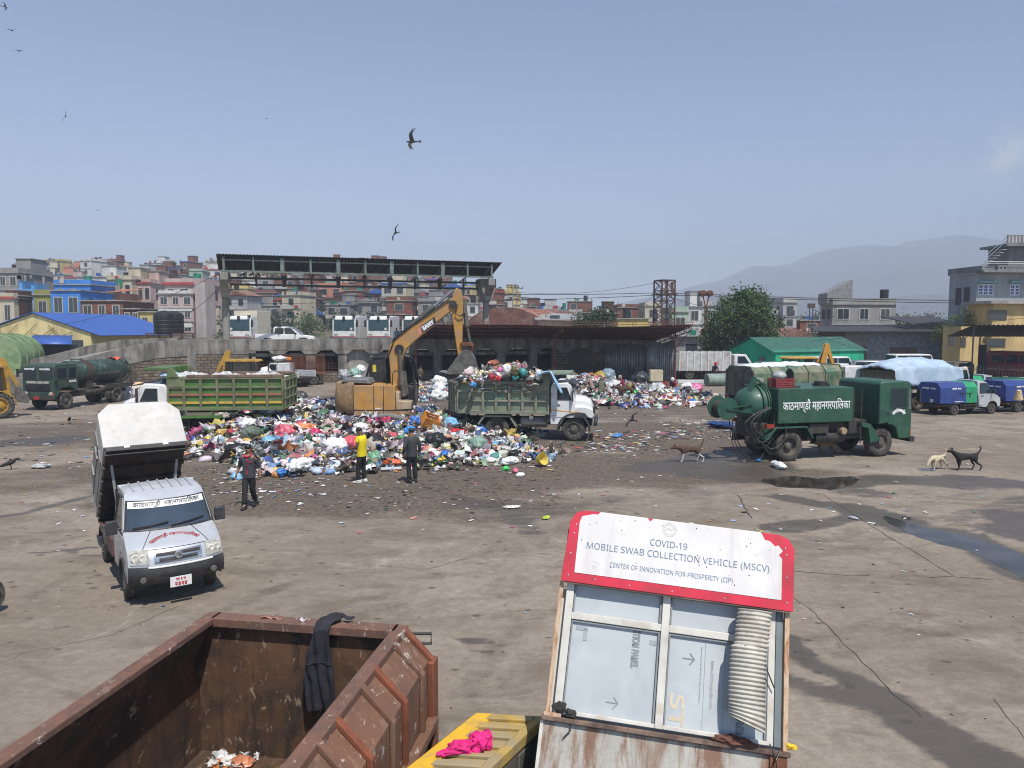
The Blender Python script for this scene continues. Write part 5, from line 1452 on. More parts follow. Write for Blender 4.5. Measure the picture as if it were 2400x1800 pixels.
MB().prism(bp_,-.92,.92).build('body',WCLEAN,pk,bevel=.05)
MB().prism([(.45,1.10),(.52,1.74),(.66,1.82),(1.85,1.82),(2.1,1.70),(2.85,1.10)],-.86,.86,lo_poly=None).build('cabin',WCLEAN,pk,bevel=.07)
for s in(1,-1):
 MB().prism([(.60,1.20),(.66,1.68),(1.36,1.70),(1.38,1.16)],s*.86-.008,s*.86+.008).build('window',DGLASS,pk)
 MB().prism([(1.48,1.16),(1.48,1.68),(1.88,1.68),(2.10,1.58),(2.55,1.16)],s*.86-.008,s*.86+.008).build('window',DGLASS,pk)
 MB().tube([(-.5,s*.9,1.14),(.1,s*.82,1.55),(.5,s*.8,1.6)],.02).build('roll_bar',CHROME,pk)
 MB().box((-1.09,s*.85-.07,.72),(-1.04,s*.85+.07,1.06)).build('tail_light',REDL,pk)
 MB().box((2.35,s*1.02-.1,1.1),(2.45,s*1.02+.1,1.28)).build('mirror',BLACK,pk,bevel=.02)
 for x in(.9,1.85):MB().box((x,s*.925,1.0),(x+.16,s*.94,1.03)).build('handle',CHROME,pk)
 MB().box((1.44,s*.918,.45),(1.45,s*.924,1.1)).build('door_seam',BLACK,pk)
 wheel(pk,0,s*.80,.38,.25,s,lug=32);wheel(pk,3.05,s*.80,.38,.25,s,lug=32)
 MB().box((3.9,s*.68-.16,.80),(4.03,s*.68+.16,.94)).build('headlight',LAMP,pk,bevel=.03)
MB().prism([(2.16,1.66),(2.84,1.13),(2.87,1.15),(2.19,1.68)],-.78,.78).build('windscreen',DGLASS,pk)
text_on('नगरपालिका',.07,mat('grey letters',(.3,.3,.3),.6),pk,facing((2.0,-.93,.72),(1,0,0)),fit=.8)
# white pickup with rails of bags below the deck, and its steel cage behind
wp=thing('pickup_truck','old white drop-side pickup with bags on its cab roof below the deck','pickup',(0,0,0))
p=G(700,906);wp.location=(p.x,p.y,0);wp.rotation_euler=(0,0,PI-.62)
MB().prism([(1.5,.5),(1.5,1.9),(2.6,1.9),(3.05,1.25),(3.9,1.15),(4.0,.5)],-.82,.82).build('cab',WHITEP,wp,bevel=.06)
for s in(1,-1):
 MB().prism([(1.75,1.3),(1.75,1.78),(2.5,1.78),(2.85,1.3)],s*.825-.01,s*.825+.01).build('window',DGLASS,wp)
 wheel(wp,0,s*.7,.36,.22,s,lug=32);wheel(wp,3.2,s*.7,.36,.22,s,lug=32)
 mb=MB()
 for k in range(4):mb.box((-1.1,s*.85-.02,.82+k*.13),(1.45,s*.85+.02,.93+k*.13))
 mb.build('drop_side',WHITEP,wp)
 MB().box((3.95,s*.6-.1,.75),(4.02,s*.6+.1,.92)).build('headlight',LAMP,wp)
MB().prism([(2.64,1.85),(3.06,1.28),(3.09,1.3),(2.67,1.87)],-.74,.74).build('windscreen',DGLASS,wp)
MB().box((-1.1,-.85,.7),(1.45,.85,.82)).box((-1.0,-.4,.45),(3.8,.4,.7)).build('chassis',CHAS,wp)
mb=MB()
for k in range(5):mb.beam((1.55,-.8+k*.4,2.02),(2.6,-.8+k*.4,2.02),.03)
for x in(1.55,2.6):mb.beam((x,-.85,2.02),(x,.85,2.02),.04);mb.beam((x,-.85,1.9),(x,-.85,2.02),.04);mb.beam((x,.85,1.9),(x,.85,2.02),.04)
mb.build('roof_rack',BLACK,wp)
T2=Matrix.Translation(wp.location)@Matrix.Rotation(wp.rotation_euler.z,4,'Z')
o=tag(MB().blob((0,0,.14),(.5,.35,.17),3,.3,3).build('cloth_bundle',mat('orange cloth',(.65,.22,.04),.9)),'orange cloth bundle on the white pickup roof rack','bundle');o.location=T2@Vector((2.2,-.45,2.04))
o=tag(MB().blob((0,0,.2),(.55,.42,.24),8,.3,3).build('sack',mat('white sackcloth',(.62,.61,.6),.8)),'white bundle beside the orange cloth on the pickup roof rack','sack');o.location=T2@Vector((1.95,.35,2.04))
p=P(712,880,62)
cg=thing('cage_trailer','tall rusty open steel cage body standing behind the white pickup','cage',(p.x,61.2,0),.2)
mb=MB()
for k in range(9):mb.beam((-1.8,0,1.0+k*.18),(1.8,0,1.0+k*.18),.035);mb.beam((-1.8,1.8,1.0+k*.18),(1.8,1.8,1.0+k*.18),.035)
for k in range(7):
 for y in(0,1.8):mb.beam((-1.8+k*.6,y,1.0),(-1.8+k*.6,y,2.5),.04)
for k in range(5):mb.beam((-1.8,0,1.0+k*.36),(-1.8,1.8,1.0+k*.36),.035)
mb.build('cage',RUSTM,cg)
MB().box((-1.85,-.05,.9),(1.85,1.85,1.0)).build('cage_floor',RUSTM,cg)
for y in(.1,1.7):wheel(cg,-1.0,y,.42,.24,-1 if y<1 else 1,lug=32);wheel(cg,1.0,y,.42,.24,-1 if y<1 else 1,lug=32)
# green hook-lift container behind the tanker
gc=thing('waste_container','long weathered green container body with white tarp behind the tanker','container')
p0_,p1_=G(1765,962),G(1972,950)
d_=(p1_-p0_).normalized();gc.location=p0_;gc.rotation_euler=(0,0,math.atan2(d_.y,d_.x));GL=(p1_-p0_).length
CG=mat('weathered container green',(.06,.13,.075),.7,var=.3,dirt=(.25,.22,.15),damt=.85,dscale=.9,thr=.44)
CGR=mat('rusty grey green end',(.085,.09,.07),.8,var=.3,dirt=(.16,.13,.09),damt=.6)
oct_=[(-1.15,.75),(-1.15,2.10),(-.85,2.46),(.85,2.46),(1.15,2.10),(1.15,.75)]
MB().prism(oct_,.0,GL,'x').build('body',CG,gc,bevel=.02)
for v in gc.children:v.location=(0,1.15,0)
mb=MB()
for k in range(6):
 x=GL*k/5
 for a,b in zip(oct_[:-1],oct_[1:]):mb.beam((x,a[0]*1.03+1.15,a[1]+.02),(x,b[0]*1.03+1.15,b[1]+.02),.08,.08)
mb.build('ribs',CG,gc)
mb=MB()
for y in(.05,.85,1.5,2.25):mb.box((-.08,y-.04,.8),(-.0,y+.04,2.3))
for z in(.8,1.5,2.25):mb.box((-.09,0,z-.04),(0,2.3,z+.04))
mb.prism([(oc[0]+1.15,oc[1])for oc in oct_],-.03,-.005,'x');mb.build('rear_door',CGR,gc)
mb=MB();
for s in(.2,2.1):mb.box((-.2,s-.1,.5),(GL+2,s+.1,.75))
mb.build('chassis',CHAS,gc)
for x in(.9,2.1,GL+1.2):
 for s in(1,-1):wheel(gc,x,1.15+s*.95,.5,.28,s)
MB().box((GL+.4,.1,.7),(GL+2.0,2.2,2.4)).build('cab',WHITEP,gc,bevel=.08)
wt=tag(MB().sheet(lambda u,v:(u*GL*.82+.3,.35+v*1.6,2.47+.22*math.sin(u*PI)**.5*math.sin(v*PI)**.6+.08*mnoise.fractal(Vector((u*7,v*3,2)),1,2,3)),50,14).build('tarpaulin',mat('white tarpaulin',(.66,.72,.78),.5,var=.06),smooth=50,solid=.01),'white tarpaulin over the top of the long green container','tarpaulin')
wt.location=gc.location;wt.rotation_euler=gc.rotation_euler
# cars and other vehicles at the right
def car(label,cat,px,py,rz,col,L=4.2,W=1.7,Hh=1.65,kind_='suv',name='parked_car',bar=False):
 p=G(px,py);c=thing(name,label,cat,p,rz)
 k=L/4.2;zt_=Hh
 low=[(-1.0,.42),(-1.05,.95),(-.95,1.0),(3.0,.98),(3.15,.80),(3.15,.42),(2.85,.36),(2.78,.6),(2.5,.72),(2.2,.6),(2.12,.34),(.42,.34),(.34,.6),(0,.72),(-.32,.6),(-.42,.38)]
 MB().prism([(x*k,z)for x,z in low],-W/2,W/2).build('body',col,c,bevel=.06)
 top={'suv':[(-.98,.98),(-.85,zt_-.05),(-.6,zt_),(1.3,zt_),(1.5,zt_-.06),(2.15,.98)],'hatch':[(-.95,.98),(-.6,zt_-.15),(-.2,zt_),(.9,zt_),(1.15,zt_-.06),(2.1,.98)],'van':[(-1.0,.98),(-.95,zt_-.05),(-.85,zt_),(2.2,zt_),(2.4,zt_-.08),(2.9,.98)]}[kind_]
 MB().prism([(x*k,z)for x,z in top],-W/2+.07,W/2-.07).build('cabin',col,c,bevel=.07)
 for s in(1,-1):
  w_=[(x*k,z)for x,z in top];x0=w_[1][0]+.12;x1=w_[-2][0]-.05
  n=3 if kind_!='hatch' else 2
  for i in range(n):
   a=x0+(x1-x0)*i/n+.03;b=x0+(x1-x0)*(i+1)/n-.03
   MB().prism([(a-(.05 if i==0 else 0),1.05),(a,zt_-.13),(b,zt_-.13),(b+(.32 if i==n-1 else 0),1.05)],s*(W/2-.07)-.01,s*(W/2-.07)+.01).build('window',DGLASS,c)
  wheel(c,0,s*(W/2-.12),.33,.2,s,lug=32);wheel(c,2.5*k,s*(W/2-.12),.33,.2,s,lug=32)
  MB().box((3.02*k,s*(W/2-.28)-.16,.68),(3.16*k,s*(W/2-.28)+.16,.84)).build('headlight',LAMP,c,bevel=.02)
  MB().box((-1.06*k,s*(W/2-.12)-.08,.65),(-1.0*k,s*(W/2-.12)+.08,.93)).build('tail_light',REDL,c)
 a,b=top[-2],top[-1]
 MB().prism([(a[0]*k+.03,a[1]-.04),(b[0]*k-.04,b[1]+.07),(b[0]*k,b[1]+.09),(a[0]*k+.06,a[1]-.02)],-W/2+.16,W/2-.16).build('windscreen',DGLASS,c)
 a,b=top[1],top[0]
 MB().prism([(a[0]*k-.03,a[1]-.08),(b[0]*k-.03,b[1]+.1),(b[0]*k+.02,b[1]+.1),(a[0]*k+.02,a[1]-.08)],-W/2+.18,W/2-.18).build('rear_window',DGLASS,c)
 if bar:MB().box((.5,-.5,zt_+.02),(.75,.5,zt_+.14)).build('light_bar',REDL,c,bevel=.03)
 return c
GREYP=mat('grey car paint',(.16,.17,.18),.35,.3,var=.1,coat=.4)
car('grey pickup-like jeep in front of the green house, beside the orange cab roof','jeep',1795,893,.1,GREYP,4.3,1.7,1.75)
car('white ambulance van with a red light bar beside the backhoe arm','van',1918,888,.2,WCLEAN,4.6,1.8,2.1,'van',bar=True)
car('white hatchback at the foot of the green house wall, right of the backhoe arm','car',1965,890,.12,WCLEAN,4.0,1.65,1.5,'hatch')
car('silver grey double cab jeep beside the tarpaulin load','jeep',2046,893,2.9,mat('silver grey',(.30,.32,.34),.35,.3,coat=.4),4.6,1.75,1.85)
car('dusty cream jeep with a spare wheel in front of the white hatchback','jeep',1985,915,2.7,mat('dusty cream',(.42,.36,.28),.6,dirt=(.25,.2,.15)),3.9,1.65,1.8)
car('white and maroon van roof right behind the green tanker cab','van',2035,925,.2,mat('maroon and white',(.55,.53,.5),.5,dirt=(.2,.06,.05),damt=.5),4.4,1.7,1.95,'van')
car('white flat van beyond the tarpaulin below the grey wall','van',2110,882,.1,WHITEP,4.6,1.8,2.2,'van')
# white refuse lorry by the green house
rf=thing('refuse_lorry','white lorry with a ribbed rusty white body beside the green house','lorry',G(1640,888),.0)
MB().box((-2.2,-1.1,.8),(2.6,1.1,2.55)).build('body',mat('rusty white body',(.50,.50,.49),.6,var=.2,dirt=(.25,.15,.10),damt=.7,dscale=2,streak=True),rf,bevel=.03)
mb=MB()
for k in range(8):mb.box((-2.2+k*.66,-1.16,.8),(-2.1+k*.66,1.16,2.6))
mb.build('body_ribs',WHITEP,rf)
MB().prism([(-3.4,.9),(-3.0,2.2),(-2.2,2.5),(-2.2,.8)],-1.1,1.1).build('tail_hopper',mat('grey hopper',(.3,.3,.3),.6,dirt=(.12,.1,.08)),rf,bevel=.03)
MB().prism([(2.9,.6),(2.9,2.3),(4.0,2.32),(4.55,1.5),(4.65,.6)],-1.0,1.0).build('cab',WHITEP,rf,bevel=.07)
MB().prism([(4.03,2.24),(4.52,1.52),(4.57,1.54),(4.08,2.26)],-.9,.9).build('windscreen',DGLASS,rf)
for s in(1,-1):
 MB().prism([(3.2,1.5),(3.2,2.15),(3.85,2.15),(4.3,1.5)],s*1.0-.012,s*1.0+.012).build('window',DGLASS,rf)
 wheel(rf,-1.2,s*.9,.45,.26,s);wheel(rf,3.6,s*.9,.45,.26,s)
 MB().box((4.62,s*.7-.15,.8),(4.68,s*.7+.15,.98)).build('headlight',LAMP,rf)
MB().box((-2.8,-.5,.5),(4.4,.5,.8)).build('chassis',CHAS,rf)
# red bus at the right edge
rbs=thing('bus','dark red bus with yellow stripes cut off by the right edge of the photo','bus',G(2415,900),PI/2+.35)
MB().box((-2.5,-1.15,.6),(3.2,1.15,2.75)).build('body',mat('dark red bus paint',(.22,.025,.03),.45,dirt=(.12,.03,.03),coat=.2),rbs,bevel=.12,seg=3)
MB().box((-2.53,-.9,1.75),(-2.48,.9,2.5)).build('rear_window',DGLASS,rbs,bevel=.02)
MB().box((-2.55,-1.16,1.15),(-2.5,1.16,1.23)).box((-2.5,-1.165,1.15),(3.0,1.165,1.22)).build('yellow_stripe',mat('yellow stripe paint',(.6,.38,.05),.5),rbs)
for k in range(4):
 for s in(1,-1):MB().box((-2.0+k*1.2,s*1.15-.012,1.75),(-1.0+k*1.2,s*1.15+.012,2.45)).build('window',DGLASS,rbs)
for s in(1,-1):wheel(rbs,-1.4,s*.95,.45,.26,s);wheel(rbs,2.2,s*.95,.45,.26,s)
# motorcycle at the left edge
mc=thing('motorcycle','motorcycle showing only its handlebar and rear end at the left edge','motorcycle',G(-96,1462),math.radians(60))
mb=MB().tube([(0,.36,1.0),(.05,.2,1.03),(.1,0,.98),(.05,-.2,1.03),(0,-.36,1.0)],.016);mb.cyl((.1,0,.98),(.35,0,.35),.03);mb.build('handlebar',BLACK,mc)
for s in(1,-1):MB().cyl((0,s*.36,1.0),(-.02,s*.48,.99),.022).build('grip',mat('pale grip',(.45,.4,.33),.6),mc);MB().tube([(.05,s*.24,1.03),(.04,s*.3,1.2)],.008).blob((.04,s*.32,1.24),(.03,.08,.05),1,0,2).build('mirror',BLACK,mc)
MB().blob((-.15,0,.78),(.28,.14,.14),2,.05,3).build('tank',mat('red tank',(.3,.03,.03),.3),mc);MB().blob((-.6,0,.76),(.36,.13,.07),5,.05,3).build('seat',BLACK,mc);MB().box((-.55,-.12,.3),(.1,.12,.65)).build('engine',CHAS,mc,bevel=.05)
for x in(.38,-.85):MB().lathe([(-.05,.22),(-.05,.29),(0,.31),(.05,.29),(.05,.22)],30,'y',c=(x,0,.31)).lathe([(-.01,.22),(.01,.22)],18,'y',c=(x,0,.31)).build('wheel',RUBBER,mc)
MB().box((-1.05,-.08,.6),(-.9,.08,.7)).tube([(-.9,.0,.66),(-1.15,0,.55),(-1.22,0,.4)],.02).build('rear_mudguard',BLACK,mc)
# skinned figures
def skin(pts,edges,radii,sub=2,root=0):
 """grow one smooth surface round a stick figure; returns plain mesh data"""
 me=bpy.data.meshes.new('skinned');me.from_pydata([tuple(p)for p in pts],edges,[])
 o=bpy.data.objects.new('skinned',me);COL.objects.link(o)
 o.modifiers.new('s','SKIN');md=o.modifiers.new('d','SUBSURF');md.levels=sub;md.render_levels=sub
 for i,r in enumerate(radii):
  sv=me.skin_vertices[0].data[i];sv.radius=r if isinstance(r,tuple)else(r,r);sv.use_root=(i==root)
 bpy.context.view_layer.update()
 out=bpy.data.meshes.new_from_object(o.evaluated_get(bpy.context.evaluated_depsgraph_get()))
 bpy.data.objects.remove(o);bpy.data.meshes.remove(me)
 out.shade_smooth()
 return out
def add_mesh(name,me,m_,parent):
 me.materials.clear();me.materials.append(m_)
 o=bpy.data.objects.new(name,me);COL.objects.link(o);o.parent=parent;return o
def skinm(name,c):return mat(name,c,.55,var=.1)
SKIN1=skinm('brown skin',(.28,.145,.09));SKIN2=skinm('dark brown skin',(.13,.065,.042))
HAIR=mat('black hair',(.010,.009,.009),.5)
def limb(a,b,t):return tuple(a[i]+(b[i]-a[i])*t for i in range(3))
def person(label,loc,rz,arms,legs,shirt,trousers,shoes,skinmat,sleeve=1.0,lean=0.0,headtilt=0.0,hgt=1.0,extra=None,hair=True,crouch=0.0,headgear=None,group=None):
 """faces +x; arms / legs: (right, left) lists of joints; y is the person's left"""
 t=thing('person',label,'person',loc,rz,group);t.scale=(hgt,hgt,hgt)
 dz=-crouch
 pel=(0,0,.90+dz);spn=(.03+lean*.35,0,1.10+dz);che=(.02+lean*.7,0,1.30+dz);nek=(.01+lean,0,1.43+dz);hd0=(.03+lean*1.1+headtilt*.3,0,1.51+dz);hd1=(.035+lean*1.15+headtilt,0,1.60+dz-abs(headtilt)*.3)
 P_=[pel,spn,che,nek,hd0,hd1];E_=[(0,1),(1,2),(2,3),(3,4),(4,5)]
 R_=[(.125,.10),(.125,.095),(.14,.10),.052,(.075,.085),(.078,.092)]
 shp,she,shr=[pel,spn,che,(nek[0],0,nek[2]-.02)],[(0,1),(1,2),(2,3)],[(.155,.125),(.150,.118),(.165,.122),(.075,.075)]
 trp,tre,trr=[pel,(0,0,.98+dz)],[(0,1)],[(.145,.118),(.140,.112)]
 hands=MB()
 for s,arm,leg in((-1,arms[0],legs[0]),(1,arms[1],legs[1])):
  sh_=(che[0]+.0,s*.165,che[2]+.075)
  el,wr,ha=arm
  b=len(P_);P_+=[sh_,el,wr,ha];E_+=[(2,b),(b,b+1),(b+1,b+2),(b+2,b+3)];R_+=[.056,.043,.030,(.036,.022)]
  b=len(shp);e2_=el if sleeve>=.5 else limb(sh_,el,.55)
  shp+=[sh_,e2_];she+=[(2,b),(b,b+1)];shr+=[.076,.060 if sleeve>=.5 else .066]
  if sleeve>=1:shp.append(limb(el,wr,.95 if sleeve>=1 else .3));she.append((b+1,b+2));shr.append(.048)
  elif sleeve>=.6:shp.append(limb(el,wr,.25));she.append((b+1,b+2));shr.append(.056)
  hip=(0,s*.085,.86+dz);kn,an,toe=leg
  b=len(P_);P_+=[hip,kn,an,toe];E_+=[(0,b),(b,b+1),(b+1,b+2),(b+2,b+3)];R_+=[.085,.055,.038,(.036,.028)]
  b=len(trp);trp+=[hip,kn,(an[0],an[1],an[2]+.02)];tre+=[(0,b),(b,b+1),(b+1,b+2)];trr+=[.105,.080,.074]
  # five fingers from the palm
  d=Vector(ha)-Vector(wr);d.normalize();side=Vector((0,1,0)).cross(d).normalized()if abs(d.y)<.9 else Vector((1,0,0))
  tip0=Vector(ha)+d*.015
  for k,(o_,ln)in enumerate(((-.027,.058),(-.009,.068),(.009,.064),(.026,.05))):
   a=tip0+side*o_;c1=a+d*ln*.55+Vector((0,-s*.008,0));c2=c1+d*ln*.4+Vector((0,-s*.018,0))
   hands.tube([a-d*.02,a,c1,c2],[.0095,.0092,.0082,.006],6)
  a=Vector(wr).lerp(Vector(ha),.55)+side*.03
  hands.tube([a,a+side*.022+d*.02,a+side*.028+d*.05],[.011,.010,.007],6)
  # shoe
  av,tv=Vector(an),Vector(toe);fd=(tv-av);fd.z=0;fd=fd.normalized()if fd.length>1e-3 else Vector((1,0,0));ang=math.atan2(fd.y,fd.x)
  M_=Matrix.Translation((an[0],an[1],max(0,an[2]-.085)))@Matrix.Rotation(ang,4,'Z')
  sm=MB().prism([(-.09,.0),(-.095,.07),(-.03,.115),(.05,.085),(.14,.06),(.185,.035),(.18,.0)],-.045,.045,M=M_)
  sm.build('shoe',shoes,t,bevel=.018)
 body=skin(P_,E_,R_)
 bm=bmesh.new();bm.from_mesh(body)
 # face: nose, ears, eyes and mouth as part of the same surface mesh
 f=MB();hx,hz_=hd1[0],(hd0[2]+hd1[2])/2
 f.blob((hx+.085,0,hz_+.005),(.022,.014,.022),1,0,1)
 for s in(1,-1):f.blob((hx-.005,s*.082,hz_+.01),(.018,.010,.028),1,0,1)
 me2=f.mesh('f',skinmat,60);bm.from_mesh(me2)
 if hands.v:bm.from_mesh(hands.mesh('h',skinmat,60))
 bm.to_mesh(body);bm.free();body.shade_smooth()
 bo_=add_mesh('body',body,skinmat,t)
 def loft(secs,n=18):
  m_=MB();vs=[]
  for(z,rx,ry,xo)in secs:
   for j in range(n):
    a=2*PI*j/n;c_,s_=math.cos(a),math.sin(a)
    vs.append((xo+math.copysign(abs(c_)**.8,c_)*rx,math.copysign(abs(s_)**.8,s_)*ry,z+dz))
  k=len(secs)
  m_.add(vs,[(i*n+j,i*n+(j+1)%n,(i+1)*n+(j+1)%n,(i+1)*n+j)for i in range(k-1)for j in range(n)]+[tuple(range(n))[::-1],tuple(range((k-1)*n,k*n))])
  return m_
 lx=lambda z:(z-.9)/.53*lean
 torso=loft([(z,rx,ry,lx(z))for z,rx,ry in((.82,.128,.168),(.92,.128,.166),(1.02,.122,.160),(1.14,.126,.168),(1.26,.130,.182),(1.35,.112,.180),(1.40,.088,.140),(1.435,.062,.075))])
 hips=loft([(z,rx,ry,lx(z))for z,rx,ry in((.74,.10,.13),(.80,.118,.155),(.88,.122,.160),(.97,.118,.156))])
 def join(me,mb):
  b2=bmesh.new();b2.from_mesh(me);b2.from_mesh(mb.mesh('j',skinmat,70));b2.to_mesh(me);b2.free();me.shade_smooth();return me
 fe=MB()
 for s in(1,-1):fe.blob((hx+.070,s*.032,hz_+.03),(.012,.016,.008),1,0,1);fe.box((hx+.066,s*.033-.018,hz_+.048),(hx+.078,s*.033+.018,hz_+.054))
 fe.box((hx+.066,-.022,hz_-.045),(hx+.078,.022,hz_-.038))
 fe.build('face_features',HAIR,t)
 if hair:
  MB().blob((hx-.018,0,hz_+.062),(.098,.090,.075),5,.10,3,freq=4,flat=-.03).build('hair',HAIR,t,smooth=80)
 add_mesh('shirt',join(skin(shp,she,shr),torso),shirt,t)
 add_mesh('trousers',join(skin(trp,tre,trr),hips),trousers,t)
 if extra:extra(t,che,pel)
 return t
BLKTR=mat('black trousers',(.014,.014,.016),.8,var=.3);BLKSH=mat('black shoes',(.015,.015,.015),.4)
def ex1(t,che,pel):
 r=mat('red trim cloth',(.50,.02,.04),.7)
 MB().tube([(.132,0,.90),(.126,0,1.02),(.130,0,1.14),(.134,0,1.26),(.118,0,1.36)],.015,6).build('placket',r,t)
 MB().tube([(.10,-.085,1.40),(.125,-.03,1.38),(.13,0,1.37),(.125,.03,1.38),(.10,.085,1.40),(.0,.085,1.45),(-.05,0,1.47),(.0,-.085,1.45),(.10,-.085,1.40)],.016,6).build('collar',r,t)
 MB().box((.112,.055,1.22),(.136,.13,1.245)).build('pocket_flap',r,t)
P1=G(586,1190)
person('man walking toward the viewer in dark grey shirt with red collar and button strip',P1,math.radians(-93),arms=([(-.05,-.27,1.10),(.02,-.33,.90),(.05,-.34,.82)],[(-.06,.26,1.10),(.00,.29,.88),(.02,.29,.80)]),legs=([(.13,-.07,.50),(.20,-.06,.10),(.32,-.06,.05)],[(-.02,.07,.48),(-.20,.07,.13),(-.08,.07,.04)]),shirt=mat('dark grey shirt',(.045,.05,.06),.8,var=.2),trousers=BLKTR,shoes=BLKSH,skinmat=SKIN1,sleeve=.6,extra=ex1)
P2=G(849,1132)
person('man in bright yellow T-shirt looking down at the rubbish heap',P2,math.radians(158),arms=([(.03,-.24,1.12),(.06,-.27,.90),(.07,-.27,.82)],[(.02,.25,1.10),(.26,.20,1.05),(.34,.18,1.06)]),legs=([(.03,-.11,.48),(.0,-.12,.09),(.12,-.13,.04)],[(.06,.10,.48),(.06,.12,.09),(.18,.14,.04)]),shirt=mat('bright yellow cotton',(.72,.56,.01),.85,var=.1),trousers=BLKTR,shoes=mat('white trainers',(.55,.55,.52),.6,var=.5,scale=25),skinmat=SKIN2,sleeve=.3,headtilt=.07,hgt=1.02)
def ex3(t,che,pel):
 r=mat('silver reflective tape',(.35,.38,.34),.4)
 for z in(1.00,):
  MB().lathe([(z-.08,.175),(z-.035,.174)],24,'z').build('reflective_tape',r,t).scale=(.84,1.06,1)
 MB().lathe([(1.28,.190),(1.32,.186)],24,'z').build('reflective_tape',r,t).scale=(.84,1.05,1)
 MB().lathe([(.86,.170),(1.0,.168),(1.14,.174),(1.26,.188),(1.34,.178),(1.40,.12)],24,'z').build('vest',mat('dark green vest',(.025,.105,.065),.8,var=.2),t,smooth=80).scale=(.82,1.04,1)
 MB().tube([(.08,-.07,1.42),(.08,.07,1.42),(-.06,.07,1.45),(-.06,-.07,1.45),(.08,-.07,1.42)],.02,6).build('collar',mat('red collar cloth',(.4,.05,.06),.7),t)
P3=G(966,1131)
person('man seen from behind in dark green work vest with silver tape',P3,math.radians(125),arms=([(-.02,-.27,1.10),(.04,-.28,.90),(.06,-.28,.82)],[(-.05,.27,1.10),(.06,.26,.92),(.10,.25,.85)]),legs=([(.03,-.10,.48),(.0,-.12,.09),(.12,-.14,.04)],[(.04,.09,.48),(-.02,.10,.09),(.10,.12,.04)]),shirt=mat('charcoal sleeves',(.035,.04,.042),.8),trousers=BLKTR,shoes=BLKSH,skinmat=SKIN1,sleeve=1.0)
CROUCH=dict(legs=([(.30,-.16,.42),(.12,-.15,.09),(.24,-.16,.04)],[(.30,.16,.42),(.12,.15,.09),(.24,.16,.04)]),arms=([(.22,-.24,.72),(.42,-.18,.55),(.49,-.16,.52)],[(.22,.24,.72),(.42,.18,.55),(.49,.16,.52)]))
STANDA=dict(legs=([(.03,-.10,.48),(.0,-.12,.09),(.12,-.14,.04)],[(.04,.09,.48),(-.02,.10,.09),(.10,.12,.04)]),arms=([(-.02,-.26,1.10),(.10,-.27,.90),(.14,-.27,.83)],[(-.02,.26,1.10),(.10,.27,.90),(.14,.27,.83)]))
def hood(c):
 def f(t,che,pel):
  MB().blob((che[0]+.22*.6,0,che[2]+.26),(.13,.13,.16),3,.12,3).build('head_cloth',c,t,smooth=80)
 return f
def picker(label,px,py,Yz,rz,shirt,tr,hc,cr=True,hgt=1.0):
 z=Yz[1];p=P(px,py,Yz[0]);p.z=z
 kw=CROUCH if cr else STANDA
 return person(label,p,rz,shirt=shirt,trousers=tr,shoes=BLKSH,skinmat=SKIN2,sleeve=1.0,lean=.22 if cr else .03,crouch=.48 if cr else 0,hair=hc is None,extra=hood(hc)if hc else None,hgt=hgt,**kw)
TAUP=mat('dusty pink cloth',(.34,.22,.20),.9);OLV=mat('olive green cloth',(.12,.12,.075),.9);MRN=mat('maroon cloth',(.22,.02,.04),.8);DGR=mat('dark green skirt cloth',(.02,.07,.05),.9);NAVY=mat('navy cloth',(.02,.03,.07),.9);BLS=mat('pale blue shirt cloth',(.22,.32,.42),.9)
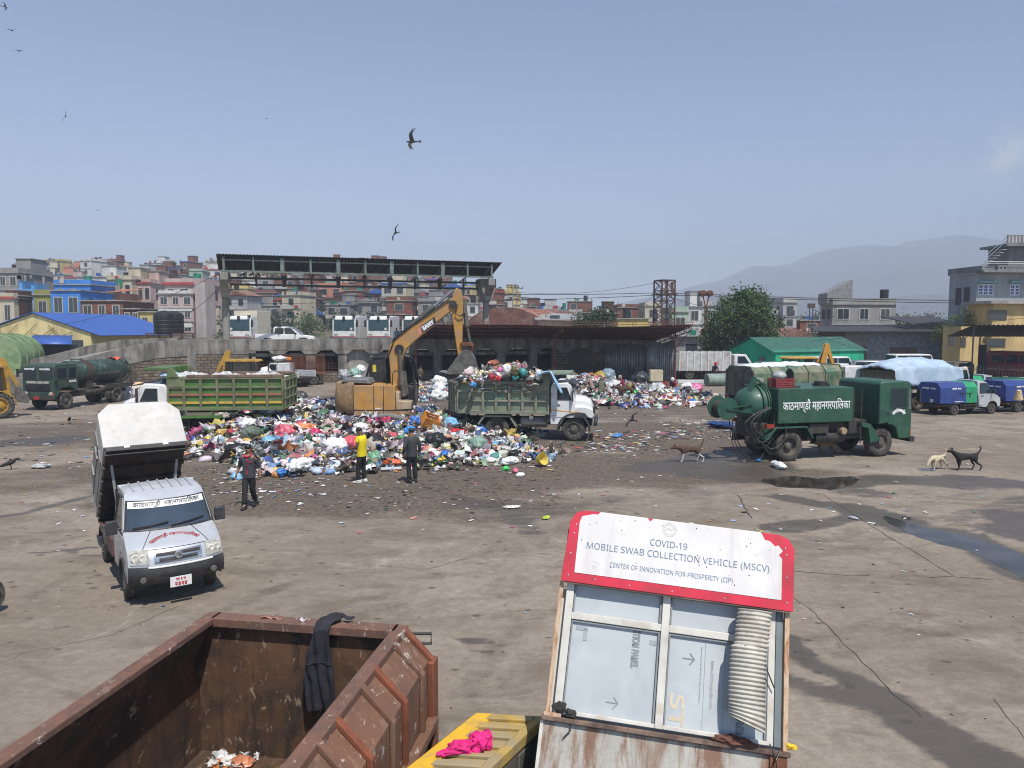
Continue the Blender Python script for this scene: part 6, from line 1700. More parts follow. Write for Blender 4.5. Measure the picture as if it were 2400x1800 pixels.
# dogs and birds
def fur(name,base,second=None,legs=None,face=None):
 if name in MATS:return MATS[name]
 m=bpy.data.materials.new(name);MATS[name]=m;q=NT(m);o=q.obj()
 sx=q.n('SeparateXYZ');q.l(o,sx.inputs[0])
 out=q.mix(q.ramp(q.noise(14,4,.6,o),.3,.7),tuple(c*.8 for c in base),tuple(c*1.2 for c in base))
 if second:out=q.mix(q.ramp(q.noise(3.2,2,.5,o),.53,.57),out,second)
 if legs:out=q.mix(q.math('SUBTRACT',1,q.ramp(q.math('ADD',sx.outputs['Z'],q.math('MULTIPLY',q.noise(9,2,.5,o),.08)),.32,.37)),out,legs)
 if face:out=q.mix(q.ramp(sx.outputs['X'],.50,.53),out,face)
 q.l(out,q.p.inputs['Base Color']);q.p.inputs['Roughness'].default_value=.85
 return m
def dog(label,px,py,rz,m_,head='up',tail='curl',hgt=1.0):
 """faces +x, about 0.5 m at the shoulder"""
 t=thing('dog',label,'dog',G(px,py),rz);t.scale=(hgt,)*3
 hd={'up':((.46,0,.60),(.56,0,.66),(.70,0,.62)),'down':((.46,0,.42),(.56,0,.30),(.66,0,.16)),'level':((.46,0,.52),(.58,0,.53),(.72,0,.47))}[head]
 tl_={'curl':((-.36,0,.56),(-.46,0,.70),(-.44,0,.80),(-.38,0,.78)),'up':((-.36,0,.54),(-.42,0,.66),(-.46,0,.78),(-.46,0,.82)),'low':((-.36,0,.44),(-.44,0,.36),(-.48,0,.28),(-.5,0,.26))}[tail]
 pts=[(-.28,0,.47),(-.10,0,.46),(.08,0,.45),(.24,0,.46),(.34,0,.50),*hd,*tl_]
 ed=[(0,1),(1,2),(2,3),(3,4),(4,5),(5,6),(6,7),(0,8),(8,9),(9,10),(10,11)]
 rd=[(.098,.115),(.092,.10),(.112,.13),(.110,.145),(.09,.112),.070,(.068,.064),(.026,.026),.028,.022,.018,.014]
 for x,s,fw in((.25,1,.10),(.25,-1,-.06)):
  b=len(pts);pts+=[(x+.02,s*.075,.36),(x+fw*.4,s*.08,.20),(x+fw*.8,s*.08,.05),(x+fw*.8+.05,s*.08,.022)];ed+=[(3,b),(b,b+1),(b+1,b+2),(b+2,b+3)];rd+=[.052,.030,.022,(.026,.02)]
 for x,s,fw in((-.28,1,-.10),(-.28,-1,.07)):
  b=len(pts);pts+=[(x+.03,s*.075,.36),(x+.04+fw*.3,s*.08,.27),(x-.09+fw*.8,s*.08,.17),(x-.05+fw,s*.08,.04),(x+fw,s*.08,.02)];ed+=[(0,b),(b,b+1),(b+1,b+2),(b+2,b+3),(b+3,b+4)];rd+=[.070,.042,.024,.021,(.026,.018)]
 me=skin(pts,ed,rd)
 bm=bmesh.new();bm.from_mesh(me);f=MB();hx,hz_=hd[1][0],hd[1][2]
 for s in(1,-1):f.prism([(hx-.05,hz_+.04),(hx+.0,hz_+.05),(hx-.03,hz_+.12)],s*.045-.012,s*.045+.012)
 me2=f.mesh('e',m_);bm.from_mesh(me2);bm.to_mesh(me);bm.free();me.shade_smooth()
 add_mesh('body',me,m_,t)
 MB().blob((hd[2][0]+.024,0,hd[2][2]+.01),(.014,.016,.012),1,0,1).blob((hx+.05,.04,hz_+.025),(.01,.008,.01),1,0,1).blob((hx+.05,-.04,hz_+.025),(.01,.008,.01),1,0,1).build('nose_and_eyes',HAIR,t)
 return t
BRWN=fur('brown and white fur',(.075,.04,.025),legs=(.55,.52,.47))
dog('brown and white dog with white-tipped raised tail trotting left near the puddle',1618,1083,math.radians(186),BRWN,'level','up',1.02)
dog('tan dog standing in the shade beneath the green tanker',1936,1066,math.radians(188),fur('tan fur',(.22,.14,.075)),'level','low',.95)
dog('cream dog sniffing the wet ground beside the black dog',2198,1101,math.radians(205),fur('cream fur',(.50,.42,.30)),'down','curl',.86)
dog('black dog with curled tail facing the cream dog',2265,1102,math.radians(182),fur('black fur',(.012,.011,.011)),'up','curl',1.0)
BIRDM=mat('dark feathers',(.018,.015,.013),.7,var=.3)
def flyer(label,px,py,Y,span,bank,yaw,sweep=.25,group='black kites circling over the yard',fold=0.0):
 b=thing('flying_bird',label,'bird',P(px,py,Y),0,group);b.rotation_euler=(bank,0,yaw);b.scale=(span,)*3
 MB().lathe([(-.24,.004),(-.18,.03),(0,.055),(.14,.045),(.2,.032),(.25,.03),(.29,.008)],10,'x').build('body',BIRDM,b,smooth=80)
 for s in(1,-1):
  vs=[];n=6
  for i in range(n+1):
   t=i/n;y=s*(.04+t*.48);z=.10*math.sin(t*PI*.8)+fold*t*.45
   lead=.12+.04*math.sin(t*3)-sweep*max(0,t-.5)*.6;ch=.20*(1-.35*t)
   vs+=[(lead,y*(1-fold*.3),z),(lead-ch*.45,y*(1-fold*.3),z+.012),(lead-ch,y*(1-fold*.3),z),(lead-ch*.5,y*(1-fold*.3),z-.010)]
  fs=[(4*i+k,4*i+(k+1)%4,4*i+4+(k+1)%4,4*i+4+k)for i in range(n)for k in range(4)]+[(0,1,2,3),(4*n,4*n+3,4*n+2,4*n+1)]
  for k in range(5):
   a=vs[4*n];vs_b=len(vs);dx=-.03*k
   vs+=[(a[0]+dx+.0,a[1],a[2]),(a[0]+dx-.02,a[1],a[2]),(a[0]+dx*1.6-.03,a[1]+s*.09,a[2]+.02),(a[0]+dx*1.6-.015,a[1]+s*.095,a[2]+.02)]
   fs.append((vs_b,vs_b+1,vs_b+2,vs_b+3))
  MB().add(vs,fs).build('wing',BIRDM,b,smooth=60)
 MB().add([(-.2,-.02,0),(-.2,.02,0),(-.40,.08,0),(-.37,0,0),(-.40,-.08,0),(-.2,0,.015),(-.37,0,.008)],[(0,5,6,3,4),(5,1,2,3,6),(0,4,3,2,1)]).build('tail',BIRDM,b)
 return b
flyer('large kite with one wing raised high, biggest bird in the sky',967,332,50,1.5,-1.15,PI-.1,fold=.25)
flyer('kite banking with wings slanted low above the canopy',928,546,60,1.2,-1.2,2.35,.15)
flyer('kite with narrow slanted wings at upper left of the sky',154,272,70,1.1,-1.25,2.2,.1)
flyer('tiny kite high in the middle of the sky',624,278,130,.8,.3,.4)
flyer('kite in the top left corner of the sky',11,16,75,.9,1.0,.8)
flyer('faint kite gliding edge-on just below the top left corner',26,71,110,1.1,.1,1.4)
flyer('faint kite flying flat, third down at the left edge of the sky',43,119,120,1.2,.05,1.5)
flyer('speck of a kite far off above the blue houses',229,493,180,.9,.4,.4)
flyer('dark crow flying low over the ground near the loaded lorry',1482,985,33,.8,-.75,2.2,.1,group=None)
def crow(label,p,rz,k=1.0,perch=False,group=None,grey=False):
 c=thing('crow',label,'bird',p,rz,group);c.scale=(k,)*3
 pts=[(-.12,0,.13),(.0,0,.17),(.07,0,.20),(.11,0,.25),(.15,0,.26),(.21,0,.25),(-.24,0,.08)]
 me=skin(pts,[(0,1),(1,2),(2,3),(3,4),(4,5),(0,6)],[.045,.06,.052,.034,.032,.008,(.03,.01)])
 add_mesh('body',me,BIRDM if not grey else mat('grey feathers',(.10,.10,.11),.7),c)
 MB().cyl((.0,.03,.12),(.02,.03,0),.006,n=5).build('leg',BIRDM,c);MB().cyl((.0,-.03,.12),(.02,-.03,0),.006,n=5).build('leg',BIRDM,c)
 return c
crow('black crow standing on the bare ground at the left edge',G(25,1101),.45,1.4)
crow('small black crow standing among litter near the old tanker',G(163,993),-.9,1.3)
crow('grey pigeon standing in front of the loaded lorry wheel',G(1313,1049),.2,1.0,grey=True)
for i,px in enumerate((585,601,720,838,568)):
 t_=(px-531)/(1139-531);q_=CL.lerp(CR,t_);
 crow(['crow perched on the girder above the pickup','crow perched beside another above the leftmost white truck','crow perched on the girder left of the middle bracket','crow perched on the girder above the brick houses','crow perched nearest the left canopy post'][i],Vector((q_.x,q_.y+.3,9.08)),rnd.uniform(-2,2),1.5,group='crows on the canopy girder')
 # the rubbish heaps
PAL=[((.74,.73,.72),40),((.58,.60,.62),14),((.70,.52,.54),11),((.55,.10,.13),6),((.50,.04,.20),4),((.14,.28,.52),5),((.34,.52,.68),9),((.03,.10,.36),3),((.02,.02,.025),7),((.13,.13,.125),9),((.19,.15,.105),14),((.06,.05,.04),10),((.05,.20,.10),5),((.14,.30,.20),4),((.62,.45,.06),4),((.60,.22,.05),4),((.42,.36,.26),8),((.35,.12,.12),4)]
PC=np.array([p[0]for p in PAL]);PW=np.array([p[1]for p in PAL],float);PW/=PW.sum()
PALB=np.array([w_*(1.3 if max(c_[0])>.3 else .7)for w_,c_ in zip(PW,PAL)]);PALB/=PALB.sum()
rs=np.random.RandomState(11)
class Heap:
 def __init__(s):s.v=[];s.f=[];s.c=[];s.nv=0
 def add(s,V,Fc,col):
  s.v.append(V);s.f+=[[i+s.nv for i in f]for f in Fc];s.c.append(np.tile(np.append(col,1.0),(len(V),1)));s.nv+=len(V)
 def rot(s):
  a,b,c=rs.uniform(0,6.28,3);
  ca,sa,cb,sb=math.cos(a),math.sin(a),math.cos(b),math.sin(b)
  Rz=np.array([[ca,-sa,0],[sa,ca,0],[0,0,1]]);Rx=np.array([[1,0,0],[0,cb,-sb],[0,sb,cb]]);return Rz@Rx
 def bag(s,p,r,col,sub=1,amp=.28,flat=.75):
  V,Fc=ico(sub);k=1+amp*rs.randn(len(V),1)*(.6 if sub>1 else .8)
  V=(V*k*np.array([r*rs.uniform(.7,1.3),r*rs.uniform(.7,1.2),r*rs.uniform(.5,.9)]))@s.rot().T;V[:,2]*=flat
  s.add(V+p,Fc,col)
 def sheet(s,p,r,col,flat=False):
  n=3 if flat else 5;g=np.linspace(-1,1,n+1);X,Y=np.meshgrid(g,g);m2=(n+1)**2
  f=rs.uniform(1,3.2,4);ph=rs.uniform(0,6,4);am=.10 if flat else .30
  Z=am*(np.sin(X*f[0]+Y*f[1]+ph[0])+.7*np.sin(X*f[2]*1.6-Y*f[3]*1.5+ph[1]))+rs.randn(n+1,n+1)*am*.35
  rim=1+.22*rs.randn(n+1,n+1)
  V=np.stack([(X*rim).ravel()*rs.uniform(.6,1.2),(Y*rim).ravel()*rs.uniform(.45,1),Z.ravel()],1)*r
  if not flat:V=V@s.rot().T
  else:
   a=rs.uniform(0,6.28);R=np.array([[math.cos(a),-math.sin(a),0],[math.sin(a),math.cos(a),0],[0,0,1]]);V=V@R.T;V[:,2]=np.abs(V[:,2])+.012
  s.add(V+p,[[j*(n+1)+i,j*(n+1)+i+1,(j+1)*(n+1)+i+1,(j+1)*(n+1)+i]for j in range(n)for i in range(n)],col)
 def stick(s,p,L_,w_,col):
  V=np.array([[x,y,z]for x in(-.5,.5)for y in(-.5,.5)for z in(-.5,.5)])*np.array([L_,w_,w_*rs.uniform(.3,1)])
  R=s.rot();V=V@R.T
  s.add(V+p,[[0,1,3,2],[4,6,7,5],[0,4,5,1],[2,3,7,6],[0,2,6,4],[1,5,7,3]],col)
 def build(s,name,m_,smooth=0):
  me=bpy.data.meshes.new(name);V=np.concatenate(s.v);me.from_pydata(V.tolist(),[],s.f)
  at=me.color_attributes.new('Col','FLOAT_COLOR','POINT');at.data.foreach_set('color',np.concatenate(s.c).astype(np.float32).ravel())
  me.materials.append(m_)
  if smooth:me.shade_smooth();me.set_sharp_from_angle(angle=math.radians(smooth))
  o=bpy.data.objects.new(name,me);COL.objects.link(o);kind(o,'stuff');return o
TRASH=attr_mat('mixed plastic rubbish',.5)
def pick(bright=False,dark=0.0):
 c=PC[rs.choice(len(PC),p=PALB if bright else PW)]*rs.uniform(.75,1.12)
 if rs.rand()<dark:c=PC[rs.choice([8,9,10,11])]*rs.uniform(.7,1.3)
 c=c*.80+.20*c.mean()*np.array([1.08,1.0,.90])
 return np.clip(c*(1+.06*rs.randn(3)),.005,.82)
def heightf(gs,x,y):
 z=0
 for(cx,cy,h,rx,ry)in gs:
  q=((x-cx)/rx)**2+((y-cy)/ry)**2
  if q<4:z+=h*math.exp(-q*1.3)
 return z
def gl(items):return[(G(a,b).x,G(a,b).y,h,rx,ry)for a,b,h,rx,ry in items]
MAIN=gl([(800,1010,.85,4.8,3.4),(650,1050,.50,3.6,2.3),(1000,1020,.72,3.6,2.8),(560,1040,.42,3.0,2.2),(900,1078,.45,3.2,1.9),(1120,1065,.38,2.6,1.9),(690,990,.70,3.4,3.0),(610,1005,.35,3,2.2),(660,1105,.20,1.7,1.0),(790,1085,.30,2.4,1.5),(760,975,.5,4,3)])
BACK=gl([(1350,925,1.0,2.9,3.6),(1450,930,.62,3.6,3.0),(1560,935,.4,3.0,2.6),(1420,950,.25,4.5,2.2),(1620,945,.28,2.4,2.0),(1010,925,.7,3.5,4.0)])
def heap(name,gs,n,zmin,size,bright,dark,box):
 h=Heap();x0,x1,y0,y1=box;k=0;tries=0
 # earth under it
 nx,ny=60,40
 V=np.array([[x0+(x1-x0)*i/nx,y0+(y1-y0)*j/ny,0]for j in range(ny+1)for i in range(nx+1)])
 for v in V:v[2]=heightf(gs,v[0],v[1])-.05+.05*mnoise.noise(Vector((v[0]*2,v[1]*2,1)))
 h.add(V,[[j*(nx+1)+i,j*(nx+1)+i+1,(j+1)*(nx+1)+i+1,(j+1)*(nx+1)+i]for j in range(ny)for i in range(nx)],np.array([.13,.105,.085]))
 while k<n and tries<n*40:
  tries+=1
  x,y=rs.uniform(x0,x1),rs.uniform(y0,y1);z=heightf(gs,x,y)
  if z<zmin*rs.uniform(.3,1.6):continue
  p=np.array([x,y,z]);t=rs.rand();s_=size*min(2.4,rs.lognormal(.05,.50))
  if t<.38:h.bag(p,s_*.62,pick(bright,dark),2 if s_>size else 1,.16 if s_>size else .22)
  elif t<.86:h.sheet(p+[0,0,s_*.25],s_*.75,pick(bright,dark))
  elif t<.95:h.stick(p+[0,0,.04],s_*2.2,s_*.35,pick(bright,dark))
  else:h.stick(p+[0,0,.03],s_*4,.03,np.array([.2,.15,.09]))
  k+=1
 return h.build(name,TRASH,62)
heap('rubbish_heap',MAIN,9500,.13,.172,False,.05,(-14.5,2.5,21.5,36))
heap('rubbish_heap',BACK,5200,.12,.20,True,.04,(-9,17,41,62))
# the load on the lorry and its trailing bits
hl_=Heap();Tl=Matrix.Translation(lt.location)@Matrix.Rotation(lt.rotation_euler.z,4,'Z')
LB=L0b=(G(1344.6,1034.5)-G(1165,1031)).length
for k in range(2600):
 x=rs.uniform(-1.68,LB-1.2);y=rs.uniform(-1.16,1.16)
 hgt_=2.44+(.70*math.exp(-((x-.65)/1.35)**2)+.34*math.exp(-((x+1.1)/.8)**2))*(1-.5*abs(y)**1.6)
 p=np.array(Tl@Vector((x,y,hgt_-.06+rs.uniform(-.12,.05))));s_=.14*min(2,rs.lognormal(0,.45))
 (hl_.bag if rs.rand()<.45 else hl_.sheet)(p,s_*.8,pick(True,.30))
for k in range(60):
 x=rs.uniform(-1.2,LB-1.6);p=np.array(Tl@Vector((x,-1.19,2.42-rs.uniform(0,.35))));hl_.stick(p,rs.uniform(.2,.5),.02,pick(True,.4))
hl_.build('rubbish_load',TRASH,62)
hw_=Heap();Tg=Matrix.Translation(lg.location)@Matrix.Rotation(lg.rotation_euler.z,4,'Z')
for k in range(170):
 x=rs.uniform(-1.7,2.5);p=np.array(Tg@Vector((x,rs.uniform(-1,.8),2.58+.14*math.sin(x*2)**2)));hw_.bag(p,rs.uniform(.1,.24),np.array([.62,.62,.63])*rs.uniform(.7,1.1))
hw_.build('rubbish_load',TRASH,62)
# loose litter over the yard
li=Heap()
def litter(n,px0,px1,py0,py1,smin,smax,bright=False,dk=.3):
 for k in range(n):
  c=G(rs.uniform(px0,px1),rs.uniform(py0,py1));li.sheet(np.array([c.x,c.y,.0]),rs.uniform(smin,smax),pick(bright,dk),flat=True)
litter(260,0,480,915,1090,.03,.12);litter(260,440,1300,1060,1190,.02,.065,False,.35);litter(260,1230,1700,930,1080,.03,.09,False,.35);litter(120,1330,1560,1010,1060,.05,.14)
litter(160,0,2300,1080,1250,.02,.08,True,.05);litter(60,0,2400,1250,1500,.01,.035,True,.3);litter(160,1560,1720,985,1030,.05,.14);litter(120,300,1300,890,960,.04,.12);litter(130,500,760,1080,1160,.03,.1);litter(90,1080,1300,1050,1110,.03,.1)
litter(70,1380,1520,1015,1050,.06,.13);litter(18,870,960,1170,1200,.02,.06)
for k in range(420):
 c=G(rs.uniform(380,1330),rs.uniform(1040,1180));li.stick(np.array([c.x,c.y,.015]),rs.uniform(.05,.3),.015,np.array([.16,.12,.08])*rs.uniform(.4,1.3))
for k in range(60):
 c=G(rs.uniform(0,2400),rs.uniform(1200,1780));li.stick(np.array([c.x,c.y,.004]),rs.uniform(.02,.06),.012,np.array([.03,.027,.024]))
li.build('litter',TRASH)
# bags and objects one can point at
def on_heap(px,py,gs,Y0=18,Y1=62):
 best=None;Y=Y0
 while Y<Y1:
  p=P(px,py,Y)
  if p.z<=heightf(gs,p.x,p.y)or p.z<0:return Vector((p.x,p.y,max(0,p.z)))
  Y+=.05
 return G(px,py)
BM={}
def bagm(c):
 k=tuple(round(x,2)for x in c)
 if k not in BM:BM[k]=mat('plastic film %d'%len(BM),c,.38,var=.28,scale=6,bump=.5,bscale=16)
 return BM[k]
def bag(label,px,py,r,c,gs=MAIN,name='rubbish_bag',cat='bag',shape=(1,.85,.75),amp=.32,rz=None,Y=None):
 p=on_heap(px,py,gs)if Y is None else P(px,py,Y)
 o=MB().blob((0,0,r*.35),(r*shape[0],r*shape[1],r*shape[2]),rnd.randint(0,999),amp,4,freq=1.3).build(name,bagm(c),smooth=50)
 for v in o.data.vertices:
  n_=mnoise.fractal(v.co*(2.6/r)+Vector((r*9,px,0)),1,2,3);v.co+=v.normal*r*(.07*n_+.16*(.35-abs(mnoise.noise(v.co*(3.1/r)+Vector((px,r,1)))))+.10*(.3-abs(mnoise.noise(v.co*(7.0/r)+Vector((1,px,r))))))
 o.location=p;o.rotation_euler=(0,0,rnd.uniform(0,6)if rz is None else rz)
 return tag(o,label,cat)
PINK,RED,BLU,SKY,BLK,GRN,MINT,WHT,YEL,ORG,GRY,TEAL=(.58,.12,.16),(.50,.035,.05),(.03,.14,.48),(.20,.42,.62),(.018,.018,.02),(.02,.26,.11),(.20,.30,.24),(.70,.70,.69),(.66,.50,.06),(.66,.24,.10),(.30,.30,.29),(.06,.28,.26)
for a in(('crumpled pink bag high on the left of the heap',668,1022,.42,PINK),('flat orange plastic piece next to the pink bag',712,1008,.42,ORG,MAIN,'plastic_piece','plastic piece',(1.2,.6,.28)),('magenta bag just below the flat orange piece',738,1024,.30,(.52,.03,.12)),('large dark green net bag left of the pink bag',588,1028,.42,(.12,.15,.11)),('black plastic sheet above the walking man',560,1060,.42,BLK,MAIN,'plastic_sheet','plastic sheet',(1.1,.7,.4)),('second black sheet right of the walking man',632,1056,.36,(.05,.05,.052),MAIN,'plastic_sheet','plastic sheet',(1.2,.6,.4)),('round red pink bag beside the man in yellow',822,1048,.34,(.58,.10,.13)),('white bag sloping down left of the round red pink bag',790,1053,.44,WHT,MAIN,'rubbish_bag','bag',(1.2,.7,.5)),('white sheet behind the head of the man in yellow',846,1016,.42,WHT,MAIN,'plastic_sheet','plastic sheet',(1.0,.8,.7)),('crimson bag below the excavator body',905,988,.28,RED),('bright blue bag below the excavator body, right of the crimson one',975,994,.30,BLU),('sky blue bag below the orange crate',960,1015,.24,(.05,.25,.60)),('bright green bag left of the man in the green vest',938,1038,.24,GRN),('pink bag touching the bright green bag',918,1028,.24,PINK),('big black bag right of the man in the green vest',1024,1046,.42,BLK),('black bag between the two standing men',880,1042,.34,BLK),('crimson cloth heap behind the lorry wheel',1070,1020,.30,RED,MAIN,'cloth_heap','cloth',(1.3,.7,.5)),('royal blue bag left of the lorry rear wheel',1128,1014,.24,BLU),('pale blue bags under the lorry tail',1056,1000,.36,SKY),('large grey green translucent bag right of the black bag',1118,1052,.42,MINT),('yellow flat plastic in front of the big black bag',1030,1080,.26,YEL,MAIN,'plastic_piece','plastic piece',(1.2,.6,.3)),('orange red plastic sheet at the foot of the heap between the standing men',918,1090,.30,(.60,.13,.05),MAIN,'plastic_sheet','plastic sheet',(1.2,.6,.35)),('long white plastic sheet at the front foot of the heap',705,1102,.50,WHT,MAIN,'plastic_sheet','plastic sheet',(1.2,.55,.42)),('blue bag at the front foot of the heap beside the long white sheet',660,1112,.19,(.03,.16,.46)),('small blue bag above the long white sheet',684,1084,.13,(.04,.20,.55)),('clear water bottles and wrap beside the walking man',555,1122,.16,SKY),('green bag with wires between the two standing men',882,1077,.26,(.12,.30,.17)),('white sack above the left end of the heap',582,1000,.34,WHT,MAIN,'sack','sack',(1.1,.8,.6)),('yellow plastic piece at the left end of the heap',494,1034,.24,(.72,.55,.02),MAIN,'plastic_piece','plastic piece',(1.2,.5,.4)),('brown dented board leaning on the heap near the lorry wheel',1100,1018,.30,(.14,.085,.05),MAIN,'board','board',(.8,.3,1.0)),('ochre bag beside a red one on the left slope',520,1022,.25,(.50,.32,.09)),('dark red bag next to the ochre bag',540,1018,.20,(.40,.05,.06)),('blue striped plastic in the middle of the heap',706,1048,.28,(.08,.22,.50),MAIN,'plastic_piece','plastic piece',(1.1,.6,.4)),('pale blue plastic between the pink bag and the black sheet',630,1040,.24,SKY),('pale pink bag left of the white sheet',788,1024,.26,(.55,.25,.28)),('teal bag on the right slope of the heap',1160,1075,.2,TEAL),('white bag at the right end of the heap',1195,1086,.26,WHT,MAIN,'rubbish_bag','bag',(1.3,.7,.5)),('black bag right of the grey green bag',1206,1070,.22,BLK),('pink striped plastic wrap at the right end of the heap',1208,1106,.16,(.60,.16,.22),MAIN,'plastic_piece','plastic piece',(1.8,.5,.4)),('bright green carrier bag at the right end of the heap',1185,1102,.13,(.05,.55,.12)),('royal blue bag at the foot of the heap below the black bag',1044,1070,.20,BLU),('grey foam slab below the excavator body',1075,1045,.26,GRY,MAIN,'foam_slab','foam',(1.2,.8,.3))):
 bag(*a)
bag('dirty white cloth bundle in front of the green tanker',1824,1097,.30,WHT,MAIN,'cloth_bundle','cloth',(1.4,.5,.35),Y=None)
bag('blue plastic scrap beside the green tanker rear wheel',1778,1082,.17,(.05,.25,.5),MAIN,'plastic_piece','plastic piece',(1.3,.5,.25))
bag('blue cloth heap behind the green tanker',1695,1004,.5,(.02,.05,.17),MAIN,'cloth_heap','cloth',(1.6,.8,.22))
bag('bright blue plastic on the ground right of the loaded lorry',1448,1025,.2,(.06,.2,.5),MAIN,'plastic_piece','plastic piece',(1.2,.6,.4))
bag('lime green wrapper lying alone on bare ground above the sign board',1279,1246,.11,(.42,.52,.05),MAIN,'wrapper','wrapper',(1.2,.7,.25))
bag('white paper lying alone near the pale wet streak',1199,1193,.15,(.6,.58,.54),MAIN,'paper','paper',(1.5,.5,.2))
bag('pale slipper-shaped bottle on the dark stain at lower right',1987,1584,.09,(.42,.46,.50),MAIN,'bottle','bottle',(1.5,.55,.35),.15,rz=-1.05)
bag('dark rag on bare concrete right of the sign',2117,1373,.07,(.02,.018,.018),MAIN,'rag','rag',(1.3,.6,.5))
bag('white crumpled paper on bare concrete below the pavement crack',2117,1323,.06,WHT,MAIN,'paper','paper',(1.8,.5,.3))
bag('grey plastic wrap on the ground at far left below the crow',95,1098,.22,(.42,.42,.43),MAIN,'plastic_wrap','plastic',(1.3,.7,.3))
bag('red white can lying on bare ground mid yard',970,1273,.06,(.55,.25,.22),MAIN,'can','can',(1.9,.6,.6),.1)
bag('white foam slab at the right end of the heap',1219,1117,.14,WHT,MAIN,'foam_block','foam',(1.3,.8,.5),.06)
# lumps on the lorry
for lb,px,py,r,c,sh_ in(('round white sack on top of the lorry load',1188,866,.30,WHT,(.8,.8,1)),('teal net bag on the lorry load',1226,872,.30,TEAL,(1.1,.8,.8)),('brown red bundle at the peak of the lorry load',1157,850,.30,(.28,.09,.045),(1.2,.7,.6)),('bright pink bag at the peak of the lorry load',1172,864,.16,(.62,.16,.40),(.8,.8,1)),('heap of dry brown plants in the lorry load',1207,870,.30,(.10,.085,.03),(1,.8,.9)),('dark red bag in the middle of the lorry load',1153,882,.20,(.33,.03,.04),(1,1,1)),('second red bag right of the dark red one in the lorry load',1168,884,.15,RED,(1,1,1)),('blue bags hanging over the lorry side',1110,900,.24,(.07,.26,.58),(1.5,.5,.6)),('pointed white bag near the lorry cab',1262,876,.24,(.62,.6,.58),(.8,.8,1.2)),('pale flat board on the edge of the lorry load',1257,898,.22,(.55,.5,.38),(1.5,.8,.22)),('small teal bag under the teal net bag',1208,882,.18,(.04,.32,.30),(1,1,1)),('pink white bag at the left of the lorry load',1098,872,.26,(.55,.42,.42),(1.2,.8,.7))):
 bag(lb,px,py+5,r*.72,c,Y=30.6,shape=sh_,name='load_bag')
lc=tag(MB().sheet(lambda u,v:(u*.95-.1+.05*math.sin(v*7),(v-.5)*.5,(.12*math.sin(u*3)if u<.5 else .12-(u-.5)*1.7)+.04*math.sin(v*11+u*4)),16,10).build('hanging_cloth',mat('pale blue cloth',(.28,.48,.66),.8),smooth=60,solid=.012),'pale blue cloth hanging over the corner of the lorry bed','cloth')
lc.location=P(1268,878,30.4);lc.rotation_euler=(0,0,-.1)
tb=tag(MB().blob((0,0,.1),(.35,.5,.14),9,.3,3).sheet(lambda u,v:(-.2-u*.1+.03*math.sin(v*9),(v-.5)*.5,.05-u*.5),6,8).build('plastic_sheet',mat('pale blue film',(.42,.56,.68),.4),smooth=60),'pale blue plastic bunched on the headboard of the green lorry','plastic sheet')
tb.location=P(397,884,30.6)
# crates and the basket
crate('orange and white plastic crate lying tilted on the heap',(.72,.27,.03),on_heap(1003,1003,MAIN)+Vector((0,0,.10)),.5,(.62,.5,.5)).rotation_euler=(.5,.35,.4)
yb=tag(MB().lathe([(0,.001),(0,.16),(.12,.22),(.30,.27),(.31,.285),(.30,.29),(.0,.18)],22,'z').build('basket',mat('yellow plastic basket',(.62,.48,.10),.5)),'yellow basket lying on its side right of the heap','basket');yb.scale=(.8,.8,.8);yb.location=G(1262,1092)+Vector((0,0,.2));yb.rotation_euler=(1.2,.3,.7)
lgp=tag(MB().tube([(-.75,0,.1),(-.3,.05,.12),(.2,0,.05),(.6,.02,-.1)],[.11,.13,.12,.10],10).build('foam_roll',mat('grey foam roll',(.17,.165,.155),.9)),'grey foam roll lying across the heap below the excavator','roll');lgp.location=on_heap(925,990,MAIN)+Vector((0,0,.15))
br=tag(MB().sheet(lambda u,v:((u-.5)*.20,.05*math.sin(v*6),v*.85),3,10).build('blue_banner',mat('blue banner',(.03,.10,.36),.5),solid=.01),'blue banner strip standing up in the heap behind the man in yellow','banner');br.location=on_heap(880,1045,MAIN);br.rotation_euler=(1.35,.6,.3)
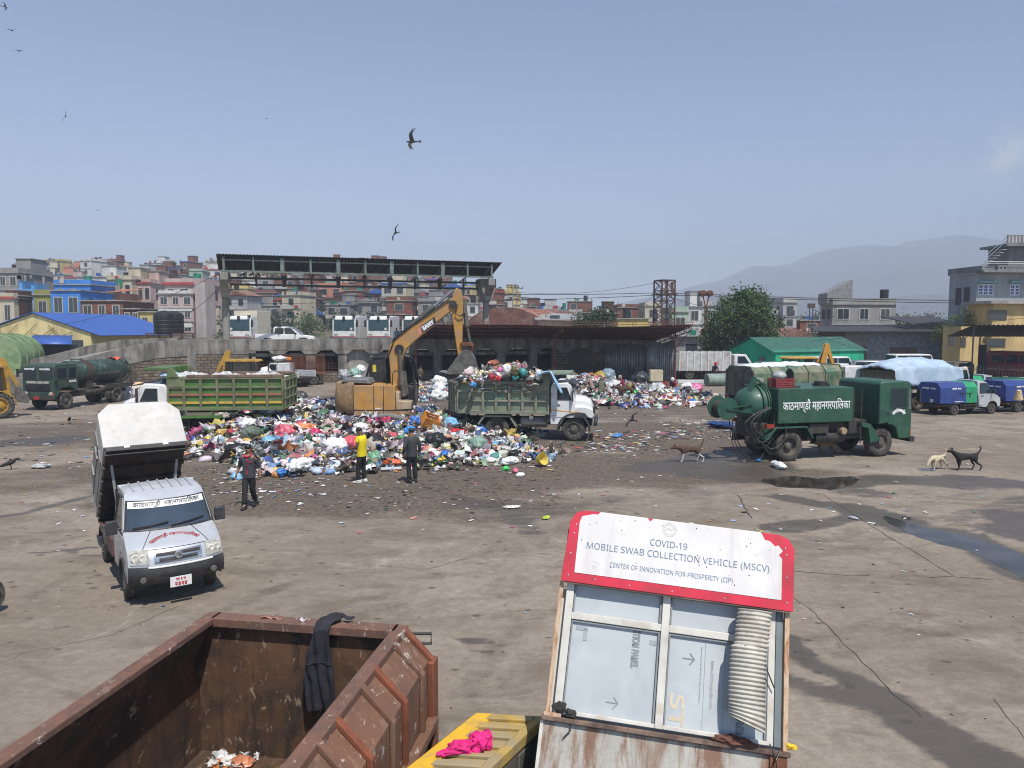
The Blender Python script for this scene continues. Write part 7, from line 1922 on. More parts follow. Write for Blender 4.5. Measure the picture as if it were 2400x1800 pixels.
# sacks
for a in(('grey bulging sack by the pillar left of the excavator cab',806,878,.50,(.26,.27,.27),52),('green and white sack above the grey sack',832,872,.42,(.22,.36,.29),52.5),('white sack on top of the sack heap by the pillar',846,862,.38,WHT,53),('white sack in the middle of the sack heap by the pillar',838,888,.42,(.62,.62,.6),51),('white sack behind the excavator tail',778,953,.30,(.66,.66,.64),36),('white plastic pile left of the white pickup',622,868,.42,WHT,55),('pale sack standing behind the old tanker wheel',297,925,.60,(.50,.45,.42),50),('white sack beside the pale one near the white lorry cab',320,920,.55,(.6,.56,.52),51),('beige bundle on the sacks behind the old tanker',325,902,.36,(.55,.40,.22),51.5),('red and white bags on the sacks behind the old tanker',305,905,.35,(.5,.3,.26),52),('dark bag leaning by the green lorry tailgate',700,935,.45,(.06,.055,.05),36),('white sack stacked low behind the loaded lorry tail',1028,925,.42,(.72,.72,.72),38),('white sack stacked in the middle behind the loaded lorry tail',1029,908,.40,(.70,.70,.72),38.2),('white sack topmost behind the loaded lorry tail',1030,893,.38,(.72,.72,.72),38.4),('big clear plastic sack full of bottles before the corrugated panel',1540,922,.80,(.40,.41,.41),49),('white sack bulging between two waste pickers',1445,915,.72,(.66,.65,.63),49),('black bag beside the clear plastic sack',1566,908,.45,BLK,50),('dark bags in the shed beside the cardboard carton',1500,890,.7,(.03,.04,.05),56),('white sheets right of the red-dressed picker',1610,905,.4,WHT,52),('pink cloth at the right end of the sorted heap',1632,907,.42,(.62,.12,.30),52),('black bag left of the pink cloth',1610,912,.38,BLK,51.5),('yellow sacks stacked inside the shed',1405,884,.6,(.34,.26,.06),60),('pale blue sacks stacked inside the shed',1425,878,.6,(.16,.24,.30),60.5),('bright green bag on the sorted heap',1486,918,.34,(.05,.40,.12),48),('bright yellow bag on the front of the sorted heap',1556,942,.34,(.62,.46,.05),45.5),('bright red bag at the left foot of the sorted heap',1398,950,.36,(.52,.04,.05),44.5),('pink bag at the front foot of the sorted heap',1506,950,.32,(.55,.10,.20),44.5),('navy plastic heap at the front foot of the sorted heap',1464,956,.42,(.03,.05,.22),43.8),('royal blue bag at the right of the sorted heap',1622,945,.36,BLU,45)):
 bag(a[0],a[1],a[2]+8,a[3],a[4],Y=a[5],shape=(1,.8,.85),amp=.25,name='sack' if 'sack' in a[0]else 'rubbish_bag',cat='sack' if 'sack' in a[0]else 'bag')
cb=tag(MB().box((-.45,-.35,0),(.45,.35,.8)).build('carton',mat('cream carton',(.52,.45,.30),.8),bevel=.01),'cream cardboard carton standing before the corrugated panel','carton');cb.location=P(1537,893,53)
pp=tag(MB().cyl((0,0,.5),(2.2,.5,.5),.52,n=20).build('green_pipe',mat('pale green drum',(.22,.30,.25),.7,dirt=(.10,.09,.07),damt=.6),bevel=.06),'pale green drum lying beside the long green container','drum');pp.location=G(1655,905)
bb=tag(MB().box((0,-.2,.0),(9.5,.2,.28)).build('white_beam',mat('white beam paint',(.62,.64,.66),.6),bevel=.02),'long white beam lying at the foot of the stone ramp wall','beam');bb.location=G(1588,898);bb.rotation_euler=(0,0,-.08)
picker('crouching waste picker in dusty pink hooded cloth on the sorted heap',1388,930,(47.5,.55),2.6,TAUP,OLV,TAUP)
picker('crouching waste picker in maroon beside the big white sack',1464,925,(48,.45),2.9,MRN,MRN,TAUP)
picker('bent waste picker in red top and dark green skirt at the right of the heap',1580,930,(50,.2),-2.2,MRN,DGR,mat('white head cloth',(.6,.58,.56),.9))
picker('waste picker in red and dark cloth beside the clear plastic sack',1556,930,(49.5,.2),-1.6,mat('dull red cloth',(.28,.05,.05),.9),NAVY,None)
picker('waste picker in black with raised back before the carton',1497,905,(55,.2),1.9,mat('black cloth',(.02,.02,.022),.9),DGR,None)
picker('waste picker in olive clothes beside the crouching pink-hooded one',1408,928,(47,.4),1.2,OLV,OLV,mat('olive head cloth',(.14,.13,.08),.9))
picker('worker in brown clothes standing at the shed post right of the excavator',985,890,(60,.0),1.0,mat('brown cloth',(.12,.085,.055),.9),NAVY,None,cr=False)
picker('man in pale blue shirt standing on the deck beside the trucks',930,800,(74,DZ),-1.6,BLS,mat('maroon trousers',(.2,.03,.04),.9),None,cr=False)
rd=picker('rider in red helmet and dark jacket beside the stone ramp wall',1672,893,(66,.35),-1.3,mat('black jacket',(.02,.02,.02),.7),BLKTR,None,cr=True,hgt=1.1)
MB().blob((.30,0,1.13),(.15,.14,.15),1,.02,3).build('helmet',mat('red helmet',(.45,.03,.03),.25,coat=.5),rd)
pg=fur('dark brown hide',(.07,.038,.025))
cow=dog('dark brown animal standing in the middle of the sorted heap',1468,940,PI,pg,'level','low',1.45);cow.location=P(1468,935,46.5);cow['category']='dog';cow['label']='dark brown dog standing among plastics on the sorted heap'
Tn=Matrix.Translation(nt_.location)@Matrix.Rotation(nt_.rotation_euler.z,4,'Z')
dr=person('driver in pale blue shirt seated behind the windscreen of the silver truck',Tn@Vector((1.98,-.34,.50)),nt_.rotation_euler.z,shirt=BLS,trousers=BLKTR,shoes=BLKSH,skinmat=SKIN1,sleeve=.3,crouch=.50,hgt=.88,arms=([(.20,-.22,.66),(.44,-.10,.74),(.50,-.08,.76)],[(.20,.22,.66),(.44,.10,.74),(.50,.08,.76)]),legs=([(.42,-.12,.44),(.48,-.12,.12),(.58,-.12,.08)],[(.42,.12,.44),(.48,.12,.12),(.58,.12,.08)]))
# rusty open skip in the foreground
RZ=1.8
a_,b_,c_=G(505,1443,RZ),G(925,1472,RZ),G(0,1790,RZ)
e1=(b_-a_);BW=e1.length;e1.normalize()
# local frame: x along the far edge, y away from the viewer
bin_=thing('rusty_skip','big rusty brown open steel skip in the left foreground','skip',(a_.x,a_.y,0),math.atan2(e1.y,e1.x))
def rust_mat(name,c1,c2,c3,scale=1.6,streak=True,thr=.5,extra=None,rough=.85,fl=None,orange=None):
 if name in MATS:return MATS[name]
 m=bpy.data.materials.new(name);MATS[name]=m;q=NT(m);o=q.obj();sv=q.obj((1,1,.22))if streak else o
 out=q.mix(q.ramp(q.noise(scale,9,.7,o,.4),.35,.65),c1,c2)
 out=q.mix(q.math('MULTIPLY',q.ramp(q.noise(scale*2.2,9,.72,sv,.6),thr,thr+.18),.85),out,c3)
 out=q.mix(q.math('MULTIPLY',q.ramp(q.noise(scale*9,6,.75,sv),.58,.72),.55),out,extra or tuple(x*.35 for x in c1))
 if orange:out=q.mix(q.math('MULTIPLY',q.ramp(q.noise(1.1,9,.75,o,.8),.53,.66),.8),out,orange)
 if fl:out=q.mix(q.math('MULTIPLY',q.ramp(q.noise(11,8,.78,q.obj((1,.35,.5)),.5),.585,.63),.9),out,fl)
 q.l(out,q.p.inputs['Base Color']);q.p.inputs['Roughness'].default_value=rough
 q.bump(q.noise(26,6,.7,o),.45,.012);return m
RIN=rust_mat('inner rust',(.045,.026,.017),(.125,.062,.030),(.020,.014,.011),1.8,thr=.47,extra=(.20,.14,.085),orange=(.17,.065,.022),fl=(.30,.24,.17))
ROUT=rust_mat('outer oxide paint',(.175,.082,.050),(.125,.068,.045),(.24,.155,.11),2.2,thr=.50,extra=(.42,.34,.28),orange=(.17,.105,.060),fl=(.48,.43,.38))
RRIM=rust_mat('rim oxide paint',(.165,.078,.052),(.115,.066,.05),(.27,.20,.16),4,streak=False,thr=.55,extra=(.45,.38,.33),orange=(.07,.042,.034),fl=(.52,.47,.42))
RED_=mat('oxide red ribs',(.19,.058,.028),.8,var=.3,scale=5,dirt=(.15,.09,.06),damt=.5,dscale=4)
LEN=6.0;FZ=.36;IX=.20;IZ=RZ-.44
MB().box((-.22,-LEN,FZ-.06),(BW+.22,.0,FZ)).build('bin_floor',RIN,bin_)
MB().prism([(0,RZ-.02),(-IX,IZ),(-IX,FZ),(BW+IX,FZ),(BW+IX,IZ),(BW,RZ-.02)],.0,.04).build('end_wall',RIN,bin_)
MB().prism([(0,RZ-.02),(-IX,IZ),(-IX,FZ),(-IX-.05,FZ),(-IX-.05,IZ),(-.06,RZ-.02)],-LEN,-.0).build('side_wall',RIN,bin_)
mb=MB().box((-.02,-.07,RZ-.09),(BW+.02,.10,RZ));mb.build('rim',RRIM,bin_,bevel=.008)
MB().box((-.12,-LEN,RZ-.06),(.02,.1,RZ)).build('rim',RRIM,bin_,bevel=.008)
MB().box((BW-.02,-LEN,RZ-.08),(BW+.11,.1,RZ)).build('rim',RRIM,bin_,bevel=.008)
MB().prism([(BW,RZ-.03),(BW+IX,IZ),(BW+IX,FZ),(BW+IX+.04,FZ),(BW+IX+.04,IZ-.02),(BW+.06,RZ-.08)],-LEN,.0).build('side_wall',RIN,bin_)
sx0,sx1,sz1=BW+.08,BW+.34,RZ-.30
MB().add([(sx0,-LEN,RZ-.04),(sx0,.1,RZ-.04),(sx1,.1,sz1),(sx1,-LEN,sz1),(sx1,-LEN,.2),(sx1,.1,.2),(sx0-.1,.1,.2),(sx0-.1,.1,RZ-.04)],[(0,3,2,1),(3,4,5,2),(1,2,5,6,7)]).build('outer_panel',ROUT,bin_,smooth=20)
k=0;y=.06
while y>-LEN+.3:
 wd=.07
 mb=MB();M2=None
 mb.prism([(sx0-.0,RZ-.035),(sx0+.02,RZ+.005),(sx1+.045,sz1+.01),(sx1+.045,.2),(sx1,.2),(sx1,sz1)],y-wd,y,'y')
 mb.build('rib',RED_ if k%2==0 else ROUT,bin_,bevel=.006)
 y-=(.32 if k%2==0 else .52);k+=1
MB().box((sx1+.002,-LEN,sz1-.62),(sx1+.10,-.02,sz1-.54)).build('side_rail',ROUT,bin_,bevel=.006)
MB().box((sx1+.0,-.05,.2),(sx1+.06,.12,sz1)).build('corner_post',RED_,bin_,bevel=.01)
MB().tube([(BW+.12,.12,RZ-.1),(BW+.32,.16,RZ-.1),(BW+.32,.16,RZ-.2),(BW+.2,.14,RZ-.2)],.014).build('hook',BLACK,bin_)
hp=Heap()
for k in range(30):
 p=Matrix.Translation(bin_.location)@Matrix.Rotation(bin_.rotation_euler.z,4,'Z')@Vector((rs.uniform(.02,.55),-rs.uniform(.03,.40),FZ+.03));hp.sheet(np.array(p),rs.uniform(.02,.085),np.array(PC[rs.choice([0,0,1,15,10])])*.9)
hp.build('scrap_paper',TRASH)
Tb=Matrix.Translation(bin_.location)@Matrix.Rotation(bin_.rotation_euler.z,4,'Z')
for lb,x,y_,r,c in(('silver foil ball in the far corner of the rusty skip',.07,-.10,.085,(.55,.56,.58)),('white paper scrap beside the silver foil in the skip',.20,-.16,.08,(.66,.65,.66)),('orange cardboard piece on the floor of the skip',.36,-.20,.11,(.50,.20,.11))):
 o=tag(MB().blob((0,0,r*.4),(r,r*.8,r*.5),rnd.randint(0,99),.4,3).build('scrap',bagm(c),smooth=40),lb,'scrap');o.location=Tb@Vector((x,y_,FZ))
for k,(x,w_)in enumerate(((.55,.12),(.66,.10),(.93,.06))):
 o=tag(MB().sheet(lambda u,v:((u-.5)*w_,(v-.5)*.07,.006+.012*math.sin(u*5+k)),6,4).build('paint_flake',bagm(((.28,.13,.09),(.26,.12,.09),(.6,.5,.55))[k]),solid=.004),('brown flake lying on the far rim of the skip','second brown flake on the skip rim right of the first','pinkish scrap on the skip rim left of the jacket')[k],'scrap');o.location=Tb@Vector((x,.04,RZ+.003))
 # the jacket hung over the far rim
JK=mat('navy black cloth',(.018,.018,.026),.9,var=.3,scale=5,bump=.35,bscale=22)
secs=[(.02,.07,.025,.085,.05),(.055,.10,.035,.05,.055),(.06,.095,.045,.0,.03),(.035,.088,.045,-.045,.0),(-.02,.082,.034,-.092,-.005),(-.10,.092,.030,-.10,-.01),(-.22,.112,.032,-.10,-.025),(-.34,.138,.034,-.10,-.035),(-.48,.152,.036,-.10,-.03),(-.62,.156,.036,-.10,-.025),(-.74,.150,.034,-.10,-.02),(-.82,.140,.03,-.10,-.015)]
def jk(u,v):
 i=v*(len(secs)-1);a=int(min(i,len(secs)-2));f=i-a
 z,w_,d,yo,xo=[secs[a][k]+(secs[a+1][k]-secs[a][k])*f for k in range(5)]
 t=u*2*PI;c0,s0_=math.cos(t),math.sin(t);k_=c0*w_
 fold=.013*math.sin(k_*62+z*7+2*mnoise.noise(Vector((k_*9,z*4,2))))+.012*mnoise.noise(Vector((k_*16,s0_*2,z*9)))
 return(xo+k_*(1+.08*mnoise.noise(Vector((z*6,c0,1)))),yo+math.copysign(abs(s0_)**.6,s0_)*d+fold,z+.018*math.sin(c0*3+1)+.01*s0_)
jm=MB().sheet(jk,72,90)
jm.sheet(lambda u,v:(.10+.16*v,.07-.05*(u-.5)+.02*math.sin(v*7),.09-.03*v-.07*abs(u-.5)+.012*math.sin(u*9)),8,10)
jc=jm.build('jacket',JK,smooth=70)
jb=MB()
def ring(v,off):
 return[tuple(Vector(jk(u,v))*1+Vector((0,-off,0)))for u in np.linspace(.5,1.0,14)]
jb.tube(ring(.64,.004),.006,5).build('seam',BLACK,jc)
tag(jc,'dark navy jacket hanging over the far rim of the rusty skip','jacket');jc.location=Tb@Vector((BW*.625,.0,RZ));jc.rotation_euler=(0,0,bin_.rotation_euler.z);jc.scale=(1,1,1)
# yellow ribbed plastic box between the skip and the sign
YZ=1.38
q0,q1,q2,q3=G(978,1778,YZ),G(1115,1669,YZ),G(1275,1678,YZ),G(1130,1788,YZ)
yx=thing('plastic_bunker','yellow ribbed plastic box top in the foreground, dusty grey toward the sign','box')
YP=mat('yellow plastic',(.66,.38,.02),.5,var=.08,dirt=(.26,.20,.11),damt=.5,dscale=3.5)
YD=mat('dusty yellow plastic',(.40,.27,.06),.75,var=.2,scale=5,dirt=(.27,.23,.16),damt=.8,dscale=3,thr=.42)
YK=mat('painted shade plastic side',(.085,.08,.07),.8,var=.3,dirt=(.20,.15,.05),damt=.5,dscale=2.5)  # shadow side of the box, its shade put into the plastic colour
lx_=(q1-q0).normalized();wx=(q2-q1);WW=wx.length;wx.normalize();q0e=q0-lx_*1.2
LL=(q1-q0e).length
yx.location=(q1.x,q1.y,0);yx.rotation_euler=(0,0,math.atan2(wx.y,wx.x))
# local: x across (towards the sign), -y towards the viewer
sk=Matrix.Rotation(-yx.rotation_euler.z,3,'Z')@(-lx_)
def L2(u,v,z):return(u*WW+sk.x*v,sk.y*v,z)
def slab(nm,u0,u1,v0,v1,z0,z1,m_,bev=.012,za=None):
 za=z1 if za is None else za
 vs=[L2(u0,v0,z0),L2(u1,v0,z0),L2(u1,v1,z0),L2(u0,v1,z0),L2(u0,v0,za),L2(u1,v0,z1),L2(u1,v1,z1),L2(u0,v1,za)]
 return MB().add(vs,[(0,3,2,1),(4,5,6,7),(0,1,5,4),(1,2,6,5),(2,3,7,6),(3,0,4,7)]).build(nm,m_,yx,bevel=bev)
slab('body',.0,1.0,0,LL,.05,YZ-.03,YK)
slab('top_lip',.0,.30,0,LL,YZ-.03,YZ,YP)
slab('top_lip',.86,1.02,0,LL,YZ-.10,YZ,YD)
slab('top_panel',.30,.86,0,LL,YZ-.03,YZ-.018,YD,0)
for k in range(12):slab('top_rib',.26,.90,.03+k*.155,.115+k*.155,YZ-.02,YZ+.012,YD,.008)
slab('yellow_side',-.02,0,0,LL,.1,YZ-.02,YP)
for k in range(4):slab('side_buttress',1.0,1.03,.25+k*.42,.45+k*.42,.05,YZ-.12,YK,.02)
Ty=Matrix.Translation(yx.location)@Matrix.Rotation(yx.rotation_euler.z,4,'Z')
mg=MB().blob((.10,.02,.055),(.10,.085,.07),3,.45,4,freq=2.2);mg.blob((-.05,.0,.035),(.12,.06,.045),8,.5,4,freq=2.4);mg.blob((-.16,-.03,.02),(.09,.035,.022),5,.4,3,freq=2)
mgo=tag(mg.build('magenta_cloth',mat('magenta cloth',(.62,.012,.17),.75,var=.25,scale=9,bump=.5,bscale=24),smooth=60),'crumpled magenta cloth lying on the yellow plastic box','cloth');mgo.location=G(1098,1758,YZ+.01);mgo.rotation_euler=(0,0,.2)
# leaning mobile swab cabin with its sign
qs=[.272,5.386,1.812,-.066,.412,.572,.963,-.110]
uu=Vector((math.cos(qs[3]),math.sin(qs[3]),0));nn=Vector((-math.sin(qs[3]),math.cos(qs[3]),0))
vv=Vector((0,0,1))*math.cos(qs[4])+nn*math.sin(qs[4])
uu,vv=uu*math.cos(qs[7])+vv*math.sin(qs[7]),vv*math.cos(qs[7])-uu*math.sin(qs[7])
yy=vv.cross(uu)
sw=thing('swab_cabin','white and red mobile swab cabin front with faded panels and a hanging duct','cabin')
sw.rotation_euler=Matrix((uu,yy,vv)).transposed().to_euler();sw.location=(qs[0],qs[1],qs[2])
BWd,H2,H1=1.75,.963,.572
ALU=mat('dirty white aluminium',(.56,.54,.49),.5,.1,var=.12,dirt=(.36,.28,.20),damt=.5,dscale=4,thr=.55)
PAN=mat('blue grey panel',(.42,.45,.47),.45,var=.07,scale=1.5,dirt=(.30,.33,.35),damt=.4,dscale=2.5)
BRD=mat('sign white',(.66,.64,.63),.45,var=.07,scale=3,dirt=(.42,.39,.37),damt=.45,dscale=5,streak=True,thr=.52)
SRED=mat('sign red',(.52,.018,.045),.45,var=.15,dirt=(.30,.03,.035),damt=.6)
RPOST=rust_mat('rusting cream paint',(.52,.38,.27),(.50,.36,.24),(.30,.11,.035),9,streak=True,thr=.44,extra=(.12,.05,.03))
RLOW=rust_mat('rusty white steel',(.43,.42,.38),(.34,.33,.29),(.17,.065,.022),2.0,streak=True,thr=.46,extra=(.12,.06,.035),rough=.6)
DBR=mat('dark brown steel',(.075,.045,.035),.7,var=.3,scale=6,dirt=(.32,.22,.16),damt=.5,dscale=5)
# board: red sheet with chipped corners, white field, torn edge
yb0,yb1=-.085,-.078
MB().prism([(-.015,H2),(BWd+.015,H2),(BWd+.02,H2+H1-.10),(BWd-.02,H2+H1-.03),(BWd-.10,H2+H1+.0),(.13,H2+H1+.0),(.05,H2+H1-.025),(.01,H2+H1-.10)],yb0,yb1).build('sign_board',SRED,sw,bevel=.002,seg=1)
fld=[(.085,H2+.075),(BWd-.075,H2+.075),(BWd-.075,H2+H1-.185),(BWd-.10,H2+H1-.16),(BWd-.07,H2+H1-.125),(BWd-.105,H2+H1-.085),(BWd-.13,H2+H1-.095),(BWd-.17,H2+H1-.06),(BWd-.21,H2+H1-.055),(BWd-.24,H2+H1+.001),(1.15,H2+H1+.001),(.665,H2+H1+.001),(.645,H2+H1-.026),(.62,H2+H1+.001),(.245,H2+H1+.001),(.225,H2+H1-.022),(.19,H2+H1-.022),(.15,H2+H1-.035),(.10,H2+H1-.05),(.085,H2+H1-.10)]
sf=MB().prism(fld,yb0-.004,yb0-.001).build('sign_face',BRD,sw)
MB().box((-.0,yb0+.01,H2-.012),(BWd,yb1,H2+.005)).build('sign_edge',DBR,sw)
mb=MB()
for x,z in((.04,.05),(.04,.22),(.05,.38),(.06,.45),(BWd-.03,.06),(BWd-.035,.25),(BWd-.04,.42),(BWd-.05,.47),(.25,.04),(.52,.03),(.85,.03),(1.25,.03),(.42,H1-.02),(.75,H1-.02),(1.1,H1-.03)):
 mb.lathe([(-.003,.001),(-.002,.006),(.001,.007)],8,'y',c=(x,yb0-.002,H2+z))
mb.build('rivets',CHROME,sw)
BLUEL=mat('faded blue letters',(.13,.20,.28),.6,var=.2)
def T(txt,x,z,h,w_,m_,y=yb0-.006,par=sf,rot=0,bold=0.0):
 M=facing((x,y,z),(math.cos(rot),0,math.sin(rot)),(-math.sin(rot),0,math.cos(rot)))
 return text_on(txt,h,m_,par,M,bold=bold,fit=w_,depth=.001)
T('COVID-19',.80,H2+.385,.050,.29,BLUEL);T('MOBILE SWAB COLLECTION VEHICLE (MSCV)',.87,H2+.290,.050,1.42,BLUEL);T('CENTER OF INNOVATION FOR PROSPERITY (CIP)',.83,H2+.165,.036,.95,BLUEL)
FAINT=mat('faded grey print',(.50,.48,.45),.6,var=.1);PRINT=mat('grey panel print',(.22,.25,.27),.6);PRINT2=mat('pale panel print',(.31,.34,.36),.6);TANP=mat('tan panel print',(.52,.45,.34),.6)
mb=MB()
for r0,r1 in((.052,.056),(.036,.039)):mb.lathe([(-.0005,r0),(-.001,r0),(-.001,r1),(-.0005,r1)],30,'y',c=(.80,yb0-.004,H2+H1-.072))
for k in range(14):
 a=k*PI/7;mb.cbox((.80+math.cos(a)*.046,yb0-.005,H2+H1-.072+math.sin(a)*.046),(.012,.001,.007),ry=-a)
mb.beam((.77,yb0-.005,H2+H1-.082),(.79,yb0-.005,H2+H1-.057),.001,.008).beam((.79,yb0-.005,H2+H1-.057),(.805,yb0-.005,H2+H1-.0725),.001,.008).beam((.805,yb0-.005,H2+H1-.0725),(.83,yb0-.005,H2+H1-.062),.001,.008)
mb.build('faded_crest',FAINT,sf)
mb=MB()
for r0,r1 in((.046,.049),(.034,.036)):mb.lathe([(-.0005,r0),(-.001,r0),(-.001,r1),(-.0005,r1)],30,'y',c=(.235,yb0-.004,H2+.135))
st=[]
for k in range(10):a=PI/2+k*PI/5;r_=.028 if k%2==0 else .012;st.append((.235+math.cos(a)*r_,H2+.135+math.sin(a)*r_))
mb.prism(st,yb0-.0055,yb0-.0045);mb.build('faded_seal',FAINT,sf)
mb=MB()
for k in range(26):x,z=rs.uniform(.1,1.6),rs.uniform(.12,.54);mb.lathe([(-.0008,.001),(-.0006,rs.uniform(.002,.006))],6,'y',c=(x,yb0-.0045,H2+z))
mb.build('chips',mat('chip black',(.03,.025,.025),.8),sf)
# panels and frame
MB().box((.05,.02,.02),(BWd-.06,.035,H2-.0)).build('back_panel',PAN,sw)
mb=MB()
mb.box((.04,-.02,.0),(.10,.03,H2));mb.box((.795,-.02,0),(.855,.03,H2));mb.box((BWd-.14,.0,0),(BWd-.09,.03,H2))
mb.box((.10,-.015,.69),(.795,.03,.745));mb.box((.855,-.015,.69),(BWd-.14,.03,.745));mb.box((.10,-.015,.0),(.795,.03,.03));mb.box((.855,-.015,0),(BWd-.14,.03,.03))
mb.build('panel_frame',ALU,sw,bevel=.004)
mb=MB()
for x0,x1,z0,z1 in((.105,.79,.035,.685),(.86,BWd-.145,.035,.685),(.105,.79,.75,H2),(.86,BWd-.145,.75,H2)):
 mb.box((x0,-.004,z0),(x0+.012,.02,z1));mb.box((x1-.012,-.004,z0),(x1,.02,z1));mb.box((x0+.012,-.004,z1-.012),(x1-.012,.02,z1))
mb.build('window_beads',mat('grey bead',(.20,.22,.23),.5),sw)
MB().box((BWd-.085,.0,0),(BWd-.035,.05,H2)).build('side_channel',mat('grey channel',(.15,.18,.19),.5),sw)
MB().box((-.02,-.035,-.02),(.012,.01,H2)).build('corner_post',RPOST,sw,bevel=.003);MB().box((BWd-.03,-.035,-.02),(BWd+.005,.01,H2)).build('corner_post',RPOST,sw,bevel=.003)
for rot,x,z,h,w_,tx,m_ in((-PI/2,.615,.545,.05,.30,'TITION PANEL',PRINT),(-PI/2,1.20,.36,.026,.34,'www.alstrongindia.com',PRINT2),(-PI/2,.955,.14,.10,.24,'ST',TANP),(-PI/2,1.42,.13,.05,.20,'ALUMIN',PRINT),(-PI/2,1.115,.42,.010,.40,'Please remove the film after 45 days of installation',PRINT2)):
 T(tx,x,z,h,w_,m_,y=.018,par=sw,rot=rot,bold=.004 if h>.04 else 0)
mb=MB()
for cx,cz in((.47,.13),(1.02,.52)):
 mb.beam((cx-.045,.017,cz),(cx+.045,.017,cz),.002,.008);mb.beam((cx+.045,.017,cz),(cx+.01,.017,cz+.042),.002,.008);mb.beam((cx+.045,.017,cz),(cx+.01,.017,cz-.042),.002,.008)
 mb.build('arrow_print',PRINT,sw);mb=MB()
mb.beam((.145,.017,.632),(.235,.017,.632),.002,.03).beam((.222,.017,.632),(.222,.017,.545),.002,.03);mb.build('corner_print',PRINT2,sw)
MB().beam((.72,.017,.60),(.80,.017,.60),.002,.035).build('bar_print',PRINT2,sw)
mb=MB().beam((1.145,.017,.04),(1.145,.017,.66),.002,.003);mb.build('panel_line',PRINT2,sw)
MB().beam((1.29,.017,.04),(1.29,.017,.66),.002,.003).build('panel_line',PRINT2,sw)
# corrugated duct
DUCT=mat('cream duct',(.50,.475,.41),.6,var=.12,dirt=(.27,.235,.19),damt=.65,dscale=6)
pts=[];n=150
for i in range(n+1):
 t=i/n;z=.93-.80*t;x=1.47-.035*math.sin(t*2.6)+(-.012 if t>.32 else 0);y=-.13-.03*math.sin(t*PI)
 pts.append((x,y,z,.118+(.0 if t<.32 else .006)+.009*math.cos(t*26*2*PI)))
vs=[];m_n=28
for i,(x,y,z,r)in enumerate(pts):
 tilt=.35*max(0,(i/n-.8)/.2)**1.2
 for j in range(m_n):
  a=2*PI*j/m_n
  vs.append((x+math.cos(a)*r,y+math.sin(a)*r*.82,z-math.cos(a)*r*tilt))
MB().add(vs,[(i*m_n+j,i*m_n+(j+1)%m_n,(i+1)*m_n+(j+1)%m_n,(i+1)*m_n+j)for i in range(n)for j in range(m_n)]).build('duct',DUCT,sw,smooth=80,solid=.004)
MB().box((1.375,-.248,.655),(1.45,-.225,.668)).box((1.45,-.25,.652),(1.48,-.23,.660)).build('duct_tear',DARKHOLE,sw)
# sill and rusty lower body
MB().box((-.045,-.06,-.055),(BWd+.02,.03,-.02)).build('sill',DBR,sw,bevel=.005)
MB().box((-.03,-.055,-.022),(.10,.0,.004)).build('sill_patch',RPOST,sw)
MB().box((-.03,-.02,-1.65),(BWd+.0,.03,-.055)).build('lower_panel',RLOW,sw,bevel=.01)
MB().box((-.05,-.03,-1.65),(-.025,.02,-.06)).build('edge_strip',ALU,sw);MB().box((BWd-.12,-.045,-1.2),(BWd-.0,-.02,-.056)).build('rust_plate',RUSTM,sw)
MB().box((-.01,.045,-1.45),(BWd-.01,.95,H2-.05)).build('cabin_body',ALU,sw,bevel=.01)
MB().box((.0,.0,H2+.03),(BWd,.10,H2+H1-.15)).build('sign_back',DBR,sw)
mb=MB().beam((.55,-.024,-.46),(.60,-.024,-.45),.004,.012).beam((1.32,-.024,-.33),(1.40,-.024,-.31),.004,.010);mb.build('slots',BLACK,sw)
for pts_ in([(1.62,-.05,.02),(1.66,-.07,-.06),(1.63,-.06,-.16),(1.66,-.055,-.3)],[(1.70,-.05,.0),(1.66,-.08,-.08),(1.68,-.06,-.22)],[(.16,-.03,-.02),(.18,-.045,-.1),(.13,-.04,-.16)],[(BWd-.2,-.03,.64),(BWd-.15,-.05,.5),(BWd-.1,-.04,.4)]):MB().tube(pts_,.005).build('loose_wire',BLACK,sw)
for x in(.25,BWd-.25):wheel(sw,x,.45,.29,.19,-1,lug=32)
for v in sw.children:
 if v.name.startswith('wheel'):v.location=(v.location.x,.45,-1.62);v.rotation_euler=(0,0,PI/2)
Ts=Matrix.Translation(sw.location)@sw.rotation_euler.to_matrix().to_4x4()
rg=tag(MB().blob((0,0,.02),(.13,.045,.035),4,.5,4,freq=2.4).blob((.12,0,.01),(.07,.03,.022),7,.4,3).build('brown_rag',mat('brown rag cloth',(.13,.055,.04),.9,bump=.4),smooth=60),'brown rag on the sill below the hanging duct','rag');rg.matrix_world=Ts@Matrix.Translation((1.36,-.045,-.02))
mb=MB().blob((0,0,0),(.04,.03,.03),3,.5,3).blob((-.09,.0,.03),(.05,.02,.04),5,.5,3);gb=tag(mb.build('dark_rag',mat('dark rag cloth',(.03,.028,.025),.9),smooth=60),'dark rag scrap at the left corner of the cabin sill','rag');gb.matrix_world=Ts@Matrix.Translation((.17,-.03,.015))
yt=tag(MB().blob((0,0,0),(.045,.03,.02),3,.4,3).tube([(-.03,0,0),(-.045,0,.08)],.008).build('yellow_tape',mat('yellow tape',(.66,.42,.02),.5),smooth=60),'yellow tape knot at the right corner of the cabin sill','tape');yt.matrix_world=Ts@Matrix.Translation((BWd+.03,-.02,.02))
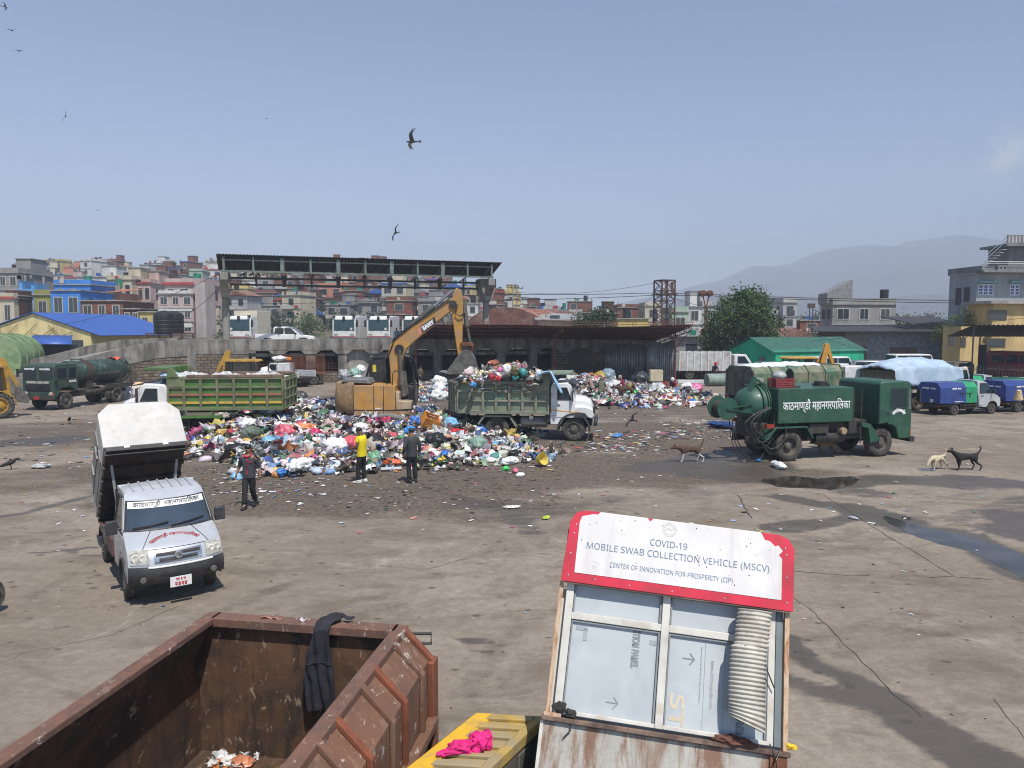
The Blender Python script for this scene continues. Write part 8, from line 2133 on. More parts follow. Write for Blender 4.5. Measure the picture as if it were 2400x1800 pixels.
# houses
def wallm(nm,c,**k):return mat('wall '+nm,c,.9,var=.12,scale=.5,dirt=tuple(x*.55 for x in c),damt=.6,dscale=.7,streak=True,**k)
BRICKH=brick_mat('house brick','#8a5240','#74402f','#6f5d50',.9,.30,.03,.4,bump=.2,dirt=(.09,.06,.05),damt=.5,dscale=.25)
WALLS={'brick':BRICKH,'cream':wallm('cream',(.52,.46,.34)),'white':wallm('white',(.60,.59,.57)),'pale pink':wallm('pink',(.52,.36,.32)),'grey concrete':wallm('grey',(.27,.26,.25)),'pale blue':wallm('pale blue',(.36,.45,.54)),'yellow':wallm('yellow',(.58,.46,.15)),'salmon orange':wallm('salmon',(.52,.21,.12)),'pale grey':wallm('pale grey',(.42,.41,.40)),'pale green':wallm('pale green',(.34,.44,.34)),'bright blue':wallm('bright blue',(.05,.22,.62)),'sky blue':wallm('sky blue',(.10,.32,.62)),'olive green':wallm('olive',(.26,.25,.06)),'dark brick':brick_mat('dark house brick','#5d3a30','#4a2d25','#4d423a',.9,.30,.03,.4,bump=.2)}
WIN=mat('house window glass',(.035,.045,.055),.15);FRM=mat('house window frame',(.45,.42,.38),.7);SLAB=mat('slab concrete',(.33,.31,.28),.9,var=.2,dirt=(.13,.12,.11),damt=.6,dscale=1)
RTIN=mat('rusty roof tin',(.20,.085,.055),.75,var=.3,scale=1.2,dirt=(.34,.28,.24),damt=.5,dscale=.8);BTIN=mat('blue roof tin',(.035,.10,.36),.5,var=.1);RTRIM=mat('red trim',(.36,.05,.05),.7);GREYTIN=mat('grey roof tin',(.22,.22,.22),.6,var=.25);TANKM=mat('black water tank',(.016,.016,.018),.5);GTANK=mat('green water tank',(.02,.20,.11),.5)
def house(label,x0,x1,ytop,Y,wall,base=None,floors=None,depth=8,rz=0.0,roof='flat',win=None,tank=None,trim=None,stair=None,balcony=False,group='houses on the hillside',cat='house',name='house',near=False,wcol=None,side=True):
 """x0, x1, ytop: its front in pixels at depth Y"""
 a,b=P(x0,ytop,Y),P(x1,ytop,Y);w_=b.x-a.x
 zb=hz(a.x,Y)-.6 if base is None else base
 hgt=a.z-zb
 t=thing(name,label,cat,((a.x+b.x)/2,Y,zb),rz,group)
 floors=floors or max(1,round(hgt/2.9));fh=hgt/floors
 W=w_/2
 mats=[WALLS[wall]if isinstance(wall,str)else wall,WIN,FRM,SLAB,RTRIM,BTIN,GTANK]
 mb=MB().box((-W,0,0),(W,depth,hgt),0)
 r_=random.Random(int(x0*7+ytop*13))
 winb=[]
 for f in range(floors):
  z0=f*fh+fh*.28;z1=f*fh+fh*.78
  n=win or max(1,int(w_/2.6))
  for k in range(n):
   if r_.random()<.10 and not near:continue
   xc=-W+w_*(k+.5)/n;ww=min(1.5,w_/n*.55)*r_.uniform(.75,1.1)
   winb.append((xc-ww/2,xc+ww/2,z0,z1))
  if f>0:mb.box((-W-.12,-.14,f*fh-.1),(W+.12,0,f*fh+.08),3)
  if balcony and f>0 and f%1==0:
   mb.box((-W*.9,-1.1,f*fh-.12),(W*.2,-.14,f*fh),3);mb.box((-W*.9,-1.1,f*fh),(W*.2,-1.0,f*fh+.8),2)
  for k in range(2 if side else 0):
   yc=depth*(.3+.4*k)
   for s in(-1,1):mb.box((s*W-.03,yc-.5,z0),(s*W+.03,yc+.5,z1),1)
 for(xa,xb,z0,z1)in winb:
  if not near:
   mb.box((xa-.09,-.04,z0-.09),(xb+.09,-.001,z1+.09),2);mb.box((xa,-.06,z0),(xb,-.02,z1),1)
 if roof=='flat':
  mb.box((-W-.2,-.2,hgt),(W+.2,depth+.2,hgt+.16),3)
  if r_.random()<.7:
   for bx in((-W,.0,W,.15),(-W,depth-.15,W,depth),(-W,.15,-W+.15,depth-.15),(W-.15,.15,W,depth-.15)):mb.box((bx[0],bx[1],hgt+.16),(bx[2],bx[3],hgt+.85),0)
  if stair or(stair is None and r_.random()<.55):
   sx=r_.uniform(-W*.6,W*.2);sw_=min(3,W);mb.box((sx,depth*.35,hgt+.16),(sx+sw_,depth*.8,hgt+2.5),0);mb.box((sx-.15,depth*.35-.15,hgt+2.5),(sx+sw_+.15,depth*.8+.15,hgt+2.62),3)
 if not near:
  for k in range(r_.randint(1,5)):
   xx=r_.uniform(-W,W-.8);zz=r_.choice([hgt+.25,hgt+.25]+[f*fh+.2 for f in range(1,floors)]);mb.box((xx,-.24,zz),(xx+r_.uniform(.4,1.3),-.21,zz+r_.uniform(.4,.8)),r_.choice([2,2,4,5,6,1]))
  for k in range(r_.randint(0,3)):
   xx,yy_=r_.uniform(-W,W),r_.uniform(0,depth);mb.box((xx-.12,yy_-.12,hgt),(xx+.12,yy_+.12,hgt+r_.uniform(.9,1.6)),3)
 mb.build('wall',mats,t,smooth=0)
 if near:
  for(xa,xb,z0,z1)in winb:
   f_=MB().box((xa-.1,-.06,z0-.1),(xb+.1,-.001,z1+.1)).build('window',FRM if wcol is None else wcol,t)
   g=MB()
   nn_=2 if xb-xa<1.8 else 3
   for i in range(nn_):g.box((xa+(xb-xa)*i/nn_+.03,-.075,z0),(xa+(xb-xa)*(i+1)/nn_-.03,-.05,z1))
   g.build('pane',WIN,f_)
 if roof=='tin':
  MB().prism([(-W-.4,hgt),(W+.4,hgt),(W+.4,hgt+.1),(0,hgt+1.3),(-W-.4,hgt+.1)],-.4,depth+.4).build('roof',trim or RTIN,t,smooth=0)
 if roof=='shed':MB().prism([(-.6,hgt+.05),(depth+.3,hgt+.9),(depth+.3,hgt+1.0),(-.6,hgt+.15)],-W-.4,W+.4,'x').build('roof',trim or GREYTIN,t,smooth=0)
 if trim and roof=='flat':MB().box((-W-.22,-.24,hgt-.05),(W+.22,-.20,hgt+.3)).build('fascia',trim,t)
 if tank or(tank is None and r_.random()<.55):
  tx=r_.uniform(-W*.5,W*.5);m_=tank if tank and not isinstance(tank,bool)else(TANKM if r_.random()<.8 else GTANK)
  MB().cyl((tx,depth*.5,hgt+(.16 if roof=='flat' else 1.0)),(tx,depth*.5,hgt+1.5+(.2 if roof=='flat' else 1.0)),.55,n=12).build('water_tank',m_,t,smooth=50)
 return t
 # ---- the hillside, row behind row, seen between ramp and canopy
HR=random.Random(21)
rows_=[(338,-20,1180),(312,-20,1240),(288,-20,1270),(264,150,1300),(242,200,1320),(220,220,1340),(200,280,1340),(184,320,1180),(170,380,1080)]
keys=['brick']*22+['cream']*12+['white']*9+['pale pink']*7+['grey concrete']*14+['pale grey']*7+['pale blue']*2+['yellow']*4+['salmon orange']*5+['pale green']*2+['dark brick']*9
REG=[(340,'over the yellow hall'),(470,'beside the pink apartment block'),(560,'by the left canopy post'),(640,'above the leftmost white truck'),(730,'above the white pickup'),(830,'left of the middle white trucks'),(930,'above the middle white trucks'),(1010,'behind the excavator boom'),(1090,'behind the excavator arm'),(1180,'by the right canopy post'),(9999,'above the rusty curved roof')]
HT=['on the skyline','just under the skyline','high on the slope','upper mid slope','mid slope','lower mid slope','low on the slope','at the foot of the slope']
nlab={}
for ri,(Y,xa,xb)in enumerate(rows_):
 x=xa+HR.uniform(0,20)
 while x<xb:
  Yj=Y+HR.uniform(-7,7);wm=HR.uniform(3.8,7.0);w_=wm*F/Yj;fl=HR.choice([1,2,2,2,3,3,4])
  gx=P(x,700,Yj).x;zt_=hz(gx,Yj)+fl*2.75;yt=770-(zt_-H)*F/Yj
  c=HR.choice(keys)
  rf_=HR.choices(['flat','tin','shed'],[.74,.13,.13])[0];tr=HR.choice([None,None,None,None,RTRIM,BTIN])if rf_=='flat' else HR.choice([RTIN,GREYTIN,BTIN]);bal=HR.random()<.35
  feat={'flat':'flat-roofed','tin':'gabled','shed':'tin-roofed'}[rf_]
  ext=' with red roof edge' if tr is RTRIM else ' with blue roof' if tr is BTIN else ' with balconies' if bal else ''
  reg=next(r for q_,r in REG if x<q_)
  lb='%s %s-floor %s%s, %s %s'%(c,'one two three four'.split()[fl-1],feat+' house',ext,HT[min(7,ri*8//11)],reg)
  lb=' '.join(lb.split()[:16])
  house(lb,x,x+w_,yt,Yj,c,floors=fl,roof=rf_,trim=tr,balcony=bal,rz=HR.uniform(-.35,.35),depth=HR.uniform(6,8),side=False)
  x+=w_*HR.uniform(.80,1.15)
  # ---- houses one can tell apart at the left
PW_=wallm('rose',(.50,.37,.34));
house('sky blue house with outside stair on its roof terrace',40,80,690,112,'sky blue',base=1.5,floors=2,near=True,depth=9,win=2,stair=False,tank=False)
house('olive green house with red curtained window between two blue houses',80,118,692,111,'olive green',base=1.5,floors=2,near=True,depth=9,win=1,stair=False,tank=False,balcony=True)
house('bright blue two storey house with balconies behind the yellow hall',118,188,682,110,'bright blue',base=1.5,floors=2,near=True,depth=9,win=2,stair=False,tank=False,balcony=True)
house('bright blue roof terrace block at the back of the bright blue house',126,212,668,120,'bright blue',base=2,floors=3,near=False,depth=8,win=3,stair=False)
for k,(xa,xb,yt)in enumerate(((44,52,658),(72,80,664))):
 house(('sky blue stair tower left on the roof terrace','sky blue stair tower right on the roof terrace')[k],xa,xb,yt,112.5,'sky blue',base=6.5,floors=1,depth=3,win=1,stair=False,tank=False,roof='none')
house('three storey raw brick house with open concrete floors right of the blue houses',188,288,706,104,'brick',base=.5,floors=3,near=True,depth=9,win=3,balcony=True,stair=False,tank=False)
house('tall plain brick house with small windows beside the yellow house',288,327,725,102,'dark brick',base=.5,floors=3,near=True,depth=8,win=2,stair=False,tank=False)
house('small yellow house in front of the pink apartment block',327,377,732,98,'yellow',base=.5,floors=2,near=True,depth=7,win=2,stair=False,tank=False)
ap=house('pink and white five storey apartment block with strip windows',370,452,690,100,PW_,base=.3,floors=5,near=True,depth=7,win=3,stair=False,tank=False,group=None,cat='apartment block')
house('top floor block of the pink apartment building under a red-edged roof',385,478,667,103,PW_,base=8,floors=1,near=True,depth=6,win=3,stair=False,tank=GTANK,trim=RTRIM,group=None)
MB().box((2.6,.05,0),(4.0,3.4,10.6)).build('side_wing',wallm('beige side',(.42,.37,.35)),ap)
for k in range(4):MB().box((-2.3,-.10,2.2*k+2.35),(2.2,-.02,2.2*k+2.9)).build('white_band',WALLS['white'],ap)
house('grey house with dark top cut off by the left edge',-30,42,640,118,'grey concrete',base=3,floors=4,near=True,depth=9,win=3,tank=True)
house('cream and red house low at the left edge',-30,32,700,108,'cream',base=.5,floors=2,near=True,depth=8,win=2,trim=RTRIM,stair=False)
house('small raw brick house at the left edge beside the sky blue house',12,44,694,109,'dark brick',base=.5,floors=2,depth=8,win=1,stair=False,tank=False)
house('long white house on the skyline behind the blue houses',180,262,650,150,'white',floors=3,depth=9,win=5,tank=True)
house('cream house with grey side wall on the skyline left of the pink block',250,308,656,140,'cream',floors=3,depth=9,win=3)
house('pink and white house with checked roof edge on the skyline',305,352,664,142,'pale pink',floors=3,depth=9,win=3,trim=RTRIM,balcony=True)
house('house with orange tin roof left of the brick houses',226,275,686,125,'salmon orange',floors=2,depth=8,win=2,roof='shed',trim=mat('orange tin',(.45,.16,.07),.7))
# ---- yellow hall with the blue roof
HW=wallm('hall yellow',(.66,.55,.27))
yh=thing('yellow_hall','pale yellow hall with long bright blue tin roof behind the ramp','hall',P(80,800,76),-.10)
s_=76/F;zr,ze=P(80,735,76).z,P(222,781,76).z
hw2=(222-80)*s_
MB().prism([(-hw2,0),(hw2,0),(hw2,ze),(0,zr),(-hw2,ze)],0,14).build('wall',HW,yh)
for v in yh.children:v.location=(0,0,-yh.location.z)
zo=-yh.location.z
for s in(1,-1):MB().add([(s*-.1 if s<0 else 0,-.2,zr+.12+zo),(s*(hw2+1.2),-.2,ze-.25+zo),(s*(hw2+1.2),16,ze-.25+zo),(0,16,zr+.12+zo)],[(0,1,2,3)]).build('roof',BTIN,yh,solid=.06,smooth=0)
for k in range(5):
 x0=-hw2+.6+k*(2*hw2-.6)/5;MB().box((x0,-.05,ze-1.9+zo),(x0+1.5,.05,ze-.7+zo)).build('window',WIN,yh);
mb=MB()
for k in range(5):mb.tube([(-hw2+2*k,-.12,ze+.2+.6*math.sin(k*2)+zo),(-hw2+2*k+1.2,-.14,ze-.3+zo),(-hw2+2*k+2.6,-.12,ze+.5+.5*math.sin(k)+zo)],.025,5)
mb.build('wall_cable',BLACK,yh)
lt_=thing('lean_to','small blue tin lean-to roof between the green dome and the ramp','lean-to',P(120,806,66),.25)
MB().add([(-2.0,0,0),(1.8,-.6,-.05),(1.0,2.5,.7),(-2.2,2.5,.75)],[(0,1,2,3)]).build('roof',BTIN,lt_,solid=.06)
MB().box((-1.8,.3,-2.2),(1.4,2.3,-.1)).build('wall',mat('dark wall',(.05,.05,.05),.9),lt_)
qd=thing('green_dome','mossy green half-round tarpaulin roof at the left edge','shelter',P(22,838,62),.35)
MB().lathe([(-4.5,.01),(-4.5,1.95),(3.0,1.95),(3.05,.01)],40,'y').build('cover',mat('mossy green cover',(.16,.24,.11),.85,var=.25,dirt=(.30,.36,.22),damt=.5,dscale=.8),qd,smooth=50)
for y in(-3,-1,1):MB().lathe([(y,1.96),(y,2.03),(y+.1,2.03),(y+.1,1.96)],40,'y').build('hoop',MATS['mossy green cover'],qd)
for k,px in enumerate((386,408)):
 tk_=tag(MB().lathe([(0,.001),(0,1.15),(.4,1.2),(.45,1.14),(.8,1.2),(.85,1.14),(1.2,1.2),(1.25,1.14),(1.6,1.2),(1.9,1.1),(2.15,.45),(2.2,.001)],28,'z').build('water_tank',TANKM,smooth=40),('big black water tank on a rusty stand above the ramp, left of two','big black water tank on a rusty stand above the ramp, right of two')[k],'water tank',None)
 tk_.location=P(px,781,70+k*1.5);tk_.scale=(.78,.78,.98)
ts=thing('tank_stand','rusty steel stand under the two black water tanks','stand',P(394,795,70.5))
mb=MB()
for x in(-1.6,-.5,.5,1.6):
 for y in(-.8,1.8):mb.beam((x,y,-1.2),(x,y,.5),.09)
for z in(.52,.1):
 for y in(-.8,1.8):mb.beam((-1.8,y,z),(1.8,y,z),.09)
for k in range(6):mb.beam((-1.7+k*.68,-.8,.54),(-1.7+k*.68,1.8,.54),.08)
mb.build('frame',RUSTM,ts)
# ---- middle: curved rusty hall, tower, houses toward the right
qh=thing('curved_hall','long hall with half-round rusty tin roof and blue end wall','hall',P(1290,770,98),0)
zq=P(1290,724,98).z-qh.location.z
rv=5.4
mb=MB();n=28;vs=[];fs=[]
ax0,ax1=P(1180,770,92)-qh.location,P(1300,770,104)-qh.location
dirv=Vector((ax1.x-ax0.x,ax1.y-ax0.y,0));nv=Vector((-dirv.y,dirv.x,0)).normalized()
for e in range(2):
 c=(ax0 if e==0 else ax1)
 for i in range(n+1):
  a=PI*i/n;p=c+nv*math.cos(a)*6.0;vs.append((p.x,p.y,-.6+math.sin(a)*(zq+.6)))
fs=[(i,i+1,n+2+i,n+1+i)for i in range(n)]
mb.add(vs,fs).build('roof',mat('rusty curved tin',(.20,.075,.05),.7,.1,var=.4,scale=.9,dirt=(.42,.36,.33),damt=.6,dscale=.7,thr=.52),qh,smooth=60,solid=.08)
MB().add([vs[n+1+i]for i in range(n+1)],[tuple(range(n+1))]).build('end_wall',wallm('hall blue',(.10,.28,.55)),qh)
MB().add([vs[i]for i in range(n+1)],[tuple(range(n+1))]).build('end_wall',RTIN,qh)
house('low annexe with grey and rust tin roof in front of the curved hall',1262,1366,752,88,'cream',base=0,floors=1,depth=6,win=2,roof='shed',trim=mat('grey rust tin',(.33,.35,.36),.6,.2,var=.2,dirt=(.22,.09,.06),damt=.8,dscale=.5),tank=False,group=None)
tw=thing('lattice_tower','rusty square lattice tower standing behind the shed','tower',P(1556,770,92),.35)
zt_,zm_=P(1556,658,92).z-tw.location.z,P(1556,690,92).z-tw.location.z
mb=MB();r_=.92
cs=[(-r_,-r_),(r_,-r_),(r_,r_),(-r_,r_)]
for x,y in cs:mb.beam((x,y,-5),(x,y,zt_),.14)
for k in range(9):
 z=-4+(zt_+4)*k/8
 for i in range(4):
  a,b=cs[i],cs[(i+1)%4];mb.beam((*a,z),(*b,z),.09)
  if k<8:z2=-4+(zt_+4)*(k+1)/8;mb.beam((*a,z),(*b,z2),.06);mb.beam((*b,z),(*a,z2),.06)
mb.box((-1.15,-1.15,zm_-.1),(1.15,1.15,zm_+.06));mb.box((-.5,-.95,zm_+.4),(-.1,-.90,zt_-.3));mb.box((.3,-.95,zm_+.2),(.7,-.90,zt_-.2));mb.box((-.95,-.95,zt_),(.95,.95,zt_+.1))
mb.build('frame',mat('rusty lattice',(.085,.04,.03),.85,var=.4,dirt=(.16,.08,.05)),tw)
for a in(('pale yellow and green house behind the lattice tower',1575,1614,732,110,'pale green',2),('white blank-walled house right of the lattice tower',1612,1645,720,112,'white',3),('white house with open frame beside the big tree',1646,1672,718,118,'pale grey',3),('cream roof pavilion house left of the lattice tower',1512,1552,718,150,'cream',3),('red brick houses with flag left of the lattice tower',1448,1500,722,160,'brick',3),('low yellow house under a red roof left of the tower',1448,1520,748,105,'yellow',1),('white houses on the flat skyline by the twin power poles',1165,1202,702,190,'white',4),('white low house right of the twin power poles',1206,1240,722,200,'white',3),('grey house row behind the curved hall',1258,1312,726,170,'pale grey',2),('brown house behind the green tree',1400,1450,735,150,'dark brick',2),('small grey house over the shed roof at the boom',980,1050,708,150,'grey concrete',4),('brick house with tanks over the excavator boom',905,965,706,145,'brick',4),('white panel house behind the excavator arm',1095,1120,712,140,'white',4)):
 house(a[0],a[1],a[2],a[3],a[4],a[5],base=0,floors=a[6],depth=8,near=a[4]<125)
 # ---- green house and the walls behind it
gh=thing('green_house','bright green single storey house with dark green tin roof','house')
ga,gb,gc_=P(1727,870,72),P(1817,870,69.5),P(2024,870,75)
GWL=wallm('house green',(.02,.42,.22));GRF=mat('dark green roof tin',(.035,.115,.085),.55,.1,var=.15,dirt=(.06,.15,.12),damt=.5,dscale=1.2)
gh.location=(gb.x,gb.y,0);fx=Vector((gc_.x-gb.x,gc_.y-gb.y,0));FL=fx.length;gh.rotation_euler=(0,0,math.atan2(fx.y,fx.x))
GZE,GZR,GWD=P(1817,825,69.5).z,P(1766,793,72).z,6.2
MB().prism([(0,0),(GWD,0),(GWD,GZE),(GWD/2,GZR),(0,GZE)],0,FL,'x').build('wall',GWL,gh)
for v in gh.children:pass
for(y0,z0),(y1,z1)in(((-.14,GZE-.05),(GWD/2,GZR+.1)),((GWD+.14,GZE-.05),(GWD/2,GZR+.1))):
 corr(lambda u,v:(-.4+u*(FL+.9),y0+(y1-y0)*v,z0+(z1-z0)*v),180,1,.03,.3,FL).build('roof',GRF,gh,smooth=50)
for u_,w_ in((2.0,.8),(4.1,.8)):
 MB().box((-.05,GWD-u_-w_,.3 if u_>3 else .05),(.02,GWD-u_,2.0)).build('door' if u_<3 else 'window',mat('grey door',(.12,.15,.16),.6),gh)
MB().box((0,-.03,0),(FL,.0,.95)).build('dado',wallm('mint',(.16,.55,.38)),gh)
dw=thing('tin_wall_shed','long low dark shed of tin and plank patches behind the green house','shed',(0,0,0))
a0,a1=P(1915,860,86),P(2215,860,82);zt0=P(1915,777,86).z
dw.location=(a0.x,a0.y,0);dv=Vector((a1.x-a0.x,a1.y-a0.y,0));DLn=dv.length;dw.rotation_euler=(0,0,math.atan2(dv.y,dv.x))
PATCH=[mat('grey plank',(.20,.19,.175),.9,var=.3,dirt=(.12,.1,.09)),mat('blue grey tin',(.17,.19,.21),.7,var=.3),mat('brown plank',(.11,.075,.06),.9,var=.3),BRICKH]
k=0;x=0
while x<DLn-.5:
 w_=HR.uniform(1.4,3.0);z=0
 for z0,z1 in((0,1.4),(1.4,2.6),(2.6,zt0)):MB().box((x,HR.uniform(0,.04),z0),(min(DLn,x+w_),.2,z1)).build('wall_patch',PATCH[3]if z0==0 and x>DLn*.4 else HR.choice(PATCH[:3]),dw)
 x+=w_
MB().prism([(-1.2,zt0-.05),(4,zt0+.5),(4,zt0+.6),(-1.2,zt0+.05)],-.5,DLn+.3,'x').build('roof',mat('dark tin roof',(.035,.035,.038),.7,var=.3),dw)
house('grey concrete house with tank tower and grey tin stair cover on its roof',1952,2100,714,100,'grey concrete',base=0,floors=3,depth=4,near=True,win=3,stair=False,tank=False,group=None)
MB().prism([(0,0),(3.4,0),(3.4,3.2),(0,1.4)],0,3).build('stair_cover',GREYTIN,bpy.data.objects[[o.name for o in S.objects if o.get('label','').startswith('grey concrete house with tank tower')][0]]).location=(-4.6,1,8.1)
wtk=tag(MB().cyl((0,0,0),(0,0,1.35),.55,n=18).cyl((-.4,-.4,-1.2),(-.4,-.4,0),.05).cyl((.4,-.4,-1.2),(.4,-.4,0),.05).cyl((.4,.4,-1.2),(.4,.4,0),.05).cyl((-.4,.4,-1.2),(-.4,.4,0),.05).build('water_tank',TANKM,smooth=40),'black water tank on legs on top of the grey concrete house','water tank');wtk.location=P(2072,702,102)
house('unfinished grey concrete tower house with open stair window holes',1836,1868,710,125,'pale grey',base=0,floors=4,depth=8,near=False,win=1,stair=False,tank=False,group=None)
house('lower grey wing of the unfinished tower house',1800,1836,738,126,'grey concrete',base=0,floors=3,depth=8,win=2,stair=False,tank=False,group=None)
house('rusty tin roofed low house left of the dark shed',1815,1900,792,92,'grey concrete',base=0,floors=1,depth=7,win=2,roof='tin',tank=False,group=None)
house('brick wall house below the twin antenna masts',1876,1930,752,128,'brick',base=0,floors=3,depth=8,win=1,stair=False,tank=False,group=None)
for k in range(26):
 x=1858+k*11.5+HR.uniform(-4,4);c=HR.choice(['white','pale grey','brick','cream','pale pink'])
 if x>1950 and HR.random()<.3:continue
 house('%s house, number %s in the far flat town strip'%(c,'first second third fourth fifth sixth seventh eighth ninth tenth eleventh twelfth thirteenth fourteenth fifteenth sixteenth seventeenth eighteenth nineteenth twentieth 21st 22nd 23rd 24th 25th 26th'.split()[k]),x,x+HR.uniform(8,14),752+HR.uniform(-10,8),HR.uniform(330,420),c,base=0,floors=3,depth=10,win=2,group='far houses on the plain',side=False)
for k,px in enumerate((1896,1904)):
 tag(MB().cyl((0,0,-8),(0,0,3.4),.07,n=6).box((-.25,-.2,3.0),(.25,.2,3.7)).build('antenna_mast',mat('mast steel',(.10,.06,.05),.8)),('left of two thin masts with a box on top','right of two thin masts with a box on top')[k],'mast').location=P(px,770,110)
 # ---- big grey house at the right edge with the yellow house below it
GRB=wallm('dark grey render',(.19,.195,.20));LGB=wallm('blue grey render',(.30,.325,.34))
bh=thing('balcony_house','grey three storey house with balustrade balconies and blue windows at the right edge','house')
Yb=78;k_=Yb/F
def B(px,py):p=P(px,py,Yb);return p.x,p.z
x0,z0=B(2288,700);x1=B(2480,700)[0];zs=B(2242,640)[1]
bh.location=(x0,Yb,0);bh.rotation_euler=(0,0,.10);Wb=x1-x0
MB().box((0,0,0),(Wb,4.2,zs)).build('wall',LGB,bh)
for ya in(1.0,2.3):MB().box((-.05,ya,zs-3.2),(.0,ya+.8,zs-1.4)).build('window',WIN,bh)
zt1=B(2242,624)[1]
bal=MB().box((-.25,-1.3,zs),(Wb,-.0,zs+.22));bal.box((1.2,-1.3,zs+.22),(Wb,-1.2,zs+.34));bal.box((1.2,-1.32,zt1-.14),(Wb,-1.18,zt1));bal.box((-.25,-.9,zs+.22),(1.2,-.8,zt1));bal.box((-.25,-.9,zs),(-.15,4.2,zt1));bal.build('balcony',GRB,bh)
mb=MB()
for k in range(24):mb.box((1.3+k*.42,-1.29,zs+.34),(1.5+k*.42,-1.21,zt1-.14))
mb.build('baluster',GRB,bh);kind(bh.children[-1],'stuff')if False else None
MB().tube([(.2,-1.1,zt1+.4),(Wb,-1.1,zt1+.4)],.03).tube([(.2,-1.1,zt1+.22),(Wb,-1.1,zt1+.22)],.03).build('hand_rail',WHITEP,bh)
zu=B(2370,575)[1];xu=B(2368,600)[0]-x0
MB().box((xu+.9,1,zs+.2),(Wb,4,zu)).build('upper_wall',GRB,bh);MB().box((xu,.2,zu),(Wb,4.2,zu+.25)).box((xu,.2,zu+.25),(Wb,.3,zu+1.15)).build('upper_balcony',GRB,bh)
mb=MB()
for k in range(12):mb.box((xu+.1+k*.4,.17,zu+.35),(xu+.28+k*.4,.2,zu+1.05))
mb.build('baluster',WALLS['pale grey'],bh)
mb=MB();
for k in range(8):mb.box((xu-2.6+k*.36,.6,zt1-.3+k*.30),(xu-2.2+k*.36,1.3,zt1-.24+k*.30))
mb.beam((xu-2.7,.6,zt1+.6),(xu+.2,.6,zt1+3.1),.04);mb.beam((xu-2.7,.6,zt1+.2),(xu+.2,.6,zt1+2.7),.04)
mb.build('outside_stair',CHROME,bh)
BWN=mat('white blue window frame',(.55,.56,.66),.5);BGL=glass_mat('blue window glass','#1c2f7a')
for pa,pb,n in((2292,2330,3),(2372,2396,2)):
 xa,xb=B(pa,680)[0]-x0,B(pb,680)[0]-x0;za,zb_=B(0,692)[1],B(0,666)[1]
 f_=MB().box((xa,-.08,za),(xb,-.001,zb_)).build('window',BWN,bh);g=MB()
 for i in range(n):
  for j in range(3):
   for h_ in range(2):
    ww=(xb-xa)/n;g.box((xa+ww*i+.10+h_*(ww-.16)/2,-.11,za+.1+j*(zb_-za-.15)/3),(xa+ww*i+.04+(h_+1)*(ww-.16)/2,-.07,za+.02+(j+1)*(zb_-za-.15)/3))
 g.build('pane',BGL,f_);MB().box((xa-.2,-.5,zb_+.1),(xb+.2,0,zb_+.3)).build('window_hood',mat('teal hood',(.16,.30,.32),.7),bh)
yb_=thing('yellow_house','sand yellow two storey house below the grey balcony house','house',(P(2258,850,74).x,74,0),.06)
SAND=wallm('sand',(.55,.40,.18));zy=P(2232,712,74).z;Wy=P(2480,712,74).x-yb_.location.x;xm=P(2330,712,74).x-yb_.location.x
MB().box((0,.6,0),(xm,3.4,P(0,765,74).z)).box((xm,0,0),(Wy,3.8,zy)).build('wall',SAND,yb_)
MB().box((xm-.6,-.6,zy),(Wy,3.9,zy+.3)).box((xm-.2,-.1,P(0,772,74).z),(Wy,0,P(0,764,74).z)).build('ledge',SLAB,yb_)
for pa,pb,ya,yb2 in((2352,2400,727,750),(2352,2400,793,814),(2266,2282,785,812),(2296,2310,790,814)):
 xa,xb=P(pa,0,74).x-yb_.location.x,P(pb,0,74).x-yb_.location.x;yo=0 if pa>2300 else .6
 f_=MB().box((xa,yo-.06,P(0,yb2,74).z),(xb,yo-.002,P(0,ya,74).z)).build('window',mat('brown frame',(.10,.07,.05),.7),yb_);g=MB().box((xa+.1,yo-.08,P(0,yb2,74).z+.08),(xb-.1,yo-.05,P(0,ya,74).z-.08));g.build('pane',WIN,f_)
house('grey terrace house with creepers between the concrete house and the balcony house',2135,2240,760,84,'grey concrete',base=0,floors=2,depth=6,near=True,win=2,stair=False,tank=False,group=None,roof='shed',trim=MATS['dark tin roof'])
bc=thing('black_canopy','black corrugated canopy on thin posts at the right edge','canopy',(P(2252,860,62).x,62,0),.04)
zc1,zc0=P(0,762,62).z,P(0,790,62).z
BLT=mat('black tin',(.018,.018,.02),.6,.2,var=.3)
corr(lambda u,v:(v*1.6+u*(9-v*1.6),-1.5+v*6.0,zc1-(zc1-zc0)*v),160,1,.05,.4,9).build('roof',BLT,bc,smooth=50)
for x,y in((0,-1.4),(4.3,4),(5.2,-1.2),(8.5,4)):MB().cyl((x,y,0),(x,y,zc0 if y>0 else zc1-.1),.06,n=8).build('post',BLACK,bc)
MB().cyl((2.6,1,0),(2.75,1.4,3.3),.42,.30,n=12).build('stump',mat('black bark',(.03,.025,.022),.95,bump=.5),bc)
fn=thing('picket_fence','black spiked iron railing on a green base below the canopy','fence',(P(2215,860,58).x,58,0),.05)
mb=MB()
for k in range(34):mb.beam((k*.26,0,0),(k*.26,0,1.75),.05);
mb.beam((0,0,1.5),(8.8,0,1.5),.05);mb.beam((0,0,.5),(8.8,0,.5),.05);mb.build('railing',BLACK,fn)
MB().box((0,-.2,0),(9,-.1,.9)).build('base_panel',BGREEN if False else mat('dark teal panel',(.015,.12,.085),.6),fn)
fn2=thing('picket_fence','black iron railing far behind the stone ramp wall and white lorry','fence',(P(1575,840,86).x,86,0),0)
mb=MB()
for k in range(30):mb.beam((k*.3,0,0),(k*.3,0,2.1),.06)
mb.beam((0,0,1.8),(9,0,1.8),.06);mb.build('railing',BLACK,fn2)
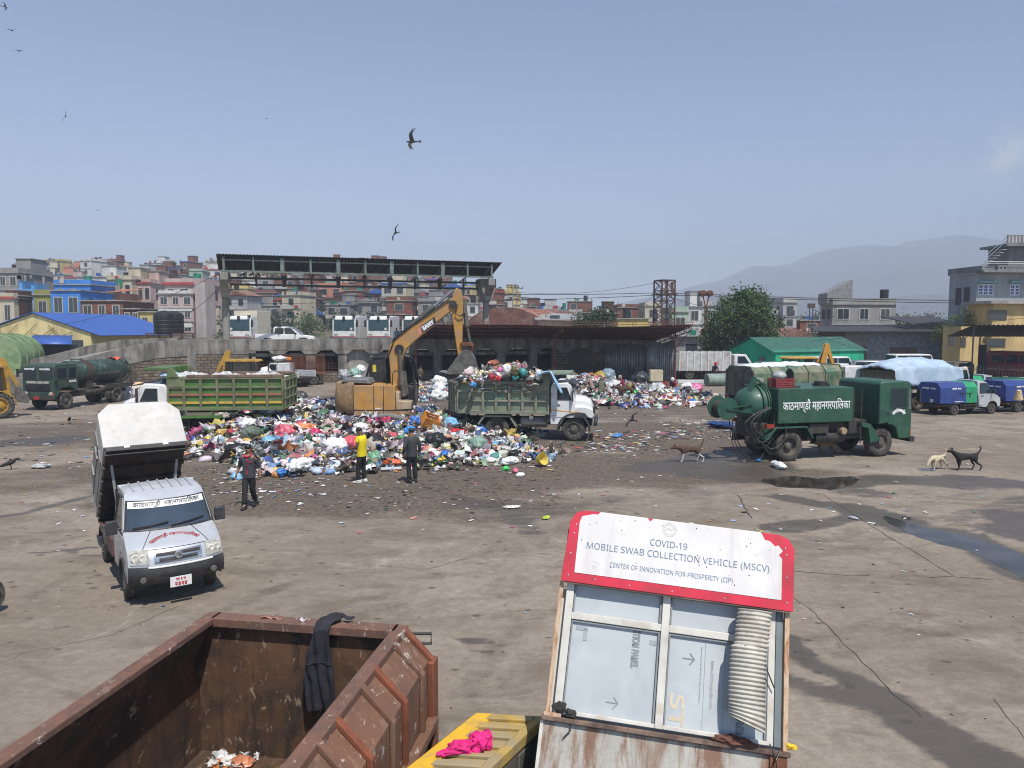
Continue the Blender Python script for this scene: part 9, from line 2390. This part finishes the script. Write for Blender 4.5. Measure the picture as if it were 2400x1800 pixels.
house('grey tin market shelter behind the white refuse lorry',1582,1660,790,92,'grey concrete',base=0,floors=1,depth=8,win=1,roof='shed',tank=False,group=None)
# a motorcycle row and dark green bin behind the blue trucks
gbx=tag(MB().prism([(-1.8,0),(-1.8,1.5),(-1.5,1.75),(1.5,1.75),(1.8,1.5),(1.8,0)],0,1.6).build('steel_bin',mat('dark teal steel',(.02,.065,.07),.6,dirt=(.06,.07,.06)),bevel=.03),'dark teal steel bin behind the tarpaulin load','bin');gbx.location=G(2235,893)
# trees
def leafm(nm,c):
 if nm in MATS:return MATS[nm]
 m=bpy.data.materials.new(nm);MATS[nm]=m;q=NT(m);o=q.obj()
 out=q.mix(q.ramp(q.noise(.9,4,.6,o),.3,.7),tuple(x*.55 for x in c),tuple(x*1.35 for x in c))
 q.l(q.mix(q.ramp(q.noise(9,2,.5,o),.4,.7),out,tuple(x*1.2 for x in c)),q.p.inputs['Base Color']);q.p.inputs['Roughness'].default_value=.55;q.p.inputs['Specular IOR Level'].default_value=.3
 return m
LEAF=leafm('broad leaf green',(.050,.090,.024));LEAF2=leafm('dark leaf green',(.030,.058,.022));LEAF3=leafm('light leaf green',(.085,.12,.03));BARK=mat('bark',(.09,.07,.055),.95,var=.4,bump=.5)
def tree(label,base,height,crown,nleaf,leaf,m_,trunk=.25,seed=1,cat='tree',name='tree'):
 """crown: list of (x, y, z, rx, ry, rz) clumps relative to the base"""
 t=thing(name,label,cat,base);r_=np.random.RandomState(seed)
 mb=MB();zc=min(c[2]for c in crown)
 mb.tube([(0,0,-.5),(.05,0,zc*.5),(0,.05,zc)],[trunk,trunk*.8,trunk*.6],10)
 for c in crown[:9]:mb.tube([(0,0,zc*.6),(c[0]*.4,c[1]*.4,(zc+c[2])/2),(c[0]*.9,c[1]*.9,c[2])],[trunk*.5,trunk*.3,trunk*.1],6)
 mb.build('trunk',BARK,t,smooth=60)
 vol=np.array([c[3]*c[4]*c[5]for c in crown]);cnt=(nleaf*vol**.75/(vol**.75).sum()).astype(int)
 V=[];Fq=[];b=0
 for c,n in zip(crown,cnt):
 # twiglets: knots of leaves scattered through the clump, denser near its skin
  ns=max(4,n//14)
  d=r_.randn(ns,3);d/=np.linalg.norm(d,axis=1)[:,None];rad=r_.uniform(.35,1.06,(ns,1))**.5
  knots=np.array(c[:3])+d*rad*np.array(c[3:6])
  for kx,kd in zip(knots,d):
   for i in range(14):
    p=kx+r_.randn(3)*leaf*1.25
    nrm_=kd+r_.randn(3)*.7+np.array([0,0,.35]);nrm_/=np.linalg.norm(nrm_)
    u=np.cross(nrm_,r_.randn(3));u/=np.linalg.norm(u);v=np.cross(nrm_,u);s=leaf*r_.uniform(.6,1.25)
    V+=[p-u*s*.5,p+v*s*.32+nrm_*s*.12,p+u*s*.5-nrm_*s*.1,p-v*s*.32+nrm_*s*.12];Fq.append((b,b+1,b+2,b+3));b+=4
 me=bpy.data.meshes.new('crown');me.from_pydata([tuple(x)for x in V],[],Fq);me.materials.append(m_)
 o=bpy.data.objects.new('crown',me);COL.objects.link(o);o.parent=t
 return t
def clumps(n,rx,ry,z0,z1,r0,r1,seed,bulge=.55):
 r_=np.random.RandomState(seed);out=[]
 for k in range(n):
  t=r_.rand();z=z0+(z1-z0)*t;w_=math.sin(PI*(.12+.80*t)**bulge)**.7
  a=r_.uniform(0,6.28);q_=r_.uniform(.3,1)**.5
  rr=r_.uniform(r0,r1);out.append((math.cos(a)*rx*w_*q_,math.sin(a)*ry*w_*q_,z,rr,rr,rr*.8))
 return out
bt=P(1738,830,78);bt.z=0
zT=P(0,672,78).z
tree('big dense dark green tree standing left of the green house',bt,zT,clumps(58,4.0,3.6,1.9,zT-.9,.6,1.35,5)+[(.9,0,zT-.9,.8,.8,.8),(1.9,0,zT-1.8,.9,.9,.8),(-1.2,0,zT-1.5,.8,.8,.7),(3.5,0,5.2,.9,.9,.8),(-3.3,0,3.6,1.1,1.1,.9),(-3.0,0,2.2,1.0,1.0,.8),(3.0,0,3.4,1.0,1,.9)],19000,.27,LEAF,.5,3)
ct=P(1395,790,86);ct.z=0;zc_=P(0,710,86).z
tree('round dark tree behind the shed roof right of the curved hall',ct,zc_,clumps(20,2.4,2.2,2.5,zc_-.7,.7,1.15,8),6500,.28,LEAF2,.3,4)
for lb,px,yt,Y,rw,m_,sd in(('tree beside the right canopy post left of the curved hall',1158,722,100,2.4,LEAF3,11),('dark tree left of the right canopy post behind the arm',1125,735,108,1.8,LEAF2,12),('round tree among houses behind the pickup',645,728,135,3.0,LEAF2,13),('lighter tree right of the round one behind the pickup',712,728,130,3.4,LEAF,14),('dark tall trees on the skyline above the middle trucks',838,655,345,9,LEAF2,15),('broad tree crowns on the skyline over the excavator boom',925,672,330,11,LEAF,16),('tree on the skyline left of the pink apartment block',368,668,200,5.5,LEAF2,17),('dark conifer-like tree behind the green roof tanks',440,648,210,3.6,LEAF2,18),('bush at the foot of the leftmost white truck',525,778,92,2.6,LEAF3,19),('bush between the pickup and the first of three trucks',782,786,92,2.2,LEAF2,20),('bush between the middle white trucks',862,778,92,2.4,LEAF2,21),('small tree by the brick house behind the yellow hall',275,760,96,2.0,LEAF,22),('tree among houses above the pickup cab',782,706,190,5,LEAF2,23),('tree below the twin antenna masts',1935,765,118,3.2,LEAF2,24),('leafy tree crown behind the terrace house',2130,725,130,5.0,LEAF,25),('dark tree crown right of the leafy one behind the terrace house',2182,732,128,4.2,LEAF2,26),('creeper plants hanging over the grey terrace wall',2262,716,78,1.9,LEAF3,27),('hanging creeper right of the other on the terrace wall',2302,722,78,1.5,LEAF,28),('pot plants on the terrace of the grey house',2215,750,80,1.5,LEAF3,29),('yellow green bush on the curved rusty roof edge',1208,752,86,1.3,LEAF3,30),('tree left of the big dense tree behind the shelter',1640,785,95,2.6,LEAF2,31),('tree at far left skyline among water tanks',100,658,240,5,LEAF2,32),('low trees behind the far town strip',1960,742,300,12,LEAF2,33)):
 p=P(px,yt,Y);b_=Vector((p.x,Y,hz(p.x,Y)-.3));hh=p.z-b_.z
 low_=max(.3,hh-rw*1.7)
 tree(lb,b_,hh,clumps(9,rw*.75,rw*.75,low_+rw*.35,max(low_+rw*.5,hh-rw*.4),rw*.35,rw*.55,sd),2200 if Y>150 else 1800,rw*.085,m_,max(.12,rw*.06),sd,name='bush' if 'bush' in lb else 'plant' if 'creeper' in lb or 'pot plants' in lb else 'tree',cat='bush' if 'bush' in lb else 'plant' if 'creeper' in lb or 'pot plants' in lb else 'tree')
 # scattered greenery between the hillside houses (one mass)
V=[];Fq=[];r_=np.random.RandomState(3);b=0
for k in range(190):
 px,Y=r_.uniform(0,1250),r_.uniform(135,350);p=P(px,700,Y);z=hz(p.x,Y)
 for i in range(90):
  q_=np.array([p.x,Y,z+2.0])+r_.randn(3)*np.array([1.5,1.5,1.5]);u=r_.randn(3);u/=np.linalg.norm(u);v=np.cross(u,r_.randn(3));v/=np.linalg.norm(v);s=.42
  V+=[q_-u*s,q_+v*s*.6,q_+u*s,q_-v*s*.6];Fq.append((b,b+1,b+2,b+3));b+=4
me=bpy.data.meshes.new('hillside_scrub');me.from_pydata([tuple(x)for x in V],[],Fq);me.materials.append(LEAF2);o=bpy.data.objects.new('hillside_scrub',me);COL.objects.link(o);kind(o,'stuff')
# poles and wires
POLE=mat('concrete pole',(.30,.29,.27),.9);WIRE=mat('black wire',(.012,.012,.012),.7)
def pole(label,px,ytop,Y,drums=False,arms=2):
 p=P(px,ytop,Y);t=thing('power_pole',label,'pole',(p.x,Y,0),.15);z=p.z
 if not drums:
  MB().cyl((0,0,0),(0,0,z),.16,.11,n=8).build('pole',POLE,t);mb=MB()
  for k in range(arms):mb.beam((-1.0,0,z-.4-k*1.9),(1.0,0,z-.4-k*1.9),.1);[mb.cyl((x,0,z-.4-k*1.9),(x,0,z-.1-k*1.9),.05,n=6)for x in(-.9,-.3,.3,.9)]
  mb.build('cross_arm',CHAS,t)
 else:
  mb=MB().beam((-.25,0,0),(-.08,0,z-1.4),.1).beam((.25,0,0),(.08,0,z-1.4),.1).beam((-.08,0,z-1.4),(-.35,0,z-.3),.1).beam((.08,0,z-1.4),(.35,0,z-.3),.1);mb.build('pole',RUSTM,t)
  for s in(-1,1):MB().lathe([(-.2,.001),(-.2,.36),(.2,.36),(.2,.001)],16,'y',c=(s*.42,0,z)).build('drum',RUSTM,t)
 return t
pole('left of the twin power poles with cross-arms beyond the shed',1202,668,120,arms=3);pole('right of the twin power poles with cross-arms beyond the shed',1212,670,121,arms=3)
pole('rusty pole with two round drums left of the big tree',1655,688,84,drums=True)
pole('thin pole by the stair of the refuse lorry',1610,830,82,arms=1)if False else None
def wire(label,pts,sag=.4,r=.022,group=None):
 q=[P(*p)for p in pts];out=[]
 for a,b in zip(q[:-1],q[1:]):
  for i in range(16):
   t=i/16;c=a.lerp(b,t);c.z-=sag*4*t*(1-t)*(b-a).length/30;out.append(c)
 out.append(q[-1]);return tag(MB().tube(out,r,5).build('power_cable',WIRE,smooth=80),label,'cable',group)
for k in range(2):wire(['topmost long cable running right across behind the big tree','cable just below the topmost long one across the big tree'][k],[(1160,690+k*14,84),(1550,686+k*5,86),(1658,690+k*3,80),(2245,704+k*6,70)],.15,.035)
wire('thin cable rising to the top of the lattice tower',[(1166,678,80),(1200,684,110),(1550,660,92)],.9);wire('cable slanting down from the lattice tower platform',[(1535,692,90),(1460,735,80)],.3);wire('steep cable from the right canopy post down to the left houses',[(1150,670,72),(1320,722,100)],.3);wire('cable crossing the big tree to the grey concrete house',[(1570,696,88),(1700,724,74),(1860,740,74),(1985,735,90)],.5)
wire('cable from the left canopy post to the yellow house roof',[(516,640,62),(300,720,90),(150,760,74)],.3);wire('upper cable from the left canopy post past the pink block',[(520,668,62),(440,735,80),(330,800,70)],.3);wire('low cable across the hillside houses under the canopy',[(540,692,66),(900,694,70),(1130,692,72)],.3,.02);wire('second low cable across the houses under the canopy',[(540,712,66),(850,706,70),(1130,704,72)],.2,.018)
wire('cable over the tin shed and terrace to the yellow house',[(1900,800,70),(2110,772,72),(2400,745,70)],.3,.02)
# the hazy air
hm=bpy.data.materials.new('pale haze');hm.use_nodes=True
t_=hm.node_tree;t_.nodes.remove(t_.nodes['Principled BSDF'])
pv=t_.nodes.new('ShaderNodeVolumePrincipled')
pv.inputs['Color'].default_value=(.74,.81,.97,1);pv.inputs['Density'].default_value=HAZE;pv.inputs['Anisotropy'].default_value=-0.25
t_.links.new(pv.outputs[0],t_.nodes['Material Output'].inputs['Volume'])
hb=MB().box((-4200,-150,-6),(4800,4400,445)).build('haze',hm,smooth=0)
kind(hb,'stuff')
